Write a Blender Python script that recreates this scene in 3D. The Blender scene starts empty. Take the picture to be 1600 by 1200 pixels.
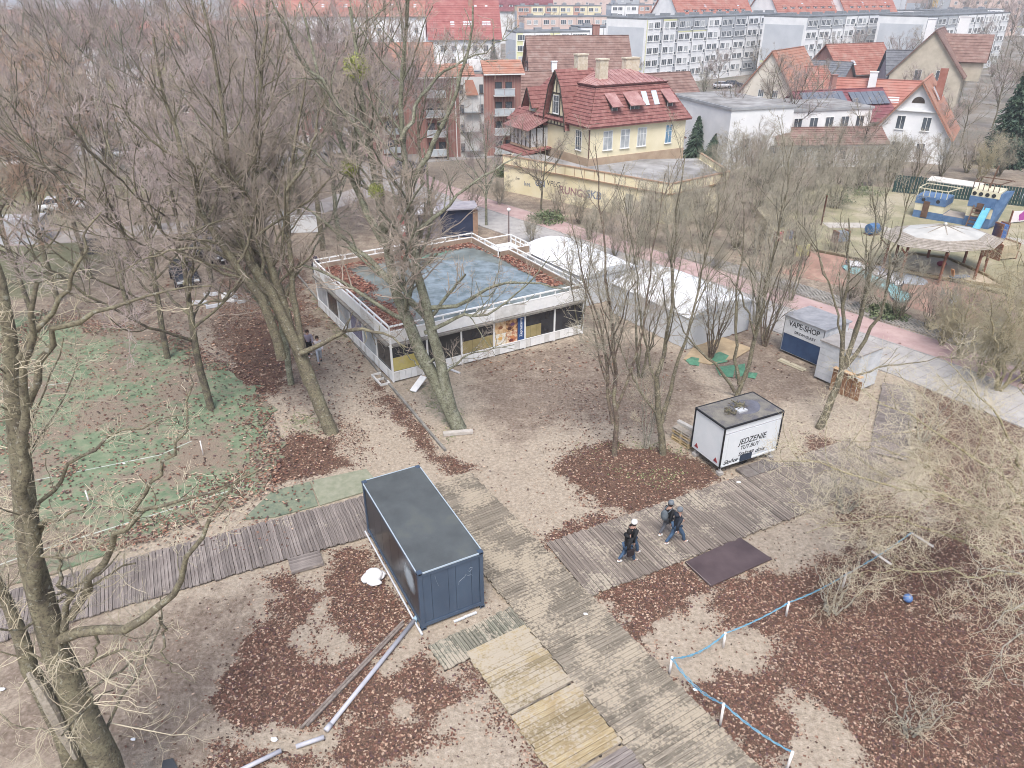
import bpy, math, random
import numpy as np
from mathutils import Vector, Matrix
R = math.radians
random.seed(7); RNG = np.random.default_rng(7)
SC = bpy.context.scene
COL = SC.collection

# ------------------------------------------------------------------ camera, light
cam = bpy.data.cameras.new('camera'); camo = bpy.data.objects.new('camera', cam); COL.objects.link(camo)
CAM_H, PITCH, FPX = 19.91, 0.49019, 1154.5
camo.location = (0, 0, CAM_H); camo.rotation_euler = (math.pi/2 - PITCH, 0, 0)
cam.sensor_width = 36; cam.lens = 36*FPX/1600; cam.clip_end = 6000; cam.clip_start = .1
SC.camera = camo
SUN_EL, SUN_AZ = R(60), R(185)
w = bpy.data.worlds.new('World'); SC.world = w; w.use_nodes = True
nt = w.node_tree; sky = nt.nodes.new('ShaderNodeTexSky'); sky.sky_type = 'NISHITA'; sky.sun_disc = False
sky.sun_elevation = SUN_EL; sky.sun_rotation = SUN_AZ; sky.air_density = 1.0; sky.dust_density = 4.0; sky.ozone_density = 1.0
bg = nt.nodes['Background']; bg.inputs[1].default_value = 0.125
nt.links.new(sky.outputs[0], bg.inputs[0])
sl = bpy.data.lights.new('sun', 'SUN'); sl.energy = 1.5; sl.angle = R(22); sl.color = (1, .99, .985)
so = bpy.data.objects.new('sun', sl); COL.objects.link(so)
sdir = Vector((math.sin(SUN_AZ)*math.cos(SUN_EL), math.cos(SUN_AZ)*math.cos(SUN_EL), math.sin(SUN_EL)))
so.rotation_euler = sdir.to_track_quat('Z', 'Y').to_euler(); so.location = (0, 0, 60)
SC.view_settings.view_transform = 'Standard'; SC.view_settings.look = 'None'
SC.view_settings.exposure = 1.0; SC.view_settings.gamma = 1; SC.view_settings.use_curve_mapping = False
SC.cycles.max_bounces = 5; SC.cycles.diffuse_bounces = 3; SC.cycles.transparent_max_bounces = 8
SC.cycles.volume_bounces = 0; SC.cycles.filter_width = 1.0

# ------------------------------------------------------------------ survey helpers: bearings from the drone to metres on the ground
_fw = np.array([0, math.cos(PITCH), -math.sin(PITCH)]); _up = np.array([0, math.sin(PITCH), math.cos(PITCH)])
def _ray(px, py): return _fw + np.array([1, 0, 0])*(px-800)/FPX + _up*(600-py)/FPX
def G(px, py, z=0.):
    d = _ray(px, py); t = (z-CAM_H)/d[2]; return np.array([0, 0, CAM_H]) + d*t
def Z(px, py, Y):
    d = _ray(px, py); return np.array([0, 0, CAM_H]) + d*(Y/d[1])
def g2(px, py, z=0.): return tuple(G(px, py, z)[:2])

# ------------------------------------------------------------------ materials
def srgb(h):
    h = h.lstrip('#'); v = [int(h[i:i+2], 16)/255 for i in (0, 2, 4)]
    v = [((c/12.92) if c <= .04045 else ((c+.055)/1.055)**2.4) for c in v]
    l = .2126*v[0]+.7152*v[1]+.0722*v[2]; k = SAT
    return tuple(max(0., l+(c-l)*k) for c in v) + (1,)
_mats = {}
SAT = .78
class NT:
    def __init__(s, m):
        m.use_nodes = True; s.t = m.node_tree; s.b = s.t.nodes['Principled BSDF']
    def n(s, kind, **kw):
        x = s.t.nodes.new(kind)
        for k, v in kw.items():
            if k.startswith('i_'): x.inputs[int(k[2:])].default_value = v
            else: setattr(x, k, v)
        return x
    def l(s, a, b): s.t.links.new(a, b)
    def pos(s): 
        return s.n('ShaderNodeNewGeometry').outputs['Position']
    def noise(s, scale, detail=4, vec=None, rough=.6):
        x = s.n('ShaderNodeTexNoise'); x.inputs['Scale'].default_value = scale; x.inputs['Detail'].default_value = detail; x.inputs['Roughness'].default_value = rough
        s.l(vec if vec is not None else s.pos(), x.inputs['Vector']); return x.outputs['Fac']
    def ramp(s, fac, stops):
        x = s.n('ShaderNodeValToRGB'); s.l(fac, x.inputs[0]); e = x.color_ramp.elements
        while len(e) < len(stops): e.new(.5)
        for q, (p, c) in zip(e, stops): q.position = p; q.color = c if len(c) == 4 else tuple(c)+(1,)
        return x.outputs[0]
    def mix(s, f, a, b, mode='MIX'):
        x = s.n('ShaderNodeMix', data_type='RGBA', blend_type=mode)
        for v, i in ((f, 0), (a, 6), (b, 7)):
            if hasattr(v, 'is_output'): s.l(v, x.inputs[i])
            else: x.inputs[i].default_value = v
        return x.outputs[2]
    def math(s, op, a, b=0., c=0.):
        x = s.n('ShaderNodeMath', operation=op)
        for i, v in enumerate((a, b, c)):
            if hasattr(v, 'is_output'): s.l(v, x.inputs[i])
            else: x.inputs[i].default_value = v
        return x.outputs[0]
    def bump(s, h, dist=.02, st=.6):
        x = s.n('ShaderNodeBump'); x.inputs['Distance'].default_value = dist; x.inputs['Strength'].default_value = st
        s.l(h, x.inputs['Height']); s.l(x.outputs[0], s.b.inputs['Normal'])
def mat(name, c1, c2=None, scale=3., rough=.8, bump=0., bscale=30., metal=0., rnd=0., spec=.3, c3=None, lo=.35, hi=.65):
    if name in _mats: return _mats[name]
    m = bpy.data.materials.new(name); t = NT(m); b = t.b
    c1 = srgb(c1) if isinstance(c1, str) else c1; 
    b.inputs['Roughness'].default_value = rough; b.inputs['Metallic'].default_value = metal
    b.inputs['Specular IOR Level'].default_value = spec
    col = None
    if c2 is not None:
        c2 = srgb(c2) if isinstance(c2, str) else c2
        st = [(lo, c1), (hi, c2)]
        if c3 is not None: st = [(lo, c1), ((lo+hi)/2, c2), (hi, srgb(c3) if isinstance(c3, str) else c3)]
        col = t.ramp(t.noise(scale), st)
    if rnd > 0:
        oi = t.n('ShaderNodeObjectInfo'); v = t.math('MULTIPLY_ADD', oi.outputs['Random'], 2*rnd, 1-rnd)
        h = t.n('ShaderNodeHueSaturation'); t.l(v, h.inputs['Value'])
        if col is not None: t.l(col, h.inputs['Color'])
        else: h.inputs['Color'].default_value = c1
        col = h.outputs[0]
    if col is not None: t.l(col, b.inputs['Base Color'])
    else: b.inputs['Base Color'].default_value = c1
    if bump > 0: t.bump(t.noise(bscale, 3), bump)
    _mats[name] = m; return m
def attr_mat(name, attr='leafcol', rough=.8):
    m = bpy.data.materials.new(name); t = NT(m); a = t.n('ShaderNodeAttribute', attribute_name=attr)
    t.l(a.outputs['Color'], t.b.inputs['Base Color']); t.b.inputs['Roughness'].default_value = rough; t.b.inputs['Specular IOR Level'].default_value = .2
    _mats[name] = m; return m

# ------------------------------------------------------------------ object helpers
def tag(o, label=None, cat=None, group=None, kind=None):
    if label: o['label'] = label
    if cat: o['category'] = cat
    if group: o['group'] = group
    if kind: o['kind'] = kind
    return o
def empty(name, loc=(0, 0, 0), rz=0., parent=None):
    o = bpy.data.objects.new(name, None); COL.objects.link(o); o.location = loc; o.rotation_euler = (0, 0, rz); o.empty_display_size = .3
    if parent: o.parent = parent
    return o
def link(name, me, parent=None, loc=None, rz=None, label=None):
    o = bpy.data.objects.new(name, me); COL.objects.link(o)
    if parent is not None: o.parent = parent
    if loc is not None: o.location = loc
    if rz is not None: o.rotation_euler = (0, 0, rz)
    if label: o['label'] = label
    return o
def thing(name, label, cat, loc=(0, 0, 0), rz=0., group=None):
    return tag(empty(name, loc, rz), label, cat, group)
class MB:
    def __init__(s): s.v = []; s.f = []; s.mi = []; s.m = 0
    def add(s, vs, fs):
        o = len(s.v); s.v += [tuple(float(c) for c in v) for v in vs]; s.f += [tuple(i+o for i in f) for f in fs]; s.mi += [s.m]*len(fs); return s
    def box(s, x0, y0, z0, x1, y1, z1):
        return s.add([(x0,y0,z0),(x1,y0,z0),(x1,y1,z0),(x0,y1,z0),(x0,y0,z1),(x1,y0,z1),(x1,y1,z1),(x0,y1,z1)],
                     [(0,3,2,1),(4,5,6,7),(0,1,5,4),(1,2,6,5),(2,3,7,6),(3,0,4,7)])
    def obox(s, c, half, M):   # oriented box, M 3x3 columns
        c = np.array(c); vs = []
        for z in (-1, 1):
            for x, y in ((-1,-1),(1,-1),(1,1),(-1,1)): vs.append(c + M @ np.array([x*half[0], y*half[1], z*half[2]]))
        return s.add(vs, [(0,3,2,1),(4,5,6,7),(0,1,5,4),(1,2,6,5),(2,3,7,6),(3,0,4,7)])
    def beam(s, a, b, w, h=None, upv=(0, 0, 1)):
        a = np.array(a, float); b = np.array(b, float); d = b-a; L = np.linalg.norm(d)
        if L < 1e-6: return s
        d /= L; u = np.cross(np.array(upv, float), d)
        if np.linalg.norm(u) < 1e-3: u = np.cross(np.array([1., 0, 0]), d)
        u /= np.linalg.norm(u); v = np.cross(d, u)
        return s.obox((a+b)/2, (L/2, w/2, (h or w)/2), np.stack([d, u, v], 1))
    def tube(s, pts, r, k=8, cap=True):
        P = np.array(pts, float)[None]; rr = np.full((1, len(pts)), r) if np.isscalar(r) else np.array(r, float)[None]
        V, F = tubes(P, rr, k); s.add(V, [tuple(f) for f in F])
        if cap:
            n = len(s.v); s.f.append(tuple(range(n-k, n))); s.mi.append(s.m)
            s.f.append(tuple(range(n-k*len(pts)+k-1, n-k*len(pts)-1, -1))); s.mi.append(s.m)
        return s
    def quad(s, a, b, c, d): return s.add([a, b, c, d], [(0, 1, 2, 3)])
    def poly(s, pts, z0, z1):  # prism
        n = len(pts); A = sum(pts[i][0]*pts[(i+1)%n][1]-pts[(i+1)%n][0]*pts[i][1] for i in range(n))
        if A < 0: pts = pts[::-1]
        return s.add([(p[0],p[1],z0) for p in pts]+[(p[0],p[1],z1) for p in pts],
                     [tuple(range(n-1,-1,-1)), tuple(range(n, 2*n))]+[(i,(i+1)%n,n+(i+1)%n,n+i) for i in range(n)])
    def prismx(s, prof, x0, x1):  # profile in (y,z) extruded along x
        n = len(prof)
        return s.add([(x0,p[0],p[1]) for p in prof]+[(x1,p[0],p[1]) for p in prof],
                     [tuple(range(n-1,-1,-1)), tuple(range(n,2*n))]+[(i,(i+1)%n,n+(i+1)%n,n+i) for i in range(n)])
    def prismy(s, prof, y0, y1):
        n = len(prof)
        return s.add([(p[0],y0,p[1]) for p in prof]+[(p[0],y1,p[1]) for p in prof],
                     [tuple(range(n)), tuple(range(2*n-1,n-1,-1))]+[(i,n+i,n+(i+1)%n,(i+1)%n) for i in range(n)])
    def slab(s, a, b, c, d, t):  # thick quad, thickness downwards along normal
        a, b, c, d = (np.array(p, float) for p in (a, b, c, d)); n = np.cross(b-a, d-a); n /= np.linalg.norm(n)
        if n[2] < 0: n = -n
        lo = [p-n*t for p in (a, b, c, d)]
        return s.add([a, b, c, d]+lo, [(0,1,2,3),(7,6,5,4),(0,4,5,1),(1,5,6,2),(2,6,7,3),(3,7,4,0)])
    def courses(s, bl, br, tr, tl, n, th=.05):  # overlapping tile courses on a roof plane (bottom-left, bottom-right, top-right, top-left)
        bl, br, tr, tl = (np.array(p, float) for p in (bl, br, tr, tl))
        nn = np.cross(br-bl, tl-bl); nn /= np.linalg.norm(nn)
        if nn[2] < 0: nn = -nn
        for i in range(n):
            t0, t1 = i/n, (i+1)/n
            a = bl+(tl-bl)*t0; b = br+(tr-br)*t0; c = br+(tr-br)*t1; d = bl+(tl-bl)*t1
            s.add([a+nn*th*1.6, b+nn*th*1.6, c+nn*th*.6, d+nn*th*.6, a, b], [(0,1,2,3), (4,5,1,0)])
        return s
    def ico(s, c, r, sub=2, sc=(1, 1, 1), jit=0., rng=None):
        import bmesh
        bm = bmesh.new(); bmesh.ops.create_icosphere(bm, subdivisions=sub, radius=1)
        vs = [(v.co.x, v.co.y, v.co.z) for v in bm.verts]; fs = [tuple(v.index for v in f.verts) for f in bm.faces]; bm.free()
        out = []
        for v in vs:
            k = 1+(jit*(rng or random).uniform(-1, 1) if jit else 0)
            out.append((c[0]+v[0]*r*sc[0]*k, c[1]+v[1]*r*sc[1]*k, c[2]+v[2]*r*sc[2]*k))
        return s.add(out, fs)
    def mesh(s, name, mats, smooth=False):
        me = bpy.data.meshes.new(name); me.from_pydata(s.v, [], s.f)
        for m in (mats if isinstance(mats, (list, tuple)) else [mats]): me.materials.append(m)
        if s.m: me.polygons.foreach_set('material_index', s.mi)
        if smooth: me.polygons.foreach_set('use_smooth', [True]*len(s.f))
        me.update(); return me
    def obj(s, name, mats, parent=None, smooth=False, **kw):
        return link(name, s.mesh(name, mats, smooth), parent, **kw)
def npmesh(name, V, F, mat_, smooth=False):
    me = bpy.data.meshes.new(name); V = np.ascontiguousarray(V, np.float32); F = np.ascontiguousarray(F, np.int32)
    me.vertices.add(len(V)); me.vertices.foreach_set('co', V.ravel())
    k = F.shape[1]; me.loops.add(F.size); me.loops.foreach_set('vertex_index', F.ravel())
    me.polygons.add(len(F)); me.polygons.foreach_set('loop_start', np.arange(0, F.size, k, dtype=np.int32))
    if smooth: me.polygons.foreach_set('use_smooth', np.ones(len(F), bool))
    me.materials.append(mat_); me.update(calc_edges=True); return me
def tubes(P, Rr, k):
    B, n, _ = P.shape
    T = np.gradient(P, axis=1) if n > 1 else P*0
    T /= np.linalg.norm(T, axis=2, keepdims=True)+1e-9
    m = P[:, -1]-P[:, 0]; ax = np.argmin(np.abs(m), 1); ref = np.eye(3)[ax][:, None, :]
    U = ref - T*(T*ref).sum(2, keepdims=True); U /= np.linalg.norm(U, axis=2, keepdims=True)+1e-9
    W = np.cross(T, U)
    a = np.arange(k)*2*np.pi/k
    V = P[:, :, None, :] + Rr[:, :, None, None]*(U[:, :, None, :]*np.cos(a)[None, None, :, None] + W[:, :, None, :]*np.sin(a)[None, None, :, None])
    base = (np.arange(B)*n*k)[:, None, None] + (np.arange(n-1)*k)[None, :, None]
    i = np.arange(k)[None, None, :]; j = (np.arange(k)+1) % k; j = j[None, None, :]
    F = np.stack([base+i, base+j, base+k+j, base+k+i], -1).reshape(-1, 4)
    return V.reshape(-1, 3), F
def text_obj(name, s, size, m, parent, loc, rot, bold=0., squeeze=1., shear=0.):
    cu = bpy.data.curves.new(name, 'FONT'); cu.body = s; cu.size = size; cu.extrude = .004; cu.offset = bold; cu.shear = shear
    cu.align_x = 'CENTER'; cu.align_y = 'CENTER'
    tmp = bpy.data.objects.new('tmp', cu); COL.objects.link(tmp)
    me = bpy.data.meshes.new_from_object(tmp.evaluated_get(bpy.context.evaluated_depsgraph_get())); me.name = name
    bpy.data.objects.remove(tmp); me.materials.clear(); me.materials.append(m)
    for v in me.vertices: v.co.x *= squeeze
    o = link(name, me, parent); o.location = loc; o.rotation_euler = rot; return o
def vnoise(x, y, s, seed=0):
    r = np.random.default_rng(seed).random((64, 64)); x = np.asarray(x)/s; y = np.asarray(y)/s
    xi = np.floor(x).astype(int); yi = np.floor(y).astype(int); fx = x-xi; fy = y-yi; fx = fx*fx*(3-2*fx); fy = fy*fy*(3-2*fy)
    g = lambda a, b: r[a % 64, b % 64]
    return (g(xi, yi)*(1-fx)+g(xi+1, yi)*fx)*(1-fy)+(g(xi, yi+1)*(1-fx)+g(xi+1, yi+1)*fx)*fy
def fnoise(x, y, s, seed=0): return .5*vnoise(x, y, s, seed)+.3*vnoise(x, y, s/2.1, seed+1)+.2*vnoise(x, y, s/4.3, seed+2)
def sdf(poly, x, y):
    """signed distance, positive inside"""
    P = np.array(poly, float); n = len(P); d = np.full(x.shape, 1e9); ins = np.zeros(x.shape, bool)
    for i in range(n):
        a = P[i]; b = P[(i+1) % n]; e = b-a; wx = x-a[0]; wy = y-a[1]
        t = np.clip((wx*e[0]+wy*e[1])/(e@e+1e-12), 0, 1); d = np.minimum(d, (wx-e[0]*t)**2+(wy-e[1]*t)**2)
        c = ((a[1] > y) != (b[1] > y)) & (x < (b[0]-a[0])*(y-a[1])/((b[1]-a[1]) if b[1] != a[1] else 1e-9)+a[0]); ins ^= c
    d = np.sqrt(d); return np.where(ins, d, -d)
def pxpoly(l, z=0): return [g2(a, b, z) for a, b in l]
# ------------------------------------------------------------------ ground
def smooth01(t): t = np.clip(t, 0, 1); return t*t*(3-2*t)
LITTER = [  # outlines of leaf drifts, surveyed
 ([(505,885),(522,858),(575,850),(612,915),(640,975),(625,1005),(560,1010),(520,975),(530,930)], .9),
 ([(405,905),(440,890),(490,905),(490,935),(470,965),(435,950)], .85),
 ([(360,1040),(400,980),(450,1005),(520,1020),(600,1005),(625,1010),(580,1060),(500,1130),(470,1150),(425,1135),(380,1150),(350,1100)], 1),
 ([(640,1005),(660,1040),(700,1062),(695,1090),(660,1130),(620,1100),(560,1140),(520,1150),(540,1130),(600,1060)], 1),
 ([(540,1150),(610,1120),(680,1120),(690,1160),(640,1200),(560,1200),(500,1170)], .8),
 ([(330,1150),(380,1155),(430,1160),(500,1160),(520,1210),(300,1210)], .75),
 ([(690,1040),(740,1030),(800,1110),(860,1210),(840,1215),(780,1150),(740,1080)], .6),
 ([(920,930),(1070,885),(1110,918),(1210,880),(1240,900),(1260,960),(1220,970),(1190,985),(1130,985),(1100,930),(1030,950),(960,945)], 1),
 ([(925,935),(960,940),(1000,1000),(1060,1060),(1110,1120),(1180,1180),(1240,1215),(1190,1215),(1100,1120),(1000,1020)], .85),
 ([(1040,1060),(1100,1080),(1130,1050),(1200,1040),(1260,1060),(1230,1100),(1250,1140),(1200,1170),(1140,1130),(1080,1110)], .9),
 ([(1200,960),(1260,950),(1400,940),(1600,960),(1660,1000),(1700,1215),(1360,1215),(1330,1160),(1290,1120),(1240,1090),(1220,1070),(1180,1020),(1250,1010)], 1),
 ([(860,740),(880,700),(960,692),(1050,700),(1110,725),(1140,750),(1100,775),(1040,790),(1000,830),(960,800),(900,770)], .8),
 ([(850,862),(860,845),(960,800),(1050,785),(1110,760),(1120,775),(1040,805),(940,840),(870,865)], .75),
 ([(430,750),(425,700),(455,680),(520,690),(570,720),(560,735),(500,745)], .75),
 ([(590,590),(625,620),(660,660),(700,705),(735,730),(700,738),(660,700),(620,655),(590,620)], .7),
 ([(500,640),(540,650),(600,700),(570,730),(520,715)], .45),
 ([(350,560),(380,500),(450,490),(460,560),(430,620),(370,610)], .65),
 ([(60,690),(180,640),(300,630),(330,650),(200,680),(100,720),(30,730)], .6),
 ([(700,560),(760,560),(900,530),(960,560),(900,600),(780,590)], .22),
 ([(880,600),(1000,590),(1040,640),(1000,690),(900,690),(860,650)], .22),
 ([(1220,890),(1330,850),(1480,830),(1720,860),(1720,1010),(1400,965),(1260,965)], .72),
 ([(1270,680),(1320,690),(1310,720),(1260,710)], .6),
 ([(1170,720),(1290,730),(1400,760),(1500,900),(1380,900),(1290,800)], .55),
 ([(560,590),(600,600),(640,640),(600,650),(560,620)], .35),
 ([(1440,600),(1600,640),(1700,800),(1700,960),(1500,900),(1420,700)], .55),
 ([(340,395),(470,400),(500,500),(440,560),(330,540)], .55),
 ([(0,560),(250,545),(420,600),(400,640),(300,620),(100,650),(0,640)], .3),
]
LITTER = [(pxpoly(p), k) for p, k in LITTER]
def litter_at(x, y, edge=.55):
    n = (fnoise(x, y, 1.6, 3)-.5)*2.4 + (fnoise(x, y, .5, 9)-.5)*1.3
    o = np.zeros(x.shape)
    for p, k in LITTER:
        o = np.maximum(o, k*smooth01((sdf(p, x, y)+n*.8+edge)/(2*edge)))
    return o
GREEN = pxpoly([(-80,480),(60,488),(150,505),(270,520),(330,560),(400,600),(430,690),(428,765),(330,803),(180,862),(60,905),(-80,940)])
MOSS = [pxpoly(p) for p in ([(640,600),(690,590),(720,650),(745,680),(700,690),(660,640)], [(440,650),(500,640),(530,680),(460,690)],
        [(900,700),(960,690),(1050,690),(1100,720),(1060,760),(980,750)], [(455,430),(520,470),(560,540),(540,550),(480,470)], [(330,640),(430,640),(420,690),(350,680)])]
GRASSP = [pxpoly([(-200,170),(110,170),(250,200),(260,260),(130,310),(-200,320)]), pxpoly([(-300,330),(140,320),(200,400),(100,470),(-300,480)])]
SOIL = [pxpoly([(720,560),(960,520),(1080,560),(1120,620),(1060,680),(900,660),(800,700),(740,650)]), pxpoly([(560,380),(340,380),(330,560),(480,640),(520,580),(430,420)]),
        pxpoly([(0,880),(200,960),(420,900),(380,1060),(340,1210),(-60,1210)]), pxpoly([(1100,480),(1240,540),(1320,620),(1180,640),(1080,560)]), pxpoly([(1420,600),(1700,640),(1700,900),(1560,880),(1420,720)])]
xs = np.concatenate([-np.geomspace(1800, 30, 22), np.arange(-29.7, 46, .33), np.geomspace(47, 1800, 22)])
ys = np.concatenate([[-60, -30, -10, 2], np.arange(8, 70, .33), np.geomspace(71, 4500, 26)])
X, Y = np.meshgrid(xs, ys); nx, ny = len(xs), len(ys)
xf, yf = X.ravel(), Y.ravel()
hz = (fnoise(xf, yf, 3., 21)-.5)*.06 + (fnoise(xf, yf, .9, 22)-.5)*.03
hz[(yf > 90) | (np.abs(xf) > 60)] = 0
V = np.stack([xf, yf, hz-.03], 1)
i = (np.arange(ny-1)[:, None]*nx+np.arange(nx-1)[None]).ravel()
F = np.stack([i, i+1, i+nx+1, i+nx], 1)
gm = bpy.data.materials.new('ground_soil'); t = NT(gm)
def A(n): return t.n('ShaderNodeAttribute', attribute_name=n).outputs['Fac']
nf = t.noise(1.1, 6); nm = t.noise(7, 5); ns = t.noise(38, 3)
sand = t.ramp(nm, [(.3, srgb('#8c7e6b')), (.5, srgb('#a2937e')), (.7, srgb('#b2a38f'))])
soil = t.ramp(nm, [(.3, srgb('#6b5c4b')), (.55, srgb('#857464')), (.75, srgb('#9c8c7a'))])
col = t.mix(t.ramp(t.math('ADD', A('soil'), t.math('MULTIPLY_ADD', nf, 2.6, -1.3)), [(.2, (0, 0, 0)), (1.0, (1, 1, 1))]), sand, soil)
speck = t.ramp(ns, [(.60, (0, 0, 0)), (.68, (1, 1, 1))])
col = t.mix(t.math('MULTIPLY', speck, .55), col, srgb('#5d4b40'))
lit = t.ramp(t.noise(30, 3), [(.3, srgb('#48362c')), (.5, srgb('#644a3c')), (.66, srgb('#826650')), (.75, srgb('#9c8369'))])
lm = t.ramp(t.math('ADD', A('litter'), t.math('MULTIPLY_ADD', t.noise(13, 4), 1.3, -.65)), [(.42, (0, 0, 0)), (.58, (1, 1, 1))])
grn = t.ramp(t.noise(9, 5), [(.3, srgb('#4c5a38')), (.5, srgb('#66704a')), (.7, srgb('#857f60'))])
gmk = t.ramp(t.math('ADD', A('moss'), t.math('MULTIPLY_ADD', t.noise(3, 6), 1.6, -.8)), [(.45, (0, 0, 0)), (.75, (1, 1, 1))])
col = t.mix(t.math('MULTIPLY', gmk, .7), col, grn)
far = t.ramp(t.noise(.12, 5), [(.35, srgb('#6b6a5e')), (.5, srgb('#7d7468')), (.65, srgb('#8c8a84'))])
col = t.mix(A('far'), col, far)
col = t.mix(lm, col, lit)
t.l(col, t.b.inputs['Base Color']); t.b.inputs['Roughness'].default_value = .9; t.b.inputs['Specular IOR Level'].default_value = .15
t.bump(t.noise(22, 5), .05, .8)
me = npmesh('ground', V, F, gm, True)
def vattr(me, name, vals):
    a = me.attributes.new(name, 'FLOAT', 'POINT'); a.data.foreach_set('value', np.ascontiguousarray(vals, np.float32))
near = (yf < 72) & (yf > 6) & (np.abs(xf) < 60)
lt = np.zeros(xf.shape); lt[near] = litter_at(xf[near], yf[near]); vattr(me, 'litter', lt)
ms = np.zeros(xf.shape)
for p in MOSS: ms[near] = np.maximum(ms[near], smooth01((sdf(p, xf[near], yf[near])+.5)/1.2)*.6)
for p in GRASSP: ms = np.maximum(ms, smooth01((sdf(p, xf, yf)+1)/3)*.95)
vattr(me, 'moss', ms)
sl_ = np.zeros(xf.shape)
for p in SOIL: sl_[near] = np.maximum(sl_[near], smooth01((sdf(p, xf[near], yf[near])+1)/2.5))
sl_[(yf > 45)] = .7; vattr(me, 'soil', sl_)
vattr(me, 'far', smooth01((yf-75)/40))
ground = link('ground', me); tag(ground, kind='structure')

def sheet(name, pts, z, m, parent=None, th=None, kind='structure'):
    b = MB()
    if th: b.poly(list(pts), z-th, z)
    else: b.add([(p[0], p[1], z) for p in pts], [tuple(range(len(pts)))])
    o = b.obj(name, m, parent)
    if kind and parent is None: o['kind'] = kind
    return o
def ribbon(name, line, off0, off1, z, m, th=None, kind='structure'):
    L = np.array(line, float); T = np.gradient(L, axis=0); T /= np.linalg.norm(T, axis=1, keepdims=True); N = np.stack([T[:, 1], -T[:, 0]], 1)
    a = L+N*off0; c = L+N*off1; b = MB(); n = len(L)
    if th:
        b.add([(p[0], p[1], z-th) for p in a]+[(p[0], p[1], z-th) for p in c]+[(p[0], p[1], z) for p in a]+[(p[0], p[1], z) for p in c],
              sum([[(2*n+i, 2*n+i+1, 3*n+i+1, 3*n+i), (i, i+1, 2*n+i+1, 2*n+i), (n+i+1, n+i, 3*n+i, 3*n+i+1)] for i in range(n-1)], [])+[(0, 2*n, 3*n, n), (n-1, 2*n-1, 4*n-1, 3*n-1)])
    else: b.add([(p[0], p[1], z) for p in a]+[(p[0], p[1], z) for p in c], [(i, i+1, n+i+1, n+i) for i in range(n-1)])
    o = b.obj(name, m)
    if kind: o['kind'] = kind
    return o
# turf pitch (old artificial grass with court lines)
tm = bpy.data.materials.new('artificial_turf'); t = NT(tm)
c = t.ramp(t.noise(1.5, 6), [(.3, srgb('#4f6848')), (.5, srgb('#6a7d5a')), (.7, srgb('#8b8e6e'))])
c = t.mix(t.ramp(t.math('ADD', t.math('MULTIPLY', t.noise(.28, 5), .65), t.math('MULTIPLY', t.noise(3, 6), .35)), [(.46, (0, 0, 0)), (.55, (.92, .92, .92))]), c, t.ramp(t.noise(25, 3), [(.3, srgb('#5f4a3e')), (.5, srgb('#82705e')), (.7, srgb('#96826e'))]))
t.l(c, t.b.inputs['Base Color']); t.b.inputs['Roughness'].default_value = .95; t.bump(t.noise(60, 2), .02)
_g = []
for a, b_ in zip(GREEN, GREEN[1:]+GREEN[:1]):
    a, b_ = np.array(a), np.array(b_); k = max(1, int(np.linalg.norm(b_-a)/.35))
    for i in range(k): p = a+(b_-a)*i/k; q = .55 if p[1] > 27 else .12; _g.append((p[0]+(fnoise(p[0], p[1], 1.3, 31)-.5)*4*q, p[1]+(fnoise(p[0], p[1], 1.1, 32)-.5)*4*q))
pitch = sheet('sports_pitch', _g, .035, tm, th=.1)
lw = mat('court_line', '#b9bdb4', '#8e9a88', 4, .9, lo=.3, hi=.7)
def gline(px0, px1, wd=.07):
    a, b_ = np.array(g2(*px0)), np.array(g2(*px1)); d = (b_-a)/np.linalg.norm(b_-a); n = np.array([-d[1], d[0]])*wd/2
    return [a+n, b_+n, b_-n, a-n]
for a, b_ in (((-60,775),(250,712)), ((250,712),(300,690)), ((20,610),(110,598)), ((-60,905),(60,862)), ((60,862),(400,755))):
    o = sheet('court_line', gline(a, b_), .040, lw, pitch)
mat2 = mat('doormat_turf', '#7a8066', '#8f9079', 3, .95, .02, 50)
sheet('turf_mat', pxpoly([(485,752),(572,733),(585,748),(572,768),(500,790)]), .03, mat2, th=.06)
sheet('turf_mat', pxpoly([(425,768),(484,753),(497,790),(430,808),(380,812)]), .026, mat('doormat_turf_dark', '#61705c', '#7c8268', 3, .95, .02, 50), th=.06)

# ---- pavements and cycle path
PATH = [(40,22),(35.5,29.5),(31,35.6),(27,41.6),(23.5,45.9),(19.2,51.4),(14,57.8),(5,68.6),(-3,78),(-9,86),(-15,97),(-30,122)]
pink = mat('cycle_path_asphalt', '#a58683', '#b69a94', .9, .85, .01, 60)
grey = mat('pavement_slabs', '#94918e', '#aaa6a1', 1.2, .85, .01, 40)
pave = ribbon('pavement', PATH, -5.6, -1.42, .03, grey, th=.1)
ribbon('cycle_path', PATH, -1.3, 1.3, .035, pink, th=.1)
ribbon('kerb', PATH, 1.3, 1.35, .05, mat('kerb_stone', '#8b8987', '#a2a09c', 3, .9), th=.12)
ribbon('kerb', PATH, -1.42, -1.3, .05, _mats['kerb_stone'], th=.12)
# slab joints as geometry: cross joints on the pavement
jm = mat('joint_sand', '#6f6c68')
L = np.array(PATH, float); seg = np.linalg.norm(np.diff(L, axis=0), axis=1); cs = np.r_[0, np.cumsum(seg)]
def along(s, off=0.):
    i = min(np.searchsorted(cs, s, 'right')-1, len(seg)-1); d = (L[i+1]-L[i])/seg[i]; p = L[i]+d*(s-cs[i]); n = np.array([d[1], -d[0]]); return p+n*off, d, n
b = MB(); s_ = 8.
while s_ < 62:
    p, d, n = along(s_); a = p-n*1.5; q = p-n*5.55; w_ = d*.012
    b.quad((*(a-w_), .0335), (*(q-w_), .0335), (*(q+w_), .0335), (*(a+w_), .0335)); s_ += .8
jo = b.obj('slab_joint', jm, pave); jo['kind'] = 'stuff'
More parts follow.
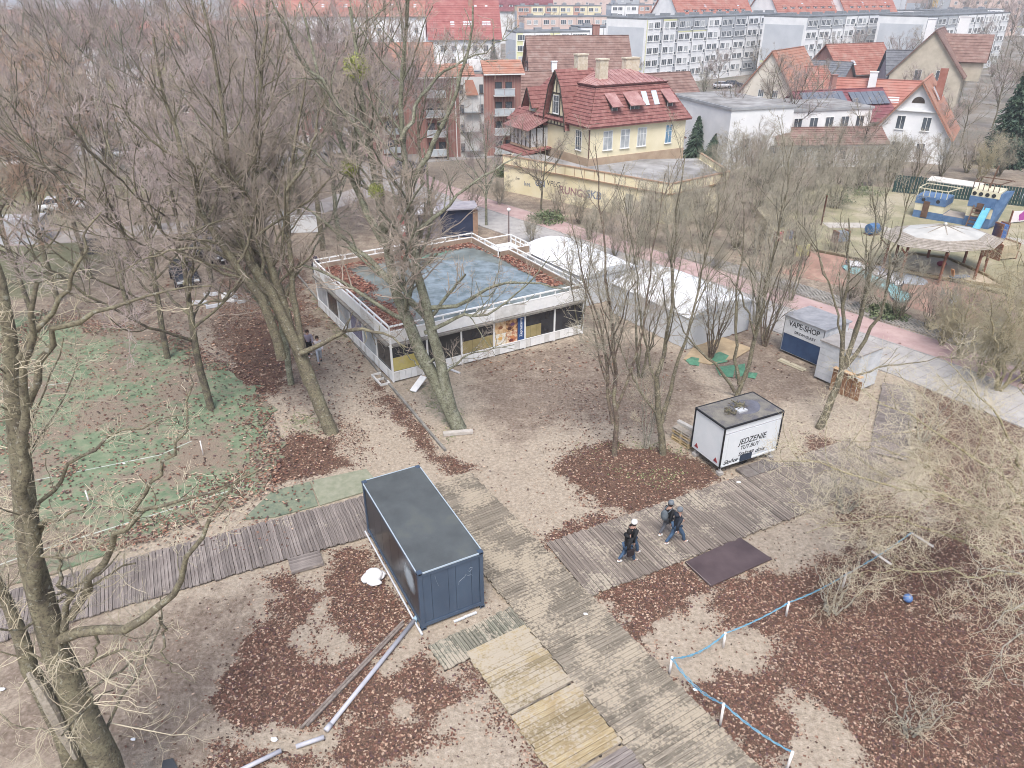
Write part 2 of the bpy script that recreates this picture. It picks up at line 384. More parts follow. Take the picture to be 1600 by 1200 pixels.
# honeycomb concrete grid verge: real lattice bars
b = MB(); s_ = 12.; cw = .34
while s_ < 46:
    for sg in (1, -1):
        p, d, n = along(s_, 1.6); q, d2, n2 = along(s_+1.9, 1.6)
        a = (p if sg > 0 else p+n*1.9); e = (q+n2*1.9 if sg > 0 else q)
        b.beam((a[0], a[1], .04), (e[0], e[1], .04), .11, .1)
    s_ += cw
gl = b.obj('grid_paver_verge', mat('grid_paver_concrete', '#a8a29a', '#8a857d', 2, .95)); gl['kind'] = 'structure'
# driveways and lawns further off
asph = mat('street_asphalt', '#84827f', '#97938f', .4, .9)
ribbon('road', [(-140,118),(-80,110),(-40,104),(-14,101),(6,108),(16,125),(28,150),(60,175)], -3, 3, .03, asph, th=.08)
ribbon('road', [(-60,62),(-40,66),(-22,72),(-16,84),(-15,100)], -2, 2, .027, mat('gravel_track', '#99908a', '#aaa29b', .6, .95), th=.08)
sandpath = mat('sand_track', '#a39788', '#b1a596', 2, .95, .03, 12)
lawn = mat('winter_lawn', '#75734d', '#8c835c', 1.4, .95, .04, 14, c3='#6d7a4c')
sheet('lawn', [(-120,84),(-66,88),(-40,92),(-34,82),(-60,74),(-110,70)], .02, lawn, th=.06)

# ------------------------------------------------------------------ boardwalks
def plankmat(name, c0, c1, c2, sandy, sandc='#a89c87'):
    m = bpy.data.materials.new(name); t = NT(m)
    oi = t.n('ShaderNodeObjectInfo'); tc = t.n('ShaderNodeTexCoord')
    mp = t.n('ShaderNodeMapping'); mp.inputs['Scale'].default_value = (1.2, 26, 8); t.l(tc.outputs['Object'], mp.inputs[0])
    ad = t.n('ShaderNodeVectorMath', operation='ADD'); t.l(mp.outputs[0], ad.inputs[0]); t.l(t.pos(), ad.inputs[1])
    g = t.noise(1.0, 4, ad.outputs[0])
    c = t.ramp(g, [(.3, srgb(c0)), (.5, srgb(c1)), (.7, srgb(c2))])
    h = t.n('ShaderNodeHueSaturation'); t.l(t.math('MULTIPLY_ADD', oi.outputs['Random'], .5, .72), h.inputs['Value']); t.l(c, h.inputs['Color'])
    s1 = t.math('ADD', t.noise(.7, 5), t.math('MULTIPLY', t.math('SUBTRACT', t.noise(9, 4), .5), .8))
    f = t.ramp(s1, [(sandy, (0, 0, 0)), (sandy+.12, (1, 1, 1))])
    c = t.mix(t.math('MULTIPLY', f, .85), h.outputs[0], srgb(sandc))
    t.l(c, t.b.inputs['Base Color']); t.b.inputs['Roughness'].default_value = .85; t.b.inputs['Specular IOR Level'].default_value = .2
    t.bump(g, .006, .8); _mats[name] = m; return m
PW_A = plankmat('weathered_plank_sandy', '#675e50', '#7c7262', '#938977', .47, '#a89a82')
PW_B = plankmat('weathered_plank', '#655a52', '#7d7166', '#968a7d', .53)
PW_C = plankmat('weathered_plank_grey', '#645a55', '#7a706a', '#928880', .66)
PW_Y = plankmat('fresh_plank_sandy', '#857047', '#968259', '#a89a74', .46)
SANDFILL = bpy.data.materials.new('sand_between_boards'); t = NT(SANDFILL)
t.l(t.ramp(t.noise(2.2, 6), [(.4, srgb('#4a4238')), (.52, srgb('#857a68'))]), t.b.inputs['Base Color']); t.b.inputs['Roughness'].default_value = .95
def plankmesh(L, w, seed):
    r = random.Random(seed); b = MB(); b.box(-L/2, -w/2, -.04, L/2, w/2, 0)
    return b
def boardwalk(name, A, B, width, m, pitch=.145, z=.1, side=1, nmax=300, wid=.128, jitter=.05, lvar=.035, bear=True, fill=False):
    """deck from A to B (centre line), planks across"""
    A, B = np.array(A, float), np.array(B, float); d = B-A; Ln = np.linalg.norm(d); d /= Ln; ang = math.atan2(d[1], d[0])
    root = link(name, (lambda b: b.mesh(name, mat('joist_wood', '#4b443e')))(
        sum_joists(A, B, width, z)), None); root['kind'] = 'structure'
    if fill:
        nn = np.array([-d[1], d[0]])*(width/2-.06); q = MB(); P = [A-nn, B-nn, B+nn, A+nn]; q.add([(p[0], p[1], z-.016) for p in P], [(0, 1, 2, 3)]); q.obj('sand_fill', SANDFILL, root)
    proto = [MB().box(-width/2, -wid/2, -.04, width/2, wid/2, 0).mesh('plank', m)]
    for q in range(3):
        b = MB(); e = width/2; k = random.uniform(-.01, .01)
        b.add([(-e,-wid/2,-.04),(e,-wid/2+k,-.04),(e,wid/2+k,-.04),(-e,wid/2,-.04),(-e,-wid/2,0),(e,-wid/2+k,.004),(e,wid/2+k,0),(-e,wid/2,.005)],
              [(0,3,2,1),(4,5,6,7),(0,1,5,4),(1,2,6,5),(2,3,7,6),(3,0,4,7)]); proto.append(b.mesh('plank', m))
    n = int(Ln/pitch); order = sorted(range(n), key=lambda i: np.linalg.norm(A+d*(i+.5)*pitch))
    rest = MB()
    for q, i in enumerate(order):
        c = A+d*(i+.5)*pitch; sh = random.uniform(-lvar, lvar); nrm = np.array([-d[1], d[0]])*sh
        zz = z+random.uniform(-.006, .006)
        if q < nmax:
            o = bpy.data.objects.new('plank', random.choice(proto)); COL.objects.link(o); o.parent = root
            o.location = (c[0]+nrm[0], c[1]+nrm[1], zz); o.rotation_euler = (random.uniform(-.006, .006), random.uniform(-.004, .004), ang+math.pi/2+random.uniform(-.008, .008))
            o.scale = (1+random.uniform(-.02, .02), 1+random.uniform(-.08, .03), 1)
        else:
            M = np.array([[-d[1], -d[0], 0], [d[0], -d[1], 0], [0, 0, 1]]).astype(float)
            rest.obox((c[0]+nrm[0], c[1]+nrm[1], zz-.02), (width/2, wid/2, .02), np.array([[-d[1], d[0], 0], [d[0], d[1], 0], [0, 0, 1]]).astype(float))
    if rest.v: o = rest.obj('planks', m, root); o['kind'] = 'stuff'
    return root
def sum_joists(A, B, width, z):
    b = MB(); d = (B-A)/np.linalg.norm(B-A); n = np.array([-d[1], d[0]])
    for k in (-.46, -.16, .16, .46):
        a = A+n*width*k; e = B+n*width*k; b.beam((a[0], a[1], z-.08), (e[0], e[1], z-.08), .07, .08)
    return b
def mid(a, b_): return (np.array(a)+np.array(b_))/2
u58 = np.array([math.cos(R(-58.5)), math.sin(R(-58.5))]); v58 = np.array([-u58[1], u58[0]])
# main walk: right edge passes (-1.9,28.4) .. (7.1,13.7)
E0 = np.array([-1.95, 28.5]); WM = 2.85
cA = E0 - v58*WM/2
boardwalk('boardwalk', cA, cA+u58*21.5, WM, PW_A, .15, .09, wid=.138, fill=True)
u27 = np.array([math.cos(R(27)), math.sin(R(27))]); v27 = np.array([-u27[1], u27[0]])
Bn = np.array([2.85, 20.45]); WB = 3.35
boardwalk('boardwalk', Bn+v27*WB/2+u27*.05, Bn+v27*WB/2+u27*17.5, WB, PW_B, .13, .085, wid=.115)
uC = np.array([math.cos(R(-154.5)), math.sin(R(-154.5))]); vC = np.array([-uC[1], uC[0]])
C0 = np.array([-5.6, 27.1]); WC = 2.75
boardwalk('boardwalk', C0+vC*WC/2, C0+vC*WC/2+uC*15.5, WC, PW_C, .13, .085, wid=.118)
D0 = mid(G(1375,600)[:2], G(1435,610)[:2]); D1 = D0+np.array([math.cos(R(-118)), math.sin(R(-118))])*8.2
boardwalk('boardwalk', D0, D1, 1.75, PW_C, .14, .095, nmax=60)
# lower strip in front of the container and the sandy yellow landing
S0 = np.array([-2.55, 17.6]); uS = np.array([math.cos(R(33)), math.sin(R(33))])
boardwalk('boardwalk', S0, S0+uS*3.5, 1.2, plankmat('mossy_plank', '#5f6150', '#7b7868', '#8f8a78', .5), .13, .07, nmax=60, wid=.115)
# landing: two panels, boards run across the walk
Pl = cA - v58*(WM/2+1.22)
boardwalk('landing_deck', Pl+u58*9.3, Pl+u58*12.2, 2.36, fill=True, m=plankmat('landing_plank_sandy', '#867449', '#968560', '#a6987a', .42), pitch=.19, z=.1, wid=.182)
boardwalk('landing_deck', Pl+u58*12.25, Pl+u58*14.75, 2.4, PW_Y, .19, .12, wid=.182, fill=True)
boardwalk('landing_deck', Pl+u58*14.85+v58*.1, Pl+u58*17.5+v58*.1, 2.3, PW_C, .17, .085, wid=.16)
# long kerb by the sandy track
ka, kb = np.array(g2(465,430)), np.array(g2(696,705)); n = 28; km = mat('concrete_edging', '#77736c', '#8c877f', 3, .9, .01, 30, rnd=.12)
ke = link('edging_kerb', MB().beam((*ka, -.02), (*kb, -.02), .1, .1).mesh('edging_kerb', km)); ke['kind'] = 'structure'
bm_ = MB().box(-.5, -.06, -.08, .5, .06, .1).mesh('edging_stone', km)
dk = (kb-ka)/np.linalg.norm(kb-ka); Lk = np.linalg.norm(kb-ka)
for i in range(n):
    o = link('edging_stone', bm_, ke); c = ka+dk*(i+.5)*Lk/n; o.location = (c[0], c[1], random.uniform(-.02, .03)); o.scale.x = Lk/n*.985; o.rotation_euler = (0, random.uniform(-.01, .01), math.atan2(dk[1], dk[0])+random.uniform(-.01, .01))

# ---- leaf litter as real leaves
def scatter_leaves(name, n, box, pal, size=(.035, .075), fn=litter_at, zfun=.02, base=.03, seed=5):
    r = np.random.default_rng(seed); x = r.uniform(box[0], box[1], n); y = r.uniform(box[2], box[3], n)
    p = fn(x, y); k = r.random(n) < np.maximum(p, base); x, y = x[k], y[k]; m = len(x)
    # clear the decks
    s = r.uniform(*size, m); a = r.uniform(0, 2*np.pi, m); tx, ty = r.normal(0, .35, m), r.normal(0, .35, m)
    co = []
    for (u, v, h) in ((-1, -.6, 0), (.9, -.5, 0), (1, .6, .3), (-.8, .7, .1)):
        dx = (u*np.cos(a)-v*np.sin(a))*s; dy = (u*np.sin(a)+v*np.cos(a))*s
        co.append(np.stack([x+dx, y+dy, (zfun(x, y) if callable(zfun) else zfun)+.012+np.abs(dx*tx+dy*ty)+h*s], 1))
    V = np.stack(co, 1).reshape(-1, 3); F = np.arange(4*m).reshape(-1, 4)
    me = npmesh(name, V, F, _mats['leaf_litter'])
    P = np.array([srgb(c) for c in pal]); ci = r.integers(0, len(pal), m); cc = P[ci]*r.uniform(.78, 1.1, (m, 1)); cc[:, 3] = 1
    a_ = me.color_attributes.new('leafcol', 'FLOAT_COLOR', 'POINT'); a_.data.foreach_set('color', np.repeat(cc, 4, 0).astype(np.float32).ravel())
    o = link(name, me); tag(o, kind='stuff'); return o
attr_mat('leaf_litter')
PAL = ['#5a4034', '#6b4739', '#784f3f', '#825c4a', '#936f59', '#a9886d', '#4c3b33', '#64494a', '#b89c83', '#5d463a', '#73503f']
def ghz(x, y): return (fnoise(x, y, 3., 21)-.5)*.06 + (fnoise(x, y, .9, 22)-.5)*.03-.03
o = scatter_leaves('fallen_leaves', 200000, (-14, 23, 12.5, 25.5), PAL, (.015, .05), seed=5, zfun=ghz, base=.022)
tag(o, 'brown and wine red fallen leaves drifted over the sand in the foreground', 'leaves')
o = scatter_leaves('fallen_leaves', 95000, (-18, 28, 24.5, 38), PAL, (.02, .055), seed=6, zfun=ghz, base=.02)
tag(o, 'brown fallen leaves strewn over the sandy middle of the park', 'leaves')
o = scatter_leaves('fallen_leaves', 26000, (-30, 26, 38, 62), PAL+['#8a5a40', '#96663f'], (.05, .1), seed=8, zfun=ghz, base=.08)
tag(o, 'rusty fallen leaves under the far trees', 'leaves')
def mossf(x, y):
    o = np.zeros(x.shape)
    for p in MOSS: o = np.maximum(o, smooth01((sdf(p, x, y)+.6)/1.4)*smooth01((fnoise(x, y, 1.2, 88)-.42)/.2))
    return o
o = scatter_leaves('grass_tufts', 60000, (-16, 14, 24, 50), ['#6b7a45', '#7f8a52', '#5a6a3c', '#94965f', '#a09a6a'], (.02, .05), mossf, ghz, .0, 71); tag(o, 'thin green grass tufts growing round the tree feet', 'grass')
def deckfn(x, y): return np.full(x.shape, .05)

def pitch_edge(x, y):
    d = sdf(GREEN, x, y); n = fnoise(x, y, 2.4, 55)-.5; m = fnoise(x, y, 5.5, 56)
    return np.where(d > -.3, np.maximum(smooth01((1.9-d+n*5)/1.5)*.95, smooth01((m-.52)/.12)*.8), 0)
o = scatter_leaves('fallen_leaves', 60000, (-33, -9, 23, 50), PAL+['#9a6a50'], (.03, .075), pitch_edge, .045, .13, 61); tag(o, 'fallen leaves blown over the turf pitch', 'leaves')
# ------------------------------------------------------------------ trees
bark = bpy.data.materials.new('bark'); t = NT(bark)
c = t.ramp(t.noise(2.6, 6), [(.3, srgb('#5a5248')), (.45, srgb('#71695a')), (.58, srgb('#84805f')), (.72, srgb('#918d80'))])
c = t.mix(t.ramp(t.noise(17, 4), [(.45, (0, 0, 0)), (.7, (1, 1, 1))]), c, srgb('#4f473f'))
t.l(c, t.b.inputs['Base Color']); t.b.inputs['Roughness'].default_value = .95; t.b.inputs['Specular IOR Level'].default_value = .1; t.bump(t.noise(28, 5), .05, .9)
def bark_mat(name, a, b_, c_, sc=3):
    m = bpy.data.materials.new(name); t = NT(m)
    c = t.ramp(t.noise(sc, 6), [(.32, srgb(a)), (.5, srgb(b_)), (.68, srgb(c_))])
    c = t.mix(t.ramp(t.noise(14, 5, rough=.75), [(.47, (0, 0, 0)), (.62, (.75, .75, .75))]), c, srgb('#4b443b'))
    c = t.mix(t.ramp(t.noise(8, 3), [(.6, (0, 0, 0)), (.68, (.6, .6, .6))]), c, srgb('#a5a595'))
    t.l(c, t.b.inputs['Base Color']); t.b.inputs['Roughness'].default_value = .95; t.b.inputs['Specular IOR Level'].default_value = .1; t.bump(t.noise(30, 4), .04, .8); return m
bark_moss = bark_mat('mossy_bark', '#6a6254', '#7c755c', '#8b8669')
bark_green = bark_mat('green_lichen_bark', '#6a6a58', '#84866c', '#9a9c88')
bark_brown = bark_mat('reddish_bark', '#63524a', '#80705f', '#8d8868')
bark_pale = bark_mat('pale_lichen_bark', '#8d887a', '#a6a18f', '#bdb8a8', 5)
bark_yel = bark_mat('yellow_lichen_bark', '#85794f', '#a2976c', '#b7ae93', 5)
def twigmat(name, a, b_): return mat(name, a, b_, .8, .95, spec=.1, rnd=.08)
tw_purple = twigmat('twigs_purple', '#94847f', '#b3a39d')
tw_brown = twigmat('twigs_brown', '#938677', '#b0a292')
tw_rust = twigmat('twigs_rust', '#a5866f', '#bd9f87')
tw_olive = twigmat('twigs_olive', '#8f8874', '#aaa38e')
tw_pale = twigmat('twigs_pale', '#b0a487', '#c8bc9f')
tw_yel = twigmat('twigs_straw', '#a0946f', '#b6ac8c')
tw_white = twigmat('twigs_silver', '#b5a98b', '#d0c4a6')

def nrm(v): return v/(np.linalg.norm(v, axis=-1, keepdims=True)+1e-9)
def sprout(P, Rr, den, ang, ratio, n, wander, up, rng, t0=.15, t1=.98, rr=.55, rmin=.006, lmin=.25, droop=0., maxn=None, flat=None):
    """children of every branch: den per metre of parent"""
    B, k, _ = P.shape; segl = np.linalg.norm(np.diff(P, axis=1), axis=2); Ln = segl.sum(1)
    cnt = rng.poisson(np.maximum(den*Ln, .01)); idx = np.repeat(np.arange(B), cnt)
    if maxn and len(idx) > maxn: idx = rng.choice(idx, maxn, replace=False)
    m = len(idx); 
    if m == 0: return np.zeros((0, n, 3)), np.zeros((0, n))
    tt = t0+(t1-t0)*rng.random(m)**.85; f = tt*(k-1); i0 = np.clip(f.astype(int), 0, k-2); fr = (f-i0)[:, None]
    p = P[idx, i0]*(1-fr)+P[idx, i0+1]*fr; r = Rr[idx, i0]*(1-fr[:, 0])+Rr[idx, i0+1]*fr[:, 0]
    T = nrm(P[idx, i0+1]-P[idx, i0]); rnd = nrm(rng.normal(size=(m, 3))); side = nrm(rnd-T*(rnd*T).sum(1, keepdims=True))
    a = np.radians(ang[0]+(ang[1]-ang[0])*rng.random(m))[:, None]; D = nrm(T*np.cos(a)+side*np.sin(a)+np.array([0, 0, up]))
    L = np.maximum(Ln[idx]*ratio*(1.15-.75*tt)*rng.uniform(.6, 1.25, m), lmin)
    q = np.zeros((m, n, 3)); q[:, 0] = p; st = (L/(n-1))[:, None]
    for j in range(1, n):
        D = nrm(D+rng.normal(size=(m, 3))*wander+np.array([0, 0, up*.35-droop*j/n])); q[:, j] = q[:, j-1]+D*st
    rb = np.maximum(r*rr, rmin); R_ = rb[:, None]*np.linspace(1, .45, n)[None]
    return q, np.maximum(R_, rmin*.8)
def tree_mesh(levels, ks, mt, name):
    Vs, Fs, o = [], [], 0
    for (P, Rr), k in zip(levels, ks):
        if len(P) == 0: continue
        V, F = tubes(P, Rr, k); Vs.append(V); Fs.append(F+o); o += len(V)
    return npmesh(name, np.concatenate(Vs), np.concatenate(Fs), mt, True)
def resample(pts, rad, n):
    pts = np.array(pts, float); rad = np.array(rad, float); s = np.r_[0, np.cumsum(np.linalg.norm(np.diff(pts, axis=0), axis=1))]
    if s[-1] == 0: s[-1] = 1
    # light smoothing through catmull-like interpolation
    u = np.linspace(0, s[-1], n); q = np.stack([np.interp(u, s, pts[:, i]) for i in range(3)], 1)
    for _ in range(2): q[1:-1] = q[1:-1]*.5+(q[:-2]+q[2:])*.25
    return q, np.interp(u, s, rad)
def grow(limbs, rng, spec):
    """limbs: list of (polyline, radii). Returns trunk levels, crown levels"""
    n0 = 14; P0, R0 = zip(*[resample(p, r, n0) for p, r in limbs]); P0, R0 = np.array(P0), np.array(R0)
    P0[:, 2:] += rng.normal(size=P0[:, 2:].shape)*spec.get('knot', .04)
    lv = [(P0, R0)]; cur = (P0, R0)
    for s in spec['lv']:
        s = dict(s); src = s.pop('src', -1); cur = sprout(*lv[src], rng=rng, **s); lv.append(cur)
    return lv
def build_tree(name, label, cat, limbs, seed, spec, mt, mc, loc=(0, 0, 0), group=None, split=None):
    rng = np.random.default_rng(seed); lv = grow(limbs, rng, spec); sp = split or spec.get('split', 2)
    root = thing(name, label, cat, loc, 0, group)
    link('trunk', tree_mesh(lv[:sp], [9, 6, 5][:sp], mt, 'trunk'), root)
    link('crown', tree_mesh(lv[sp:], [4, 3, 3, 3][:len(lv)-sp], mc, 'crown'), root)
    return root
# growth habits
BROAD = dict(lv=[dict(den=.8, ang=(35, 65), ratio=.42, n=7, wander=.14, up=.22, t0=.25, rr=.5, rmin=.03),
                 dict(den=1.25, ang=(30, 60), ratio=.5, n=6, wander=.16, up=.16, rr=.5, rmin=.016, lmin=.9),
                 dict(den=3.2, ang=(28, 60), ratio=.5, n=4, wander=.16, up=.12, rr=.5, rmin=.0095, lmin=.7),
                 dict(den=7.5, ang=(25, 65), ratio=.55, n=2, wander=.15, up=.1, rr=.6, rmin=.0075, lmin=.45)])
HERO = dict(lv=[dict(den=1.1, ang=(35, 70), ratio=.3, n=8, wander=.16, up=.2, t0=.22, rr=.42, rmin=.02),
                dict(den=1.9, ang=(30, 60), ratio=.5, n=6, wander=.18, up=.12, rr=.45, rmin=.011, lmin=.8),
                dict(den=3.3, ang=(28, 65), ratio=.5, n=4, wander=.18, up=.1, rr=.55, rmin=.0068, lmin=.5),
                dict(den=7, ang=(25, 60), ratio=.5, n=2, wander=.2, up=.08, rr=.6, rmin=.0052, lmin=.3)], knot=.05)
THIN = dict(lv=[dict(den=.9, ang=(25, 50), ratio=.35, n=6, wander=.12, up=.25, t0=.2, rr=.45, rmin=.014),
                dict(den=2.7, ang=(30, 60), ratio=.5, n=5, wander=.18, up=.14, rr=.5, rmin=.008, lmin=.6),
                dict(den=3.8, ang=(28, 65), ratio=.5, n=3, wander=.2, up=.1, rr=.55, rmin=.0062, lmin=.4), dict(den=5, ang=(28, 65), ratio=.5, n=2, wander=.2, up=.1, rr=.55, rmin=.0052, lmin=.25)], knot=.05, split=2)
CURLY = dict(lv=[dict(den=1.8, ang=(35, 80), ratio=.4, n=9, wander=.34, up=.06, t0=.15, rr=.42, rmin=.012),
                 dict(den=3.4, ang=(35, 80), ratio=.5, n=8, wander=.42, up=.02, rr=.5, rmin=.006, lmin=.8),
                 dict(den=6.0, ang=(35, 80), ratio=.5, n=5, wander=.55, up=.0, rr=.55, rmin=.0045, lmin=.45)], knot=.1, split=2)
def proto_limbs(rng, h, r0, n, spread=.5, clear=.25, multi=False):
    """synthetic skeleton for copied trees"""
    L = []; top = np.array([rng.uniform(-.6, .6), rng.uniform(-.6, .6), h])
    if not multi:
        tr = [np.zeros(3), np.array([rng.normal()*.1, rng.normal()*.1, h*.3]), np.array([rng.normal()*.35, rng.normal()*.35, h*.62]), top]
        L.append((tr, [r0, r0*.8, r0*.45, .03]))
        for i in range(n):
            f = clear+(.72-clear)*(i+rng.random()*.6)/n; b0 = np.array([0, 0, h*f]); a = 2*np.pi*(i*.382+rng.random()*.12); o = np.array([math.cos(a), math.sin(a), 0])
            R1 = h*spread*(1.05-.55*f)*rng.uniform(.8, 1.15); zt = min(h*(f+.42*rng.uniform(.7, 1.2)), h*1.02)
            L.append(([b0, b0+o*R1*.4+[0, 0, (zt-h*f)*.3], b0+o*R1*.78+[0, 0, (zt-h*f)*.68], np.array([*(o*R1)[:2], zt])], [r0*.5*(1.1-f), r0*.35*(1.1-f), .06, .025]))
    else:
        for i in range(n):
            a = 2*np.pi*(i*.382+rng.random()*.2); o = np.array([math.cos(a), math.sin(a), 0]); R1 = h*spread*rng.uniform(.25, 1); hh = h*rng.uniform(.7, 1)
            L.append(([o*.12, o*(.2+R1*.25)+[0, 0, hh*.35], o*R1*.6+[0, 0, hh*.7], o*R1+[0, 0, hh]], [r0*rng.uniform(.6, 1), r0*.6, r0*.35, .012]))
    return L
def copy_tree(o, loc, rz, s, label, sz=None):
    r = o.copy(); COL.objects.link(r); r.location = loc; r.rotation_euler = (0, 0, rz); r.scale = (s, s, sz or s); r['label'] = label
    for c in PROTO_KIDS[o.name]:
        q = c.copy(); COL.objects.link(q); q.parent = r
    return r
PROTO_KIDS = {}
def kids(o):
    PROTO_KIDS[o.name] = [c for c in bpy.data.objects if c.parent == o]; return o

TH = .88
def limb(Y, pts, r0, r1, dY=None):
    """surveyed limb: bearings plus distance from the drone; dY bends it nearer or further along its length"""
    n = len(pts); dY = dY or [0]*n; dY = np.interp(np.linspace(0, 1, n), np.linspace(0, 1, len(dY)), dY)
    P = [Z(p[0], p[1], Y+d) for p, d in zip(pts, dY)]
    return (P, list(np.linspace(1, 0, n)**1.15*(r0-r1)*TH+r1*TH))
Yt = lambda px, py: G(px, py)[1]
# -- twin-stemmed giant in front of the pavilion
Y3 = Yt(716, 668)
L = [limb(Y3, [(718,672),(700,630),(676,588),(645,535),(626,470),(611,440),(600,382),(592,320),(585,255),(572,170),(556,90),(545,10)], .46, .07, [0,.3,1.5,2]),
     limb(Y3, [(705,640),(694,600),(680,525),(660,468),(651,430),(645,373),(638,300),(626,220),(622,150),(632,70),(640,-20)], .36, .06, [0,0,.6,-.5]),
     limb(Y3+.8, [(612,440),(575,405),(545,380),(505,345),(470,320),(430,300)], .17, .03, [0,1,3]),
     limb(Y3+.8, [(600,382),(570,330),(548,280),(530,210),(500,130),(480,60),(470,0)], .2, .04, [0,.6,1]),
     limb(Y3, [(660,480),(700,482),(740,470),(782,440),(830,440),(880,452)], .14, .03, [0,0,-1]),
     limb(Y3, [(664,520),(700,505),(716,482),(745,498),(790,480),(830,440),(860,400)], .13, .02, [0,-.5,-1.5]),
     limb(Y3, [(645,373),(662,345),(690,335),(720,300),(760,270),(815,240)], .15, .03, [0,.5,1.5]),
     limb(Y3, [(638,300),(660,250),(690,200),(712,140),(735,80),(740,10)], .16, .04, [0,-.5,-1]),
     limb(Y3+.5, [(585,255),(560,200),(520,150),(470,95),(440,40),(420,-10)], .13, .03, [0,-1,-2]),
     limb(Y3, [(626,220),(650,160),(690,110),(740,90),(790,60)], .11, .02, [0,1,2]),
     limb(Y3, [(678,560),(660,580),(640,560),(625,540)], .07, .02),
     limb(Y3, [(690,590),(720,560),(760,545),(800,540)], .07, .02, [0,-1])]
build_tree('tall_tree', 'giant bare twin stemmed tree with mossy trunk standing before the white pavilion corner', 'tree', L, 11, HERO, bark_green, tw_brown)
# -- tree left of the sandy track
Y2 = Yt(517, 675)
L = [limb(Y2, [(520,680),(503,645),(483,595),(468,545),(446,498),(432,460),(400,432),(380,400),(378,370),(354,345),(356,300),(360,240),(352,160),(330,80),(318,0)], .42, .06, [0,.4,1,1]),
     limb(Y2+.3, [(483,600),(460,540),(440,470),(418,410),(404,345),(390,290),(392,220),(410,140),(415,60),(420,-20)], .3, .05, [0,1,2]),
     limb(Y2+.3, [(480,590),(470,530),(458,470),(455,410),(447,350),(446,270),(470,190),(480,110)], .22, .04, [0,.5,1]),
     limb(Y2, [(440,560),(428,500),(396,450),(360,400),(330,370),(300,300),(280,220),(250,140),(240,60)], .28, .05, [0,-1,-1.5]),
     limb(Y2, [(470,552),(505,538),(540,512),(580,514),(612,528),(640,545)], .16, .04, [0,-.5,-1]),
     limb(Y2, [(378,400),(330,390),(285,388),(230,400),(180,430)], .11, .02, [0,-1]),
     limb(Y2, [(356,300),(320,260),(270,250),(220,200),(180,160)], .14, .03, [0,-1,-2]),
     limb(Y2, [(446,300),(480,250),(500,180),(520,120)], .1, .02, [0,1]),
     limb(Y2-.4, [(380,430),(350,470),(300,478),(288,482)], .09, .02)]
build_tree('tall_tree', 'leaning bare tree with several thick limbs beside the sandy track, left of the pavilion', 'tree', L, 12, HERO, bark_moss, tw_brown)
# -- old split tree bottom left
TH = .72
Y1 = Yt(175, 1262)
def L1(pts, r0, r1, dY=None): return limb(Y1, pts, r0, r1, dY)
L = [L1([(150,1265),(112,1190),(80,1110),(50,1050),(30,1000),(10,960),(-10,900),(-40,840),(-80,780)], .44, .08, [.3,.2,.4]),
     L1([(195,1285),(165,1190),(130,1110),(98,1050),(72,1000),(56,940),(45,880),(38,800),(30,740),(15,660),(10,610),(25,540),(32,470),(20,420),(-5,380),(-30,320)], .58, .08, [0,0,.4,1]),
     L1([(55,930),(48,840),(45,760),(30,700),(38,640),(40,560),(60,500),(55,440)], .22, .05, [-.2,-.6]),
     L1([(80,1010),(100,985),(150,985),(205,982),(250,965),(275,945),(282,900),(300,862),(330,810),(345,770),(380,740)], .20, .03, [0,-.4,-.4,0]),
     L1([(100,985),(105,940),(98,900),(92,860)], .13, .03, [0,-.3]),
     L1([(110,965),(130,930),(150,900),(170,860),(192,820),(203,805),(240,790),(300,775),(360,760),(410,735)], .14, .02, [0,-.5,-.8]),
     L1([(45,850),(60,830),(85,812),(110,805),(135,795)], .09, .02, [0,-.5]),
     L1([(40,640),(60,590),(80,540),(112,490),(150,480),(210,470),(260,455),(330,440)], .12, .02, [0,.4,1]),
     L1([(30,560),(70,500),(115,430),(135,390),(150,330)], .09, .02, [0,.6]),
     L1([(45,820),(90,740),(160,690),(240,655),(300,650)], .07, .015, [0,1]),
     L1([(203,805),(250,735),(290,680),(298,620),(300,560)], .07, .015, [0,.8]),
     L1([(250,965),(255,1010),(262,1040),(300,1070)], .05, .012, [0,-.3]),
     L1([(150,985),(150,1030),(130,1060),(125,1100)], .05, .012, [0,-.3])]
SP1 = dict(lv=[dict(den=1.1, ang=(40, 80), ratio=.2, n=7, wander=.25, up=.05, t0=.1, rr=.13, rmin=.012),
               dict(den=3.4, ang=(35, 70), ratio=.55, n=6, wander=.3, up=.04, rr=.5, rmin=.0065, lmin=.6),
               dict(den=5.0, ang=(30, 70), ratio=.5, n=4, wander=.35, up=.02, rr=.55, rmin=.004, lmin=.3), dict(den=5.0, ang=(30, 70), ratio=.5, n=2, wander=.35, up=.02, rr=.55, rmin=.0036, lmin=.2)], knot=.05, split=2)
big = build_tree('old_tree', 'old split tree with hollow mossy trunk in the bottom left corner, limbs reaching right', 'tree', L, 13, SP1, bark_moss, tw_pale)
# exposed dead wood in the split
b = MB(); P = [Z(44,1052,Y1-.42), Z(62,1078,Y1-.45), Z(80,1110,Y1-.45), Z(100,1150,Y1-.4), Z(118,1185,Y1-.35)]
b.tube(P, [.05,.12,.14,.12,.06], 6); b.obj('heartwood', mat('dead_wood', '#a59c8d', '#857b6c', 9, .9, .02, 20), big)
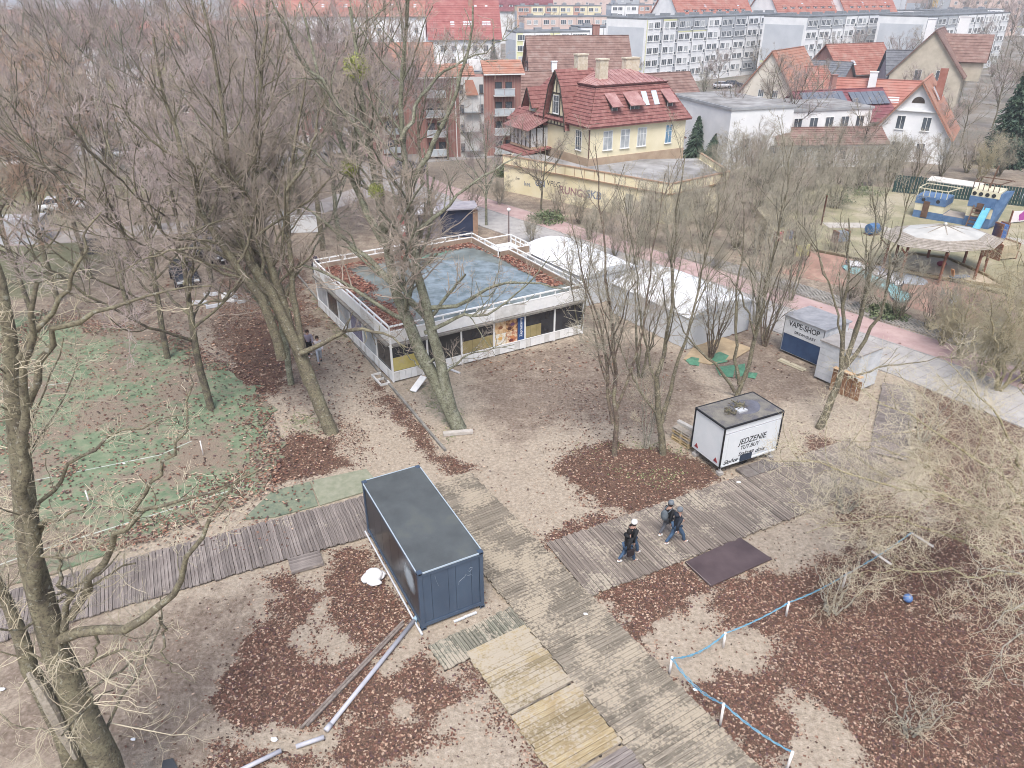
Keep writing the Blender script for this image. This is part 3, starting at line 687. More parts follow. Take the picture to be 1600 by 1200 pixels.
# bleached wooden pallet leaned against its trunk
pw = mat('pallet_wood', '#a8905f', '#bfa878', 6, .85, .005, 40, rnd=.12)
pwg = mat('pallet_wood_grey', '#8e8578', '#a69d90', 6, .85, .005, 40, rnd=.12)
def pallet(label, loc, rot, m=pw, group=None):
    r = thing('wooden_pallet', label, 'pallet', loc, 0, group); r.rotation_euler = rot
    bd = MB().box(-.6, -.048, 0, .6, .048, .022).mesh('deck_board', m); 
    for i in range(7): link('deck_board', bd, r, (0, -.35+i*.117, .122))
    st = MB().box(-.05, -.4, .022, .05, .4, .122).mesh('stringer', m)
    for x in (-.55, 0, .55): link('stringer', st, r, (x, 0, 0))
    bb = MB().box(-.6, -.048, 0, .6, .048, .021).mesh('bottom_board', m)
    for y in (-.35, 0, .35): link('bottom_board', bb, r, (0, y, 0))
    return r
p = Z(118, 1180, Y1-.75)
pl = pallet('pale slatted pallet leaning on the old split tree, bottom left corner', (p[0], p[1]-.05, .35), (R(62), R(0), R(25))); pl.scale = (.75, 1.2, 1)
# -- trees round the leaf mound
TH = .9
Y4 = Yt(960, 712)
build_tree('slender_tree', 'slender reddish double trunk tree on the leafy mound, left of the trailer pair', 'tree', [
    limb(Y4, [(960,716),(963,660),(965,610),(962,560),(957,510),(950,460),(945,390),(938,310),(930,230)], .15, .02, [0,0,.5]),
    limb(Y4, [(958,662),(950,625),(945,600),(948,560),(940,510),(920,460),(905,400),(890,330)], .11, .02, [0,.3,.8]),
    limb(Y4, [(963,640),(985,585),(1000,530),(1012,470),(1020,400),(1030,330),(1040,270)], .08, .015, [0,-.3,-.6])], 14, THIN, bark_brown, tw_olive)
Y5 = Yt(1036, 708)
build_tree('slender_tree', 'forked tree beside the pallet stack and the white food trailer', 'tree', [
    limb(Y5, [(1036,712),(1034,672),(1030,645),(1024,600),(1030,560),(1045,520),(1052,450),(1050,380),(1060,300),(1070,240)], .2, .02, [0,0,.5]),
    limb(Y5, [(1034,660),(1044,620),(1052,585),(1066,545),(1078,500),(1090,455),(1110,380),(1125,300)], .13, .02, [0,.2,.4]),
    limb(Y5, [(1032,655),(1010,625),(988,595),(975,560),(960,530)], .08, .015, [0,-.4]),
    limb(Y5, [(1030,620),(1020,570),(1000,520),(1000,450),(985,370),(975,300)], .08, .015, [0,.4])], 15, THIN, bark_moss, tw_olive)
Y7 = Yt(1283, 668)
build_tree('slender_tree', 'leaning tree forking low in front of the white kiosks', 'tree', [
    limb(Y7, [(1280,668),(1300,630),(1312,592),(1320,565),(1316,520),(1322,460),(1330,400),(1322,340)], .24, .03, [0,0,.3]),
    limb(Y7, [(1318,575),(1330,540),(1348,490),(1355,450),(1362,400),(1366,350),(1362,290)], .15, .02, [0,.3,.6]),
    limb(Y7, [(1320,575),(1350,540),(1368,510),(1385,470),(1385,420),(1400,370),(1420,310),(1440,260)], .12, .02, [0,-.3,-.5]),
    limb(Y7, [(1325,590),(1345,585),(1380,572),(1430,566),(1480,555),(1530,560)], .07, .012, [0,-.5]),
    limb(Y7, [(1322,560),(1345,500),(1352,440),(1375,380),(1388,330),(1385,260)], .09, .015, [0,.6,1]),
    limb(Y7, [(1316,540),(1310,480),(1290,430),(1270,380),(1240,330)], .07, .012, [0,.5])], 16, THIN, bark_moss, tw_olive)
Y8 = Yt(1150, 618)
build_tree('slender_tree', 'leaning trunk tree rising behind the food trailer', 'tree', [
    limb(Y8, [(1150,622),(1162,600),(1182,520),(1196,470),(1205,420),(1215,350),(1230,280),(1240,220)], .16, .02, [0,.4,1]),
    limb(Y8, [(1148,612),(1130,580),(1105,555),(1080,540),(1060,500),(1050,460)], .11, .02, [0,-.3]),
    limb(Y8, [(1155,600),(1150,560),(1148,500),(1150,440),(1165,380),(1160,310)], .12, .02, [0,.4]),
    limb(Y8, [(1180,530),(1165,470),(1140,430),(1110,420)], .07, .012)], 17, THIN, bark_moss, tw_olive)
rng = np.random.default_rng(99)
# copied young multi-stem trees
multi = []
for q in range(4):
    rr = np.random.default_rng(200+q)
    o = build_tree('young_tree', 'x', 'tree', proto_limbs(rr, 9, .085, 5+q % 3, .26, multi=True), 300+q, THIN, [bark, bark_moss, bark_brown, bark_pale][q], [tw_olive, tw_brown, tw_olive, tw_pale][q], group='young multi stemmed trees between the huts')
    multi.append(kids(o))
spots = [(905,520,.9,'before the right end of the pavilion'),(1000,590,.8,'in front of the near marquee'),
         (1195,540,.85,'behind the vape kiosk'),(1180,505,.9,'at the right end of the near marquee'),(1235,470,.85,'by the cycle path behind the vape kiosk'),(985,440,.9,'between the two marquees'),
         (1110,560,.8,'next to the tan ground sheet'),(1010,700,.55,'small, between the two mound trees')]
for i, (px, py, s, d) in enumerate(spots):
    src = multi[i % 4]; lab = 'multi stemmed bare young tree '+d; loc = G(px, py)
    if i < 4: src.location = loc; src.scale = (s, s, s); src['label'] = lab
    else: copy_tree(src, loc, rng.uniform(0, 6.28), s, lab)
# copied tall park trees
tall = []
cfg = [(16, .27, 9, .42, bark, tw_purple), (18, .3, 10, .36, bark_moss, tw_purple), (15, .25, 9, .46, bark, tw_brown), (17, .28, 9, .4, bark_green, tw_purple), (15, .26, 8, .5, bark, tw_rust), (16, .26, 9, .42, bark_moss, tw_brown)]
for q, (h, r0, n, sp, mt, mc) in enumerate(cfg):
    rr = np.random.default_rng(400+q)
    tall.append(kids(build_tree('park_tree', 'x', 'tree', proto_limbs(rr, h, r0*.8, n, sp), 500+q, BROAD, mt, mc, group='bare park trees in the grove on the left')))
TS = [  # base px, py, prototype, scale, note
 (330,640,0,.95,'right of the turf pitch'),(262,560,2,.95,'at the far edge of the turf pitch'),(455,600,3,.85,'behind the leaning tree left of the sandy track'),(205,500,5,.9,'behind the pitch'),(60,520,4,.85,'rusty crown behind the pitch, far left'),
 (410,470,1,.95,'above the white scraps of board'),(330,440,0,.95,'beside the dark parked car'),(140,430,4,.95,'rusty crown on the left of the lawn'),(20,410,2,.9,'at the far left lawn edge'),(505,390,1,1.05,'behind the pavilion left corner'),
 (530,375,3,1.0,'close behind the pavilion back rail'),(470,350,5,1.05,'by the white utility panel'),(600,345,1,1.0,'behind the pavilion, near the red and white notice column'),(385,350,0,1.05,'on the gravel track verge'),(250,360,2,1.05,'mid grove'),
 (100,340,4,1.0,'rusty crown over the small lawn'),(310,300,3,1.0,'by the gravel track'),(430,280,0,1.05,'near the road bend'),(560,290,5,.95,'in front of the brick flats'),(660,290,1,.85,'left of the brick flats entrance'),
 (180,270,2,1.1,'over the far lawn'),(40,270,5,1.1,'far left by the road'),(350,240,1,1.1,'across the road'),(500,235,3,1.0,'across the road before the white terrace'),(240,215,0,1.15,'left of the white terrace'),
 (120,205,2,1.15,'far left beyond the lawn'),(10,200,5,1.15,'beside the brick house, far left'),(420,200,2,1.0,'before the long white terrace'),(590,215,0,.8,'left of the brick flats'),(300,175,3,1.1,'far behind the grove'),
 (180,165,1,1.1,'far behind the grove, left'),(60,160,0,1.1,'far left horizon'),(760,352,3,.6,'thin, beside the navy kiosk'),(845,330,2,.55,'on the verge below the yellow annex'),(700,250,5,.7,'before the brick flats door'),
 (360,145,2,1.1,'at the foot of the white terrace'),(100,120,3,1.2,'far left skyline'),(240,125,5,1.2,'skyline behind the grove'),
 (200,400,0,.9,'left of the gravel track'),(90,470,1,.85,'between lawn and pitch'),(400,320,3,1.1,'middle of the gravel track bend'),(350,280,4,1.1,'rusty crown by the road'),(150,310,0,1.1,'at the lawn edge by the hut'),(230,300,3,1.0,'by the cabinet'),(60,300,3,1.0,'left lawn middle'),(520,260,0,1.0,'left of the giant tree, across the track'),(460,250,1,1.0,'behind the utility cabinet'),(620,255,3,.8,'in front of the flats, left end'),(380,225,5,1.1,'across the road, centre'),(160,225,0,1.1,'behind the silver car'),(280,240,1,1.1,'road side, centre left'),(-30,330,0,1.1,'outside left by the hut'),(-40,470,2,1.0,'left edge by the pitch')]
for i, (px, py, q, s, d) in enumerate(TS):
    lab = 'tall bare park tree '+d; loc = G(px, py); src = tall[q]
    if 'label' in src.keys() and src['label'] == 'x': src.location = loc; src.scale = (s, s, s); src['label'] = lab; src.rotation_euler.z = rng.uniform(0, 6.28)
    else: copy_tree(src, loc, rng.uniform(0, 6.28), s, lab, s*rng.uniform(.92, 1.08))
# far garden trees
SMALL = [(745,115,.55,0),(800,70,.8,2),(700,120,.6,5),(860,85,.7,1),(905,85,.7,0),(1000,135,.45,2),(1100,150,.4,3),(1135,240,.5,1),(1200,190,.7,2),(1230,245,.7,0),(1270,200,.6,5),(1290,130,.6,3),(1330,120,.6,1),(1390,150,.7,0),(1430,125,.7,5),(1440,60,1,1),(1500,60,1.1,3),(1560,70,1.1,0),(1590,110,.9,2),(1430,60,.9,5),(1560,160,.6,5),(1340,260,.5,2),(1460,250,.45,3),(1120,140,.5,0),(1260,95,.7,1),(1180,120,.5,5),(1520,110,.7,1),(1350,90,.6,2),(775,140,.5,3),(640,110,.7,1),(560,100,.8,2),(1550,200,.6,0),(1590,180,.7,2),(1500,230,.5,5),(1420,200,.55,0),(1570,90,.9,1),(1480,90,.8,3),(1400,100,.8,2),(1530,60,1,5),(1600,60,1,0),(830,55,.8,1),(900,50,.8,5),(690,150,.5,0),(1160,60,.5,3),(1010,280,.35,5)]
words = ['before the brick roof of the timbered house','in front of the yellow and white flats','under the maroon roof','beside the low white flats','against the pale end of the low flats','at the foot of the first long block','in the car park of the first long block','behind the yellow garage','before the white workshop wall','right of the white workshop','by the solar roofs','above the cream gable','near the dark shed roof','between the old brick houses','left of the big cream gable house','in front of the far long block','below the far long block, right','at the right edge skyline','beside the orange roof on the right edge','behind the cream gable house','next to the tall spruce','behind the green fence on the left','before the white cottage wall','by the long block car park','below the second long block','left of the cream gable','right of the cream gable house','behind the brick sheds','behind the brick flats','left of the red roofed house','before the long white terrace, right','between the cottage and the spruces','right edge gardens','behind the cottage chimney','left behind the cottage ridge','under the skyline, far right','over the large gable house, left','behind the lavender gabled house','over the large gable house, right','right edge under the skyline','below the salmon block','below the pale block','before the flats wing','behind the first long block','on the annex forecourt']
for i, (px, py, s, q) in enumerate(SMALL):
    o = copy_tree(tall[q], G(px, py), rng.uniform(0, 6.28), s, 'bare garden tree '+words[i]); o.name = 'garden_tree'; o['group'] = 'bare garden trees among the houses'
# shrubs
bushes = []
for q, (mt, mc) in enumerate(((bark, tw_olive), (bark_moss, tw_brown), (bark_pale, tw_olive), (bark_yel, tw_yel))):
    rr = np.random.default_rng(600+q)
    sp = dict(lv=[dict(den=2.2, ang=(20, 50), ratio=.45, n=5, wander=.2, up=.15, t0=.1, rr=.5, rmin=.009, lmin=.6), dict(den=3.6, ang=(25, 60), ratio=.5, n=4, wander=.25, up=.1, rr=.55, rmin=.006, lmin=.35), dict(den=9, ang=(25, 65), ratio=.5, n=2, wander=.25, up=.05, rr=.6, rmin=.006, lmin=.3)], knot=.06, split=1)
    bushes.append(kids(build_tree('shrub', 'x', 'shrub', proto_limbs(rr, 4.2, .05, 11, .42, multi=True), 700+q, sp, mt, mc, group='leafless shrubs along the verge')))
BS = [(870,335,.7,1,'below the yellow annex wall, left'),(905,350,.8,0,'below the yellow annex wall, middle'),(950,365,.9,2,'below the yellow annex wall, right'),(1000,385,1.0,0,'between annex and near marquee, left'),(1050,385,1.1,2,'in front of the garage'),(1100,380,1.2,0,'right of the garage'),(1150,390,1.2,1,'beside the verge lattice, left end'),(1120,330,1.3,2,'behind the garage corner'),(1180,340,1.4,0,'in the thicket right of the garage'),
      (1230,345,1.3,1,'middle of the thicket'),(1200,300,1.4,0,'back of the thicket'),(1270,310,1.3,2,'back of the thicket, right'),(1300,340,1.1,0,'left of the playground lawn'),(1250,390,.9,1,'above the lattice verge'),(1300,410,.7,1,'at the left end of the painted bank'),(1340,280,1.2,1,'behind the green fence, left'),(1400,270,1.1,2,'behind the green fence, middle'),(1180,265,1.3,1,'before the white workshop'),(1130,260,1.2,0,'beside the workshop corner'),(1290,270,1.3,0,'below the solar roofs'),
      (1350,485,.8,1,'at the foot of the painted bank, left'),(1400,500,.9,0,'at the foot of the painted bank'),(1450,515,.8,1,'at the foot of the painted bank, right'),(1230,420,.8,0,'by the yellow play panel'),(740,330,.8,1,'beside the navy kiosk'),(830,380,.6,2,'behind the far marquee'),(1530,285,1.2,3,'behind the silver car'),(1590,260,1.3,3,'right of the silver car'),(960,400,.7,1,'in the verge by the marquees'),(1120,420,.6,2,'on the verge by the cycle path'),
 (1140,360,1.2,1,'centre of the thicket, front'),(1170,310,1.4,1,'centre of the thicket, back'),(1215,320,1.4,2,'thicket under the low white row'),(1260,350,1.1,0,'thicket right part, front'),(1300,300,1.3,1,'thicket below the solar roofs, front'),(1330,310,1.2,0,'between thicket and lawn'),(1210,370,1.1,2,'front of the thicket by the lawn'),(1090,350,1.1,1,'against the garage wall, left'),(1060,345,1.0,2,'against the garage wall'),(1020,350,.9,0,'between annex doors'),(1180,400,.9,0,'above the verge, centre left'),(1240,290,1.4,0,'left below the low white row'),(1150,280,1.3,2,'below the workshop window'),(1100,300,1.1,0,'right of the garage roof corner'),(1360,290,1.2,2,'before the cottage, left'),(1390,285,1.1,0,'before the cottage door'),(1430,280,1.1,1,'before the cottage gable'),(1470,275,1.1,0,'right corner of the cottage'),(1510,270,1.2,1,'between cottage and spruce'),(1440,250,1.0,2,'at the cottage foot'),(1560,275,1.1,0,'before the grey shed'),(1480,205,.9,1,'garden behind the cottage'),(1550,120,1.2,0,'garden under the large gable house, right'),(1500,140,1.2,2,'garden under the large gable house'),(1450,150,1.1,1,'garden left of the large gable house'),(1380,165,1.0,0,'garden behind the orange tiled house'),(1590,140,1.3,2,'right edge gardens, upper'),(1170,150,1.0,1,'hedge by the long block car park'),(1100,145,1.0,0,'hedge left in the long block car park'),(1240,140,1.1,2,'hedge right of the car park'),(1120,180,.8,0,'behind the workshop roof'),(780,320,.7,2,'left foot of the annex'),(920,375,.7,0,'verge before the marquees'),(1050,410,.7,1,'verge behind the near marquee'),(1480,525,.9,2,'below the painted stars'),(1550,540,.9,1,'below the painted circle'),(1330,470,.7,0,'left end of the bank foot'),(1600,600,.9,3,'right edge over the verge'),(1530,590,.9,3,'straw coloured over the lattice'),(1470,540,.7,3,'straw coloured over the lattice, left')]
for i, (px, py, s, q, d) in enumerate(BS):
    lab = 'bare tangled shrub '+d; src = bushes[q]
    if src['label'] == 'x': src.location = G(px, py); src.scale = (s, s, s); src['label'] = lab
    else: copy_tree(src, G(px, py), rng.uniform(0, 6.28), s, lab)
# -- twisted pale trees, bottom right
TH = .5
YA = Yt(1640, 940)
build_tree('twisted_tree', 'pale lichen covered tree with twisting branches filling the right edge', 'tree', [
    limb(YA, [(1660,960),(1650,880),(1610,800),(1560,740),(1500,700),(1440,660),(1380,630),(1330,600)], .16, .03, [0,0,1,2]),
    limb(YA, [(1640,860),(1560,800),(1480,770),(1400,760),(1330,735),(1250,720),(1200,715)], .13, .02, [0,-.3,.5]),
    limb(YA, [(1640,900),(1560,870),(1500,850),(1440,820),(1380,800),(1310,810),(1270,830)], .13, .02, [0,-.6,-.8]),
    limb(YA, [(1650,900),(1600,900),(1540,900),(1460,890),(1380,880),(1320,900)], .12, .02, [0,-.8,-1]),
    limb(YA, [(1640,820),(1590,720),(1560,650),(1520,610),(1480,560)], .13, .02, [0,1,2]),
    limb(YA, [(1640,780),(1640,700),(1620,640),(1590,590)], .1, .02, [0,1,2]),
    limb(YA, [(1650,930),(1600,950),(1560,970),(1530,1000)], .1, .015, [0,-1]),
    limb(YA, [(1640,860),(1600,840),(1540,790),(1460,730),(1400,700),(1350,700)], .1, .02, [0,.5,1])], 21, CURLY, bark_yel, tw_white)
YB = Yt(1690, 1120)
build_tree('twisted_tree', 'nearer pale twisting tree at the lower right edge', 'tree', [
    limb(YB-2, [(1760,1100),(1700,1000),(1650,960),(1600,930),(1560,940),(1530,980)], .12, .015, [0,-.3]),
    limb(YB-2, [(1700,1000),(1640,980),(1590,990),(1560,1030),(1590,1080)], .08, .012, [0,-.5]),
    limb(YB-2, [(1700,1000),(1660,900),(1640,860),(1600,850),(1570,870)], .09, .012, [0,.3]),
    limb(YB-2, [(1680,980),(1620,900),(1580,880),(1530,890),(1490,920)], .07, .01, [0,0])], 22, CURLY, bark_pale, tw_white)
for i, (px, py, s, lab, mt, mc) in enumerate(((1560,610,1.15,'straw coloured willow like shrub spilling over the cycle path, right edge',bark_yel,tw_yel),(1500,560,.9,'yellowish tangled shrub below the painted bank',bark_yel,tw_yel),(1600,520,1.1,'yellowish shrub before the sandpit, right edge',bark_yel,tw_yel),(1440,690,.5,'low pale thicket over the plank path end',bark_pale,tw_white),(1320,800,.45,'low pale thicket beside the boardwalk end',bark_pale,tw_pale),(1300,960,.34,'grey brush by the rope posts',bark_pale,tw_pale),(1420,1150,.3,'grey twiggy brush in the leaves, lower right',bark_pale,tw_pale))):
    build_tree('twisted_shrub', lab, 'shrub', proto_limbs(np.random.default_rng(900+i), 6.5*s, .07*s+.02, 7, .62, multi=True), 950+i, CURLY if s > .6 else dict(lv=CURLY['lv'][:3], knot=.05, split=1), mt, mc, loc=G(px, py))
# -- conifers
cm = mat('spruce_needles', '#2f4238', '#48604c', 1.2, .9, c3='#5c7358')
def conifer(label, loc, h, r0, seed, n=1500):
    rr = np.random.default_rng(seed); root = thing('spruce_tree', label, 'tree', loc, 0)
    link('trunk', MB().tube([(0, 0, 0), (0, 0, h*.5), (0, 0, h*.97)], [h*.02, h*.013, .03], 8).mesh('trunk', bark), root)
    z = h*(.06+.93*rr.random(n)**1.25); a = rr.uniform(0, 6.283, n); R1 = r0*(1-z/h)**.85*rr.uniform(.55, 1.1, n)+.1
    n2 = 7; V = []
    for f in np.linspace(.25, 1, n2):
        V.append(np.stack([np.cos(a)*R1*f, np.sin(a)*R1*f, z-R1*.32*f*f+.1], 1))
    P = np.stack(V, 1)  # boughs
    Rr = np.linspace(.09, .03, n2)[None]*(.5+R1[:, None]/r0); V1, F1 = tubes(P, np.repeat(Rr, 1, 0)*1.0, 3)
    # needle sprays: quads along boughs
    m = n*9; bi = rr.integers(0, n, m); ti = rr.random(m)*(n2-1); i0 = np.minimum(ti.astype(int), n2-2); fr = (ti-i0)[:, None]
    c = P[bi, i0]*(1-fr)+P[bi, i0+1]*fr; d = nrm(rr.normal(size=(m, 3))+np.array([0, 0, -.5])); e = nrm(np.cross(d, rr.normal(size=(m, 3)))); l = rr.uniform(.12, .32, (m, 1))*h/9; wd = l*.3
    Q = np.stack([c-e*wd, c+e*wd, c+d*l+e*wd*.4, c+d*l-e*wd*.4], 1).reshape(-1, 3)
    V_ = np.concatenate([V1, Q]); F_ = np.concatenate([F1, np.arange(len(Q)).reshape(-1, 4)+len(V1)])
    link('crown', npmesh('crown', V_, F_, cm), root); return root
conifer('tall dark green spruce at the right edge beside the orange roofed white cottage', G(1568, 258), 12.5, 3.6, 31, 1700)
conifer('second dark spruce behind the tall one at the right edge', G(1600, 225), 12, 3.2, 32, 1200)
conifer('small spruce in front of the second long block', G(1388, 85), 9, 2.2, 33, 500)
conifer('little pointed spruce behind the brick flats', G(771, 110), 8, 1.8, 34, 400)
conifer('dark yew shrub against the villa right wall', G(1085, 250), 5.5, 2, 35, 700)
conifer('round dark conifer below the white workshop', G(1115, 258), 4, 2.6, 36, 900)
conifer('dark evergreen at the far left behind the lawn', G(8, 240), 7, 2.6, 37, 700)
# green ivy and low evergreen shrubs
def evergreen(label, loc, r, h, seed, n=2600, m=None, name='evergreen_shrub'):
    rr = np.random.default_rng(seed); d = nrm(rr.normal(size=(n, 3))); d[:, 2] = np.abs(d[:, 2]); k = rr.uniform(.5, 1.05, (n, 1))*(1+.25*np.sin(d[:, :1]*7+seed)*np.cos(d[:, 1:2]*6)); c = d*k*np.array([r, r, h])
    e = nrm(rr.normal(size=(n, 3))); f = nrm(np.cross(e, rr.normal(size=(n, 3)))); l = rr.uniform(.06, .16, (n, 1))
    Q = np.stack([c-e*l, c-f*l*.5, c+e*l, c+f*l*.5], 1).reshape(-1, 3)
    root = thing(name, label, 'shrub', loc); link('foliage', npmesh('foliage', Q, np.arange(len(Q)).reshape(-1, 4), m or mat('evergreen_leaves', '#4a5a3c', '#66764c', 2, .8, c3='#7b8458')), root)
    st = MB()
    for q in range(5): a = q*1.26; st.tube([(0, 0, 0), (math.cos(a)*r*.4, math.sin(a)*r*.4, h*.5), (math.cos(a)*r*.6, math.sin(a)*r*.6, h*.85)], [.05, .03, .015], 5)
    st.obj('stem', bark, root); return root
evergreen('green laurel shrub left of the playground lawn', G(1310, 330), 1.8, 1.5, 1)
evergreen('dark green shrub behind the playship', G(1345, 318), 2.2, 1.6, 2)
evergreen('yellow green clump in the thicket right of the garage', G(1215, 335), 1.2, 1.2, 3)
evergreen('green shrub at the foot of the painted bank', G(1385, 492), 1.4, .7, 4, 1500)
evergreen('round clipped shrub in the car park of the long block', G(1200, 142), 2.2, 2, 5)
evergreen('dark shrub at the left corner of the yellow annex', G(788, 275), 1.2, 1.4, 6, 1200)
evergreen('low ivy clump in the verge before the annex', G(855, 345), 1.8, .9, 7, 1500)
# -- mistletoe
mm = mat('mistletoe_leaves', '#8c9a2a', '#abb53a', 5, .8, c3='#6a7430')
def mistletoe(label, c, r, seed):
    rr = np.random.default_rng(seed); n = 1500; d = nrm(rr.normal(size=(n, 3))); k = rr.uniform(.25, 1.0, (n, 1)); p = d*k*r
    e = nrm(rr.normal(size=(n, 3))); f = nrm(np.cross(e, d)); l = r*rr.uniform(.05, .1, (n, 1)); Q = np.stack([p-e*l, p-f*l*.45, p+e*l, p+f*l*.45], 1).reshape(-1, 3)
    root = thing('mistletoe', label, 'mistletoe', c, 0, 'green mistletoe balls in the giant tree'); link('leaves', npmesh('leaves', Q, np.arange(len(Q)).reshape(-1, 4), mm), root)
    m_ = 70; dd = nrm(rr.normal(size=(m_, 3))); P = np.stack([dd*0, dd*r*.5, dd*r*.93+rr.normal(size=(m_, 3))*r*.05], 1); V1, F1 = tubes(P, np.full((m_, 3), .012), 3)
    link('stems', npmesh('stems', V1, F1, mat('mistletoe_stem', '#6f7440')), root)
mistletoe('largest yellow green mistletoe ball, highest in the giant tree', Z(557, 105, Y3+1.5), .62, 1)
mistletoe('middle mistletoe ball in the giant tree, left of its stem', Z(547, 262, Y3+1), .46, 2)
mistletoe('lowest mistletoe ball on the giant tree stem', Z(588, 299, Y3+.3), .4, 3)
mistletoe('faint mistletoe ball high in the left grove', Z(256, 122, 75), 1.3, 4)
mistletoe('small mistletoe ball low in the left grove crown', Z(178, 138, 80), .8, 5)
# ------------------------------------------------------------------ windows
wf = mat('window_frame_white', '#d9dad8', rough=.5); wd_ = mat('window_frame_dark', '#4a4038', rough=.6)
glass = mat('window_glass', '#3f464e', '#5d6770', .6, .15, spec=.6); glass_l = mat('window_glass_curtain', '#8e969b', '#b4b8b8', 1.2, .25, spec=.6)
_wm = {}
def win_meshes(w, h, nv, nh, fm, gm_, tb=.06):
    k = (round(w, 2), round(h, 2), nv, nh, fm.name, gm_.name)
    if k not in _wm:
        b = MB(); y0, y1 = -.05, .0
        b.box(-w/2, y0, 0, -w/2+tb, y1, h); b.box(w/2-tb, y0, 0, w/2, y1, h); b.box(-w/2+tb, y0, 0, w/2-tb, y1, tb); b.box(-w/2+tb, y0, h-tb, w/2-tb, y1, h)
        for i in range(1, nv): x = -w/2+w*i/nv; b.box(x-tb*.4, y0+.008, tb, x+tb*.4, y1, h-tb)
        for i in range(1, nh): z = h*i/nh if nh != 2 else h*.66; b.box(-w/2+tb, y0+.012, z-tb*.35, w/2-tb, y1-.004, z+tb*.35)
        b.box(-w/2-.05, -.14, -.05, w/2+.05, 0, -.005)
        g = MB().box(-w/2+tb*.5, -.022, tb*.5, w/2-tb*.5, -.004, h-tb*.5)
        _wm[k] = (b.mesh('window', fm), g.mesh('pane', gm_))
    return _wm[k]
def window(parent, face, u, z, w=1.4, h=1.4, nv=3, nh=1, fm=None, gm_=None, off=0., child=True, name='window'):
    a, g = win_meshes(w, h, nv, nh, fm or wf, gm_ or glass); o = link(name, a, parent)
    if face == 'f': o.location = (u, -off-.002, z)
    elif face == 'l': o.location = (-off-.002, u, z); o.rotation_euler = (0, 0, -math.pi/2)
    elif face == 'r': o.location = (off+.002, u, z); o.rotation_euler = (0, 0, math.pi/2)
    link('pane', g, o); return o
def roofplane(b, bl, br, tr, tl, n, th=.05): b.courses(bl, br, tr, tl, n, th)
ROOF = {}
def roofmat(name, a, b_, c_, sc=2.2, rough=.75):
    m = bpy.data.materials.new(name); t = NT(m)
    c = t.ramp(t.noise(sc, 6), [(.3, srgb(a)), (.5, srgb(b_)), (.7, srgb(c_))]); t.l(c, t.b.inputs['Base Color'])
    t.b.inputs['Roughness'].default_value = rough; t.b.inputs['Specular IOR Level'].default_value = .25; t.bump(t.noise(14, 3), .03, .5); ROOF[name] = m; return m
roofmat('roof_red_metal_tile', '#794844', '#8a5650', '#9a6c64'); roofmat('roof_pink_metal', '#8d5f5c', '#a1736e', '#b48d87', 1.2, .5)
roofmat('roof_orange_tile', '#99644e', '#ab755c', '#9c8272', 1.1); roofmat('roof_brown_tile', '#6d5148', '#84655a', '#8f7a70', .9); roofmat('roof_red_bright', '#8f4a46', '#9c5852', '#a66c64', .6)
roofmat('roof_orange_red', '#99594a', '#a76a5a', '#a47c6e', .5); roofmat('roof_maroon', '#6f3f44', '#80484e', '#8a5a5c', 1); roofmat('roof_slate_dark', '#55585f', '#666a71', '#74777c', 1)
roofmat('roof_felt', '#716e6b', '#8b8986', '#a3a2a0', .5, .9); roofmat('roof_brick_old', '#8a5345', '#9c6353', '#a37c6d', .7)
W_cream = mat('wall_cream', '#d6caa0', '#ded3ae', .7, .9, .01, 20); W_white = mat('wall_white', '#d3d5d6', '#e0e1e1', .5, .9, .01, 20)
W_grey = mat('wall_grey', '#a9adb2', '#b4b7ba', .4, .9); W_yel = mat('wall_yellow', '#dccf9e', '#e2d8b4', .5, .9); W_pink = mat('wall_pinkish', '#c4a79a', '#cdb5a9', .4, .9)
W_beige = mat('wall_beige_stone', '#aaa08c', '#bab09c', .9, .9, .01, 15); W_lav = mat('wall_lavender_grey', '#9b979f', '#aaa6aa', .6, .9)
bt = bpy.data.materials.new('wall_brick'); t = NT(bt); br = t.n('ShaderNodeTexBrick'); br.inputs['Scale'].default_value = 3.5; br.inputs['Color1'].default_value = srgb('#8a5a50'); br.inputs['Color2'].default_value = srgb('#a06c5e'); br.inputs['Mortar'].default_value = srgb('#a09088'); br.inputs['Mortar Size'].default_value = .012
t.l(t.pos(), br.inputs['Vector']); t.l(t.mix(t.ramp(t.noise(.6, 4), [(.3, (.0, 0, 0)), (.8, (.5, .5, .5))]), br.outputs[0], srgb('#9c7064')), t.b.inputs['Base Color']); t.b.inputs['Roughness'].default_value = .9
W_brick = bt; timber = mat('dark_timber', '#3f3630', '#514840', 3, .8)
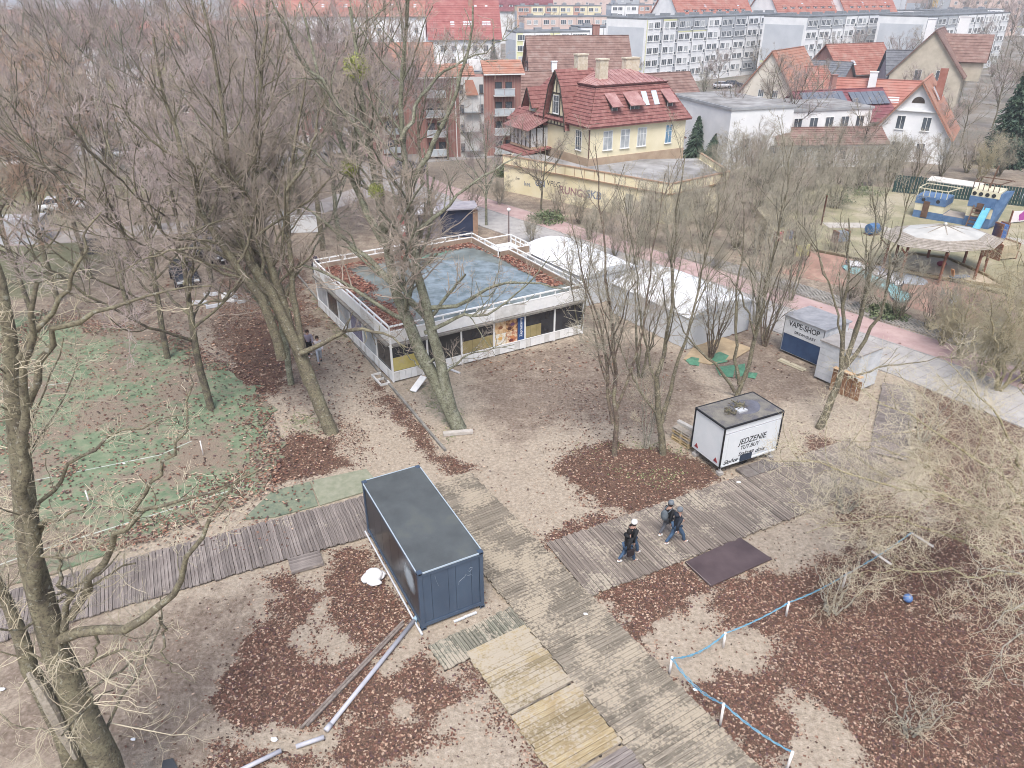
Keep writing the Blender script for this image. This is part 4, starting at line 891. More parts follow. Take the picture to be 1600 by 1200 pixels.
def house(label, loc, yaw, w, d, eave, ridge, wall, roof, axis='x', wins=(), over=.45, n=14, chim=(), base=0., cat='house', name='house', group=None, door=None, skylights=(), gable=None):
    """near corner at loc; x runs along the right hand facade, y along the left hand one"""
    r = thing(name, label, cat, (loc[0], loc[1], base), R(yaw), group)
    h0 = eave; b = MB()
    if axis == 'x': b.prismx([(0, -1), (d, -1), (d, h0), (d/2, ridge), (0, h0)], 0, w)
    elif axis == 'y': b.prismy([(0, -1), (w, -1), (w, h0), (w/2, ridge), (0, h0)], 0, d)
    else: b.box(0, 0, -1, w, d, h0)
    b.obj('wall', [wall], r)
    rb = MB(); sl = MB(); o = over; e = o*(ridge-eave)/((d if axis == 'x' else w)/2)
    if axis == 'x':
        A_ = [((-o, -o, h0-e), (w+o, -o, h0-e), (w+o, d/2, ridge), (-o, d/2, ridge)), ((w+o, d+o, h0-e), (-o, d+o, h0-e), (-o, d/2, ridge), (w+o, d/2, ridge))]
    else: A_ = [((-o, d+o, h0-e), (-o, -o, h0-e), (w/2, -o, ridge), (w/2, d+o, ridge)), ((w+o, -o, h0-e), (w+o, d+o, h0-e), (w/2, d+o, ridge), (w/2, -o, ridge))]
    if axis in 'xy':
        for q in A_:
            q = [np.array(p)+[0, 0, .12] for p in q]; rb.slab(*q, .14); sl.courses(*q, n, .05)
        rf = rb.obj('roof', roof, r); c_ = sl.obj('roof_tiles', roof, rf); c_['kind'] = 'stuff'
        rd = MB()
        if axis == 'x': rd.beam((-o, d/2, ridge+.17), (w+o, d/2, ridge+.17), .28, .1)
        else: rd.beam((w/2, -o, ridge+.17), (w/2, d+o, ridge+.17), .28, .1)
        rd.obj('ridge_cap', roof, rf)
        gt = MB()
        if axis == 'x': gt.beam((-o, -o-.08, h0-e+.05), (w+o, -o-.08, h0-e+.05), .12, .1)
        else: gt.beam((-o-.08, -o, h0-e+.05), (-o-.08, d+o, h0-e+.05), .12, .1)
        gt.obj('gutter', mat('gutter_grey', '#8f8d8a', rough=.5, metal=.3), r)
        par = rf
    else:
        par = MB().box(-.15, -.15, h0+.003, w+.15, d+.15, h0+.3).obj('roof', roof, r)
        MB().box(.1, .1, h0+.303, w-.1, d-.1, h0+.34).obj('roof_felt', ROOF['roof_felt'], par)
    for c in chim:
        x, y, z0, z1 = c[:4]; s = c[4] if len(c) > 4 else .45; m = c[5] if len(c) > 5 else W_beige
        q = MB().box(x-s, y-s*.7, z0, x+s, y+s*.7, z1).obj('chimney', m, par); MB().box(x-s-.08, y-s*.7-.08, z1+.002, x+s+.08, y+s*.7+.08, z1+.12).obj('chimney_cap', m, q)
    for wn in wins: window(r, *wn[:2], wn[2], **(wn[3] if len(wn) > 3 else {}))
    if door: f, u, w_, h_ = door; b = MB(); (b.box(u-w_/2, -.06, 0, u+w_/2, -.003, h_) if f == 'f' else b.box(-.06, u-w_/2, 0, -.003, u+w_/2, h_)); b.obj('door', timber, r)
    for (side, u, t_, sw, sh) in skylights:
        # roof windows lying in the slope
        if axis == 'x': P = lambda uu, tt: np.array([uu, -o+(d/2+o)*tt, h0-e+(ridge-h0+e)*tt+.21])
        elif side == 'l': P = lambda uu, tt: np.array([-o+(w/2+o)*tt, uu, h0-e+(ridge-h0+e)*tt+.21])
        ln = math.hypot((d if axis == 'x' else w)/2+o, ridge-h0+e); dt = sh/ln
        q = MB().slab(P(u, t_), P(u+sw, t_), P(u+sw, t_+dt), P(u, t_+dt), .1).obj('roof_window', mat('roof_window_glass', '#b9c3cb', rough=.15, spec=.8), par)
    return r
def rowwins(face, u0, u1, n, zs, **kw): return [(face, u0+(u1-u0)*(i+.5)/n, z, kw) for z in zs for i in range(n)]

# ------------------------------------------------------------------ the dark blue container
YC = 27.99; CF = (-3.168, 18.865); cr = thing('site_container', 'dark blue grey office container with flat black roof beside the boardwalk', 'container', (*CF, 0), R(YC))
W, Lc, H = 2.44, 6.045, 2.6
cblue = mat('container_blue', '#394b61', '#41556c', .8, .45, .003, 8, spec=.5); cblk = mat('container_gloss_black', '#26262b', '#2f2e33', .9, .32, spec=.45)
croof = bpy.data.materials.new('container_roof'); t = NT(croof); c = t.ramp(t.noise(.9, 5), [(.3, srgb('#3d4345')), (.55, srgb('#4a5153')), (.7, srgb('#555a55'))]); c = t.mix(t.ramp(t.noise(55, 3), [(.5, (0, 0, 0)), (.75, (.6, .6, .6))]), c, srgb('#6b6f6f')); t.l(c, t.b.inputs['Base Color']); t.b.inputs['Roughness'].default_value = .75; t.bump(t.noise(60, 2), .01)
MB().box(.06, .06, .14, W-.06, Lc-.06, H-.06).obj('body', cblue, cr)
MB().box(.02, .02, H-.058, W-.02, Lc-.02, H-.02).obj('roof', croof, cr)
for x, y in ((0, 0), (W, 0), (0, Lc), (W, Lc)):
    sx = 1 if x == 0 else -1; sy = 1 if y == 0 else -1
    q = MB(); xa, xb = sorted((x, x+sx*.14)); ya, yb = sorted((y, y+sy*.14)); q.box(xa, ya, .12, xb, yb, H-.12); q.obj('corner_post', cblue, cr)
    for z in (0, H-.118):
        q = MB(); xa, xb = sorted((x-sx*.012, x+sx*.17)); ya, yb = sorted((y-sy*.012, y+sy*.17)); q.box(xa, ya, z, xb, yb, z+.118)
        q.m = 1; q.box(xa+.03, ya-.003, z+.035, xb-.03, ya, z+.085); q.box(xa-.003, ya+.03, z+.035, xa, yb-.03, z+.085)
        q.obj('corner_casting', [cblue, mat('black_hole', '#0d0d0f')], cr)
pale = mat('pale_edge_trim', '#9fb0bd', rough=.45); 
for a, b_ in (((.17, .0, H-.03), (W-.17, .0, H-.03)), ((.0, .17, H-.03), (.0, Lc-.17, H-.03)), ((W, .17, H-.03), (W, Lc-.17, H-.03)), ((.17, Lc, H-.03), (W-.17, Lc, H-.03))):
    MB().beam(a, b_, .035, .05).obj('roof_edge', pale if a[1] < .5 or a[0] < .5 else cblue, cr)
for a, b_ in (((.14, .03, .2), (W-.14, .03, .2)), ((.03, .14, .2), (.03, Lc-.14, .2)), ((.14, .03, H-.13), (W-.14, .03, H-.13)), ((.03, .14, H-.13), (.03, Lc-.14, H-.13)), ((W-.03, .14, .2), (W-.03, Lc-.14, .2)), ((W-.03, .14, H-.13), (W-.03, Lc-.14, H-.13))):
    MB().beam(a, b_, .06, .14).obj('frame_rail', cblue, cr)
for x0, x1 in ((.15, .47), (.475, 1.10), (1.105, 1.38), (1.385, 1.98), (1.985, 2.29)):
    MB().box(x0+.004, .035, .28, x1-.004, .062, H-.21).obj('wall_panel', cblue, cr)
gl2 = []
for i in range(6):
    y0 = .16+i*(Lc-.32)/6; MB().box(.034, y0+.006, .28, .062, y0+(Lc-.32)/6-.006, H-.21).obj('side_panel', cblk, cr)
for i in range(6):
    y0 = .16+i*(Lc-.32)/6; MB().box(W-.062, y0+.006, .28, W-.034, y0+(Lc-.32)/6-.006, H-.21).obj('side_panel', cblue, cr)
# white paint smear
r_ = random.Random(4); sm = mat('white_smear', '#7f8d98', '#a3afb6', 1.5, .3)
q = MB(); q.add([(.026, 1.0+.75*math.cos(a)*(1+.1*math.sin(3*a)), 1.6+.62*math.sin(a)*(1+.1*math.cos(2*a))) for a in np.linspace(6.283, 0, 26)[:-1]], [tuple(range(25))])
sf = bpy.data.materials.new('smear_paint'); t = NT(sf); t.b.inputs['Base Color'].default_value = srgb('#a9b8c2'); t.b.inputs['Roughness'].default_value = .4
tc = t.n('ShaderNodeTexCoord'); vm = t.n('ShaderNodeVectorMath', operation='DISTANCE'); t.l(tc.outputs['Object'], vm.inputs[0]); vm.inputs[1].default_value = (.026, 1.0, 1.6)
al = t.math('MULTIPLY', t.ramp(t.math('ADD', vm.outputs['Value'], t.math('MULTIPLY_ADD', t.noise(4, 4), .3, -.15)), [(.3, (1, 1, 1)), (.62, (0, 0, 0))]), .85); t.l(al, t.b.inputs['Alpha']); q.obj('paint_smear', sf, cr)
# scratched tag on the end wall
q = MB(); sc = mat('scratch_white', '#8d9aa6')
def stroke(b, pts, fw_, w=.012):
    for a, c in zip(pts[:-1], pts[1:]): b.beam(fw_(*a), fw_(*c), .006, w, (0, 1, 0))
fwd = lambda x, z: (x, .03, z)
stroke(q, [(.62, 2.25), (.66, 2.0), (.73, 1.75)], fwd); stroke(q, [(1.48, 1.45), (1.5, 1.6), (1.72, 1.72), (1.78, 1.82)], fwd)
stroke(q, [(1.85, 1.95), (1.92, 1.88), (2.0, 1.95), (2.03, 2.02), (1.95, 2.06), (1.92, 2.0)], fwd); stroke(q, [(1.8, 1.78), (1.88, 1.7), (1.95, 1.76), (2.02, 1.66)], fwd); q.obj('scratch_marks', sc, cr)
wpipe = mat('white_plastic', '#c9cdd2', '#b9bcc2', 3, .4); gpipe = mat('lilac_grey_pipe', '#b1b2bb', '#a3a4ad', 2, .4)
MB().tube([(-.09, -.1, .07), (-.09, 3, .075), (-.09, Lc+.02, .08)], .035, 8).obj('base_pipe', wpipe, cr)
MB().box(-.13, -.25, .06, -.06, .05, .12).obj('pipe_end', wpipe, cr)
q = MB(); q.box(1.15, -.22, .02, 1.55, -.14, .07); q.box(1.56, -.2, .02, 2.05, -.12, .07); o = q.obj('white_batten', wpipe); tag(o, 'short white battens on the ground under the container end wall', 'battens'); o.location = (*CF, 0); o.rotation_euler.z = R(YC)
# drain pipes
def pipe(name, label, a, b_, r0, m, cat='pipe', z=.1, k=10, more=None, group=None):
    P = [(*g2(*a), z), (*g2(*b_), z)] if more is None else more
    q = MB(); q.tube(P, r0, k); o = q.obj(name, m, None, True); tag(o, label, cat, group); return o
pd = thing('drain_pipe', 'long pale grey drain pipe running from the container corner across the leaves', 'pipe')
P0 = np.array([*g2(648, 972), .1]); P1 = np.array([*g2(510, 1143), .07])
MB().tube([P0, P1], .075, 12).obj('pipe', gpipe, pd, True); d_ = (P0-P1)/np.linalg.norm(P0-P1); MB().tube([P1-d_*.02, P1+d_*.22], .09, 12).obj('socket', gpipe, pd, True)
el = MB(); el.tube([P0-d_*.02, P0+d_*.14+[0, 0, .01], P0+d_*.22+[.05, .08, .1], P0+d_*.2+[.1, .2, .3], P0+d_*.2+[.12, .24, .45]], .085, 10); el.obj('elbow', mat('teal_tape_pipe', '#7fa0b3', '#8fb0bf', 4, .5), pd, True)
q = MB(); q.m = 0
for k in range(3): q.tube([P0+d_*.1+[0, 0, .09], P0+[.02+k*.03, -.08, .0-.08]], .008, 4)
q.obj('blue_tie', mat('blue_tape', '#3f8fb5'), pd)
pipe('drain_pipe', 'short white pipe piece lying below the long drain pipe', (507, 1155), (463, 1170), .07, gpipe)
pipe('drain_pipe', 'thin white pipe running out of the bottom edge', (440, 1176), (360, 1215), .07, gpipe)
bp = MB(); a, c = np.array([*g2(632, 973), .06]), np.array([*g2(472, 1141), .06]); n = np.cross((c-a)/np.linalg.norm(c-a), [0, 0, 1])
bp.beam(a+n*.045, c+n*.045, .08, .06); bp.beam(a-n*.05+(c-a)*.02, c-n*.05+(a-c)*.03, .08, .06); o = bp.obj('timber_plank', mat('grey_timber', '#6e6259', '#8c8076', 8, .9, .01, 30)); tag(o, 'weathered grey timber laid along the sand beside the drain pipe', 'plank')
# white crumpled bag
r_ = random.Random(3); b = MB(); b.ico((0, 0, .22), .3, 3, (1.15, .95, .85), .06, r_); b.ico((.22, .1, .13), .2, 2, (1.1, 1, .8), .12, r_); b.ico((-.3, -.05, .12), .2, 2, (.9, 1.2, .75), .15, r_); b.ico((.05, -.28, .1), .2, 2, (1.5, .8, .6), .12, r_)
o = b.obj('plastic_sack', mat('white_plastic_film', '#d9dbde', '#e3e4e6', 6, .45), None, True); tag(o, 'crumpled white plastic sack on leaves beside the container', 'sack'); o.location = (*g2(585, 905), 0)
def litterbit(px, py, s, label, m=None, name='litter_scrap', cat='litter', group=None):
    r = random.Random(px); b = MB(); b.ico((0, 0, s*.3), s, 1, (1.2, .8, .45), .25, r); o = b.obj(name, m or _mats['white_plastic_film']); tag(o, label, cat, group); o.location = (*g2(px, py), .0); return o
litterbit(429, 1157, .11, 'white stone like scrap beside the lower end of the timber plank')
litterbit(208, 1156, .07, 'tiny pale scrap on the sand, lower left'); litterbit(915, 963, .07, 'white blob on the main boardwalk').location.z = .1
litterbit(1154, 757, .1, 'white scrap on the boardwalk before the trailer step').location.z = .1
litterbit(1086, 1078, .07, 'small white scrap by the rope post'); litterbit(4, 1078, .1, 'pale bag scrap at the left edge', _mats['white_plastic_film']); litterbit(193, 725, .08, 'white bottle scrap on the turf')
o = sheet('rubber_mat', pxpoly([(255, 1190), (270, 1186), (285, 1215), (250, 1215)]), .05, mat('dark_rubber', '#3e4247'), th=.04, kind=None); tag(o, 'dark mat corner at the bottom edge, left of the white pipe', 'mat')
# small deck lying by the left boardwalk
pr = thing('small_deck', 'small dark wooden deck piece lying left of the container', 'deck', (*g2(478, 880), 0), R(24))
pm = MB().box(-.62, -.04, 0, .62, .04, .03).mesh('board', PW_C)
for i in range(9): link('board', pm, pr, (0, -.36+i*.09, .1))
MB().box(-.6, -.42, .02, -.54, .4, .098).obj('bearer', _mats['joist_wood'], pr); MB().box(.54, -.42, .02, .6, .4, .098).obj('bearer', _mats['joist_wood'], pr); MB().box(-.62, -.44, .02, .62, -.42, .13).obj('edge_board', PW_C, pr)
# dark ground sheet
o = sheet('plywood_sheet', pxpoly([(1070, 880), (1155, 841), (1206, 875), (1110, 918)]), .07, None or mat('wet_brown_plywood', '#4a3a3a', '#5b4a4a', .9, .35, .004, 8, spec=.5), th=.05, kind=None); tag(o, 'dark brown wet plywood sheet lying by the right boardwalk', 'sheet')
MB().tube([(*g2(1072,881), .075), (*g2(1110,916), .075)], .012, 4).obj('edge_strip', mat('sheet_edge', '#8a8078'), o)

# ------------------------------------------------------------------ rope fence
rope_m = mat('blue_rope', '#3f86a8', '#62a2bd', 6, .9, .01, 60); post_m = mat('white_post', '#d6d2cf', '#e0dcd8', 3, .6)
RP = [((1046, 1052), .75, 'at the corner of the rope line'), ((1130, 1011), .7, 'second, between the sand patches'), ((1228, 962), .68, 'third, near the grey brush'), ((1316, 918), .68, 'farthest upright one, half hidden in brush'), ((1125, 1134), 1.0, 'nearer the bottom, over dark leaves'), ((1228, 1205), .9, 'cut by the bottom edge')]
tops = []
for (p, h, d) in RP:
    b = MB(); b.tube([(0, 0, -.05), (0, 0, h)], .042, 10); o = b.obj('rope_post', post_m, None, True); tag(o, 'short white rope post, '+d, 'post', 'white posts of the blue rope fence'); o.location = (*g2(*p), 0); o.rotation_euler = (random.uniform(-.04, .04), random.uniform(-.04, .04), 0); tops.append(np.array([*g2(*p), h-.03]))
def rope(a, b_, sag, label):
    r = thing('rope', label, 'rope', tuple(a), 0, 'blue ropes between the white posts')
    for k, (off, ph) in enumerate(((.02, 0), (-.02, 1.5), (.0, 3))):
        P = []
        for s in np.linspace(0, 1, 22):
            p = a+(b_-a)*s; p = p+np.array([math.cos(s*40+ph)*.018+off, math.sin(s*40+ph)*.018, -sag*4*s*(1-s)*(1+.12*k)]); P.append(p-a)
        b = MB(); b.tube(P, .014, 5); b.obj('strand', rope_m, r)
rope(tops[4], tops[0], .28, 'blue rope sagging from the corner post to the post over dark leaves'); rope(tops[0], tops[1], .3, 'blue rope from the corner post to the second post')
rope(tops[1], tops[2], .1, 'blue rope between second and third post'); rope(tops[2], tops[3], .1, 'blue rope between third and farthest upright post'); rope(tops[5], tops[4], .12, 'blue rope leaving the bottom edge of the picture')
e1 = np.array([*g2(1420, 848), .55]); rope(tops[3], e1, .1, 'blue rope vanishing under the pale brush')
for a, c, d in (((1420, 848), (1456, 862), 'farther of the two fallen white posts in the brush'), ((1357, 876), (1391, 890), 'nearer of the two fallen white posts in the brush')):
    A_, C_ = np.array([*g2(*a), .5]), np.array([*g2(*c), .25]); o = MB().tube([A_*0, C_-A_], .045, 10).obj('rope_post', post_m, None, True); o.location = A_; tag(o, d, 'post', 'white posts of the blue rope fence')
r_ = random.Random(8); o = MB().ico((0, 0, .17), .17, 2, jit=.02, rng=r_).obj('ball', mat('blue_ball', '#2a5fa8', '#3f74b8', 5, .5, c3='#6a8fc0'), None, True); tag(o, 'deflated blue ball lying among leaves on the right', 'ball'); o.location = (*g2(1417, 940), 0)
# stone bar at the giant tree foot
o = MB().box(-.75, -.13, 0, .75, .13, .16).obj('stone_bar', mat('pale_stone', '#a49d94', '#b8b1a8', 4, .9, .01, 20)); tag(o, 'pale stone kerb block lying at the foot of the giant tree', 'stone'); o.location = (*g2(716, 678), 0); o.rotation_euler = (0, 0, R(9))
# court poles
for (p, h, d) in (((318, 712), .85, 'white stake on the turf, right'), ((141, 790), .8, 'white stake on the turf, left')):
    o = MB().tube([(0, 0, 0), (0, 0, h)], .03, 8).obj('court_stake', post_m, None, True); tag(o, d, 'stake', 'white stakes on the turf pitch'); o.location = (*g2(*p), 0)

# ------------------------------------------------------------------ food trailer
TA = 26.2; TN = G(1134, 668, 2.62); tw_, tl_ = 3.48, 2.08
tr = thing('food_trailer', 'white food trailer reading JEDZENIE TUT.BUY with black edged roof', 'trailer', (TN[0], TN[1], 0), R(TA))
twm = mat('trailer_white', '#d5dade', '#cdd4d8', 1.5, .35, .002, 5, spec=.5)
MB().box(.03, .03, .42, tw_-.03, tl_-.03, 2.5).obj('body', twm, tr)
blk = mat('trim_black', '#232327', rough=.5); 
for (a, b_) in (((0, 0, 2.55), (tw_, 0, 2.55)), ((0, 0, 2.55), (0, tl_, 2.55)), ((tw_, 0, 2.55), (tw_, tl_, 2.55)), ((0, tl_, 2.55), (tw_, tl_, 2.55))): MB().beam(a, b_, .07, .07).obj('roof_trim', blk, tr)
for x, y in ((0, 0), (tw_, 0), (0, tl_), (tw_, tl_)):
    q = MB(); q.beam((x+(.012 if x == 0 else -.012), y+(.012 if y == 0 else -.012), .4), (x+(.012 if x == 0 else -.012), y+(.012 if y == 0 else -.012), 2.51), .06, .06); q.obj('corner_trim', blk, tr)
rfm = bpy.data.materials.new('trailer_roof'); t = NT(rfm); c = t.ramp(t.noise(1.6, 6), [(.35, srgb('#7c776c')), (.5, srgb('#6a665f')), (.6, srgb('#55535a'))]); t.l(t.mix(t.ramp(t.noise(40, 3), [(.5, (0, 0, 0)), (.7, (1, 1, 1))]), c, srgb('#8b8574')), t.b.inputs['Base Color']); t.b.inputs['Roughness'].default_value = .6; t.bump(t.noise(20, 3), .02)
MB().box(.035, .035, 2.502, tw_-.035, tl_-.035, 2.575).obj('roof', rfm, tr)
b = MB(); b.add([(2.1+.85*math.cos(a)*(1+.12*math.sin(2*a)), 1.1+.62*math.sin(a), 2.578) for a in np.linspace(0, 6.283, 26)[:-1]], [tuple(range(25))]); b.obj('rain_puddle', mat('puddle_wet', '#5a5860', '#6b6a72', 3, .12, spec=.8), tr)
MB().box(1.45, .75, 2.58, 1.95, 1.1, 2.66).obj('roof_hatch', mat('hatch_white', '#b9bcc0', '#a8acb0', 5, .5), tr)
b = MB(); rr = random.Random(5)
for (cx, cy, n_) in ((1.15, 1.05, 46), (1.95, 1.25, 60)):
    for q in range(n_):
        a = rr.uniform(0, 6.28); l = rr.uniform(.12, .34); p = np.array([cx+rr.gauss(0, .13), cy+rr.gauss(0, .13), 2.6+rr.uniform(0, .05)]); e = p+np.array([math.cos(a)*l, math.sin(a)*l, rr.uniform(0, .14)]); b.beam(p, e, rr.uniform(.01, .035))
o = b.obj('twig_debris', bark); tag(o, 'heap of dead leaves and twigs on the trailer roof', 'debris', kind='stuff'); o.location = (TN[0], TN[1], 0); o.rotation_euler.z = R(TA)
MB().box(.12, .0, .42, tw_-.12, .028, .5).obj('lower_ledge', twm, tr); MB().box(.1, .005, 2.2, tw_-.1, .028, 2.22).obj('awning_rail', mat('awning_grey', '#a8a6ab'), tr)
MB().box(.3, .008, .62, tw_-.2, .027, 2.15).obj('serving_hatch', twm, tr)
MB().box(1.18, -.006, .43, 1.9, .006, .78).obj('dark_panel', mat('panel_navy', '#2f3d50', rough=.5), tr)
ink = mat('lettering_black', '#26272b', rough=.6)
text_obj('lettering', 'JEDZENIE', .43, ink, tr, (1.78, .002, 1.53), (math.pi/2, 0, 0), .002, .9, .2); text_obj('lettering', 'TUT.BUY', .3, ink, tr, (1.66, .002, 1.19), (math.pi/2, 0, 0), .0, .95, .2)
text_obj('handwriting', 'Słońce', .32, ink, tr, (.62, .002, .62), (math.pi/2, 0, 0), .0, .95, .35); text_obj('handwriting', 'Stalowa', .30, ink, tr, (1.5, .002, .86), (math.pi/2, 0, 0), .0, 1, .35); text_obj('handwriting', 'dnia', .32, ink, tr, (2.35, .002, .78), (math.pi/2, 0, 0), .0, 1.1, .35)
redr = mat('reflector_red', '#8f2a33', rough=.3)
for y in (.35, 1.72):
    b = MB(); b.add([(.0, y-.13, .58), (.0, y+.13, .58), (.0, y, .8), (.028, y-.13, .58), (.028, y+.13, .58), (.028, y, .8)], [(2, 1, 0), (3, 4, 5), (0, 1, 4, 3), (1, 2, 5, 4), (2, 0, 3, 5)]); b.obj('triangle_reflector', redr, tr)
dk_ = mat('dark_chassis', '#2c2b2c')
MB().box(.2, .2, .28, tw_-.2, tl_-.2, .418).obj('chassis', dk_, tr)
for y in (.25, tl_-.45): q = MB(); q.tube([(tw_/2, y, .3), (tw_/2, y+.2, .3)], .3, 14).obj('wheel', dk_, tr)
for x, y in ((.1, .12), (.1, tl_-.2), (tw_-.3, .12)): q = MB(); q.box(x-.07, y-.16, 0, x+.17, y+.1, .14); q.box(x, y-.05, .14, x+.08, y+.03, .3); q.obj('support_block', mat('concrete_block', '#a39f9a', rough=.9), tr)
# step pads before the trailer
sp_ = thing('wooden_step', 'dark wooden step pads before the food trailer', 'step', (*g2(1180, 735), 0), R(TA))
for i in range(3): MB().box(-.85+i*.72, -.42, .02, -.16+i*.72, .4, .13).obj('step_pad', mat('wet_planking', '#5f5651', '#77706a', 5, .8, .006, 20, rnd=.2), sp_)
# pallets stacked left of the trailer
ps = (*g2(1068, 690), 0); 
for i in range(5):
    pl_ = pallet(['lowest','second','third','fourth','topmost'][i]+' pallet of the stack left of the food trailer', (ps[0]+.1, ps[1], i*.146), (0, 0, R(-58+random.uniform(-3, 3))), [pw, pw, pwg, pw, pwg][i], 'pallets stacked left of the food trailer'); pl_.scale = (1, 1, 1)
o = MB().box(-.62, -.1, 0, .62, .1, .14).obj('timber_beam', mat('pale_timber', '#b8b4ae', '#a39f98', 4, .8)); tag(o, 'whitish beam lying on top of the pallet stack by the trailer', 'beam'); o.location = (ps[0]+.15, ps[1]+.15, .74); o.rotation_euler.z = R(-52)

# ------------------------------------------------------------------ kiosks
VK = G(1220, 545); v_ang = -52.
a_ = G(1229, 492, 2.42); b_ = G(1290, 516, 2.42); c_ = G(1313, 494, 2.42); v_ang = math.degrees(math.atan2(b_[1]-a_[1], b_[0]-a_[0])); vw = float(np.hypot(*(b_-a_)[:2])); vd = 2.3
vk = thing('vape_kiosk', 'small kiosk with VAPE SHOP lettering over a navy blue front', 'kiosk', (a_[0], a_[1], 0), R(v_ang))
kw_ = mat('kiosk_white', '#c8ccd0', '#b5b9bd', 2, .5, .003, 6); navy = mat('kiosk_navy', '#223f66', '#2c4d75', 1.5, .4, .006, 6, spec=.5)
MB().box(0, .03, .1, vw, vd, 2.38).obj('body', kw_, vk); MB().box(-.12, -.1, 2.382, vw+.1, vd+.12, 2.46).obj('roof', mat('kiosk_roof', '#7d7f84', '#96979b', 2, .6, .01, 10), vk)
MB().box(.05, .0, .15, vw-.05, .028, 1.28).obj('shutter', navy, vk); MB().box(.0, -.02, 1.3, vw, .026, 2.36).obj('sign_board', kw_, vk)
text_obj('lettering', 'VAPE-SHOP', .47, ink, vk, (vw/2, -.026, 2.02), (math.pi/2, 0, 0), .006, .9); text_obj('lettering', 'DRZWI-GLAZY', .22, ink, vk, (vw/2+.15, -.026, 1.56), (math.pi/2, 0, 0), .004, 1)
for x in (.0, vw): MB().beam((x, -.015, .1), (x, -.015, 2.38), .04, .04).obj('corner_trim', mat('trim_grey', '#6d6f73'), vk)
MB().box(vw+.003, .4, .5, vw+.03, 1.9, 2.2).obj('side_panel', kw_, vk)
# second kiosk
a_ = G(1284, 531, 2.42); b2 = G(1345, 556, 2.42); k_ang = math.degrees(math.atan2(b2[1]-a_[1], b2[0]-a_[0])); kww = float(np.hypot(*(b2-a_)[:2])); kd = 2.1
k2 = thing('white_kiosk', 'plain white corrugated kiosk behind the leaning tree', 'kiosk', (a_[0], a_[1], 0), R(k_ang))
MB().box(0, 0.02, .1, kww, kd, 2.36).obj('body', kw_, k2); MB().box(-.06, -.06, 2.362, kww+.06, kd+.06, 2.44).obj('roof', mat('kiosk_roof_dusty', '#8f8983', '#a19b95', 2, .8, .01, 10), k2)
for i in range(6): MB().box(.03, -.006+.0*i, .14+i*.37, kww-.03, .018, .14+i*.37+.355).obj('cladding_board', kw_, k2)
for i in range(6): MB().box(kww+.002, .04, .14+i*.37, kww+.024, kd-.04, .14+i*.37+.355).obj('cladding_board', kw_, k2)
# tan wooden screen round the leaning tree
tn = mat('tan_board', '#98714a', '#82583a', 2.2, .7, .01, 10, rnd=.15)
sc_ = thing('board_screen', 'orange brown wooden board screen leaning before the white kiosk', 'screen', (*g2(1318, 618), 0), R(k_ang+5))
for i, (x, w0, h0) in enumerate(((-.75, .26, 1.35), (-.45, .26, 1.42), (-.15, .26, 1.3), (.15, .26, 1.38), (.45, .24, 1.25), (.72, .22, 1.15))): MB().box(x-w0/2, -.02+.012*(i % 2), 0, x+w0/2, .02+.012*(i % 2), h0).obj('board', tn, sc_)
MB().box(-.88, .04, .9, .84, .075, 1.0).obj('cross_rail', tn, sc_); MB().box(-.85, -.2, 1.43, .8, .12, 1.46).obj('top_board', mat('top_board_pale', '#bf9868'), sc_)
# pale planks by the vape kiosk
pq = thing('plank_stack', 'cream planks lying before the vape kiosk', 'planks', (*g2(1236, 572), 0), R(v_ang+2))
for i, (x, y) in enumerate(((0, 0), (.08, .16), (-.05, .32), (.05, .1))): MB().box(-.95+x, y-.07, .0+(.05 if i == 3 else 0), .85+x, y+.07, .045+(.05 if i == 3 else 0)).obj('board', mat('cream_plank', '#b8ae90', '#a89f85', 3, .8, rnd=.1), pq)

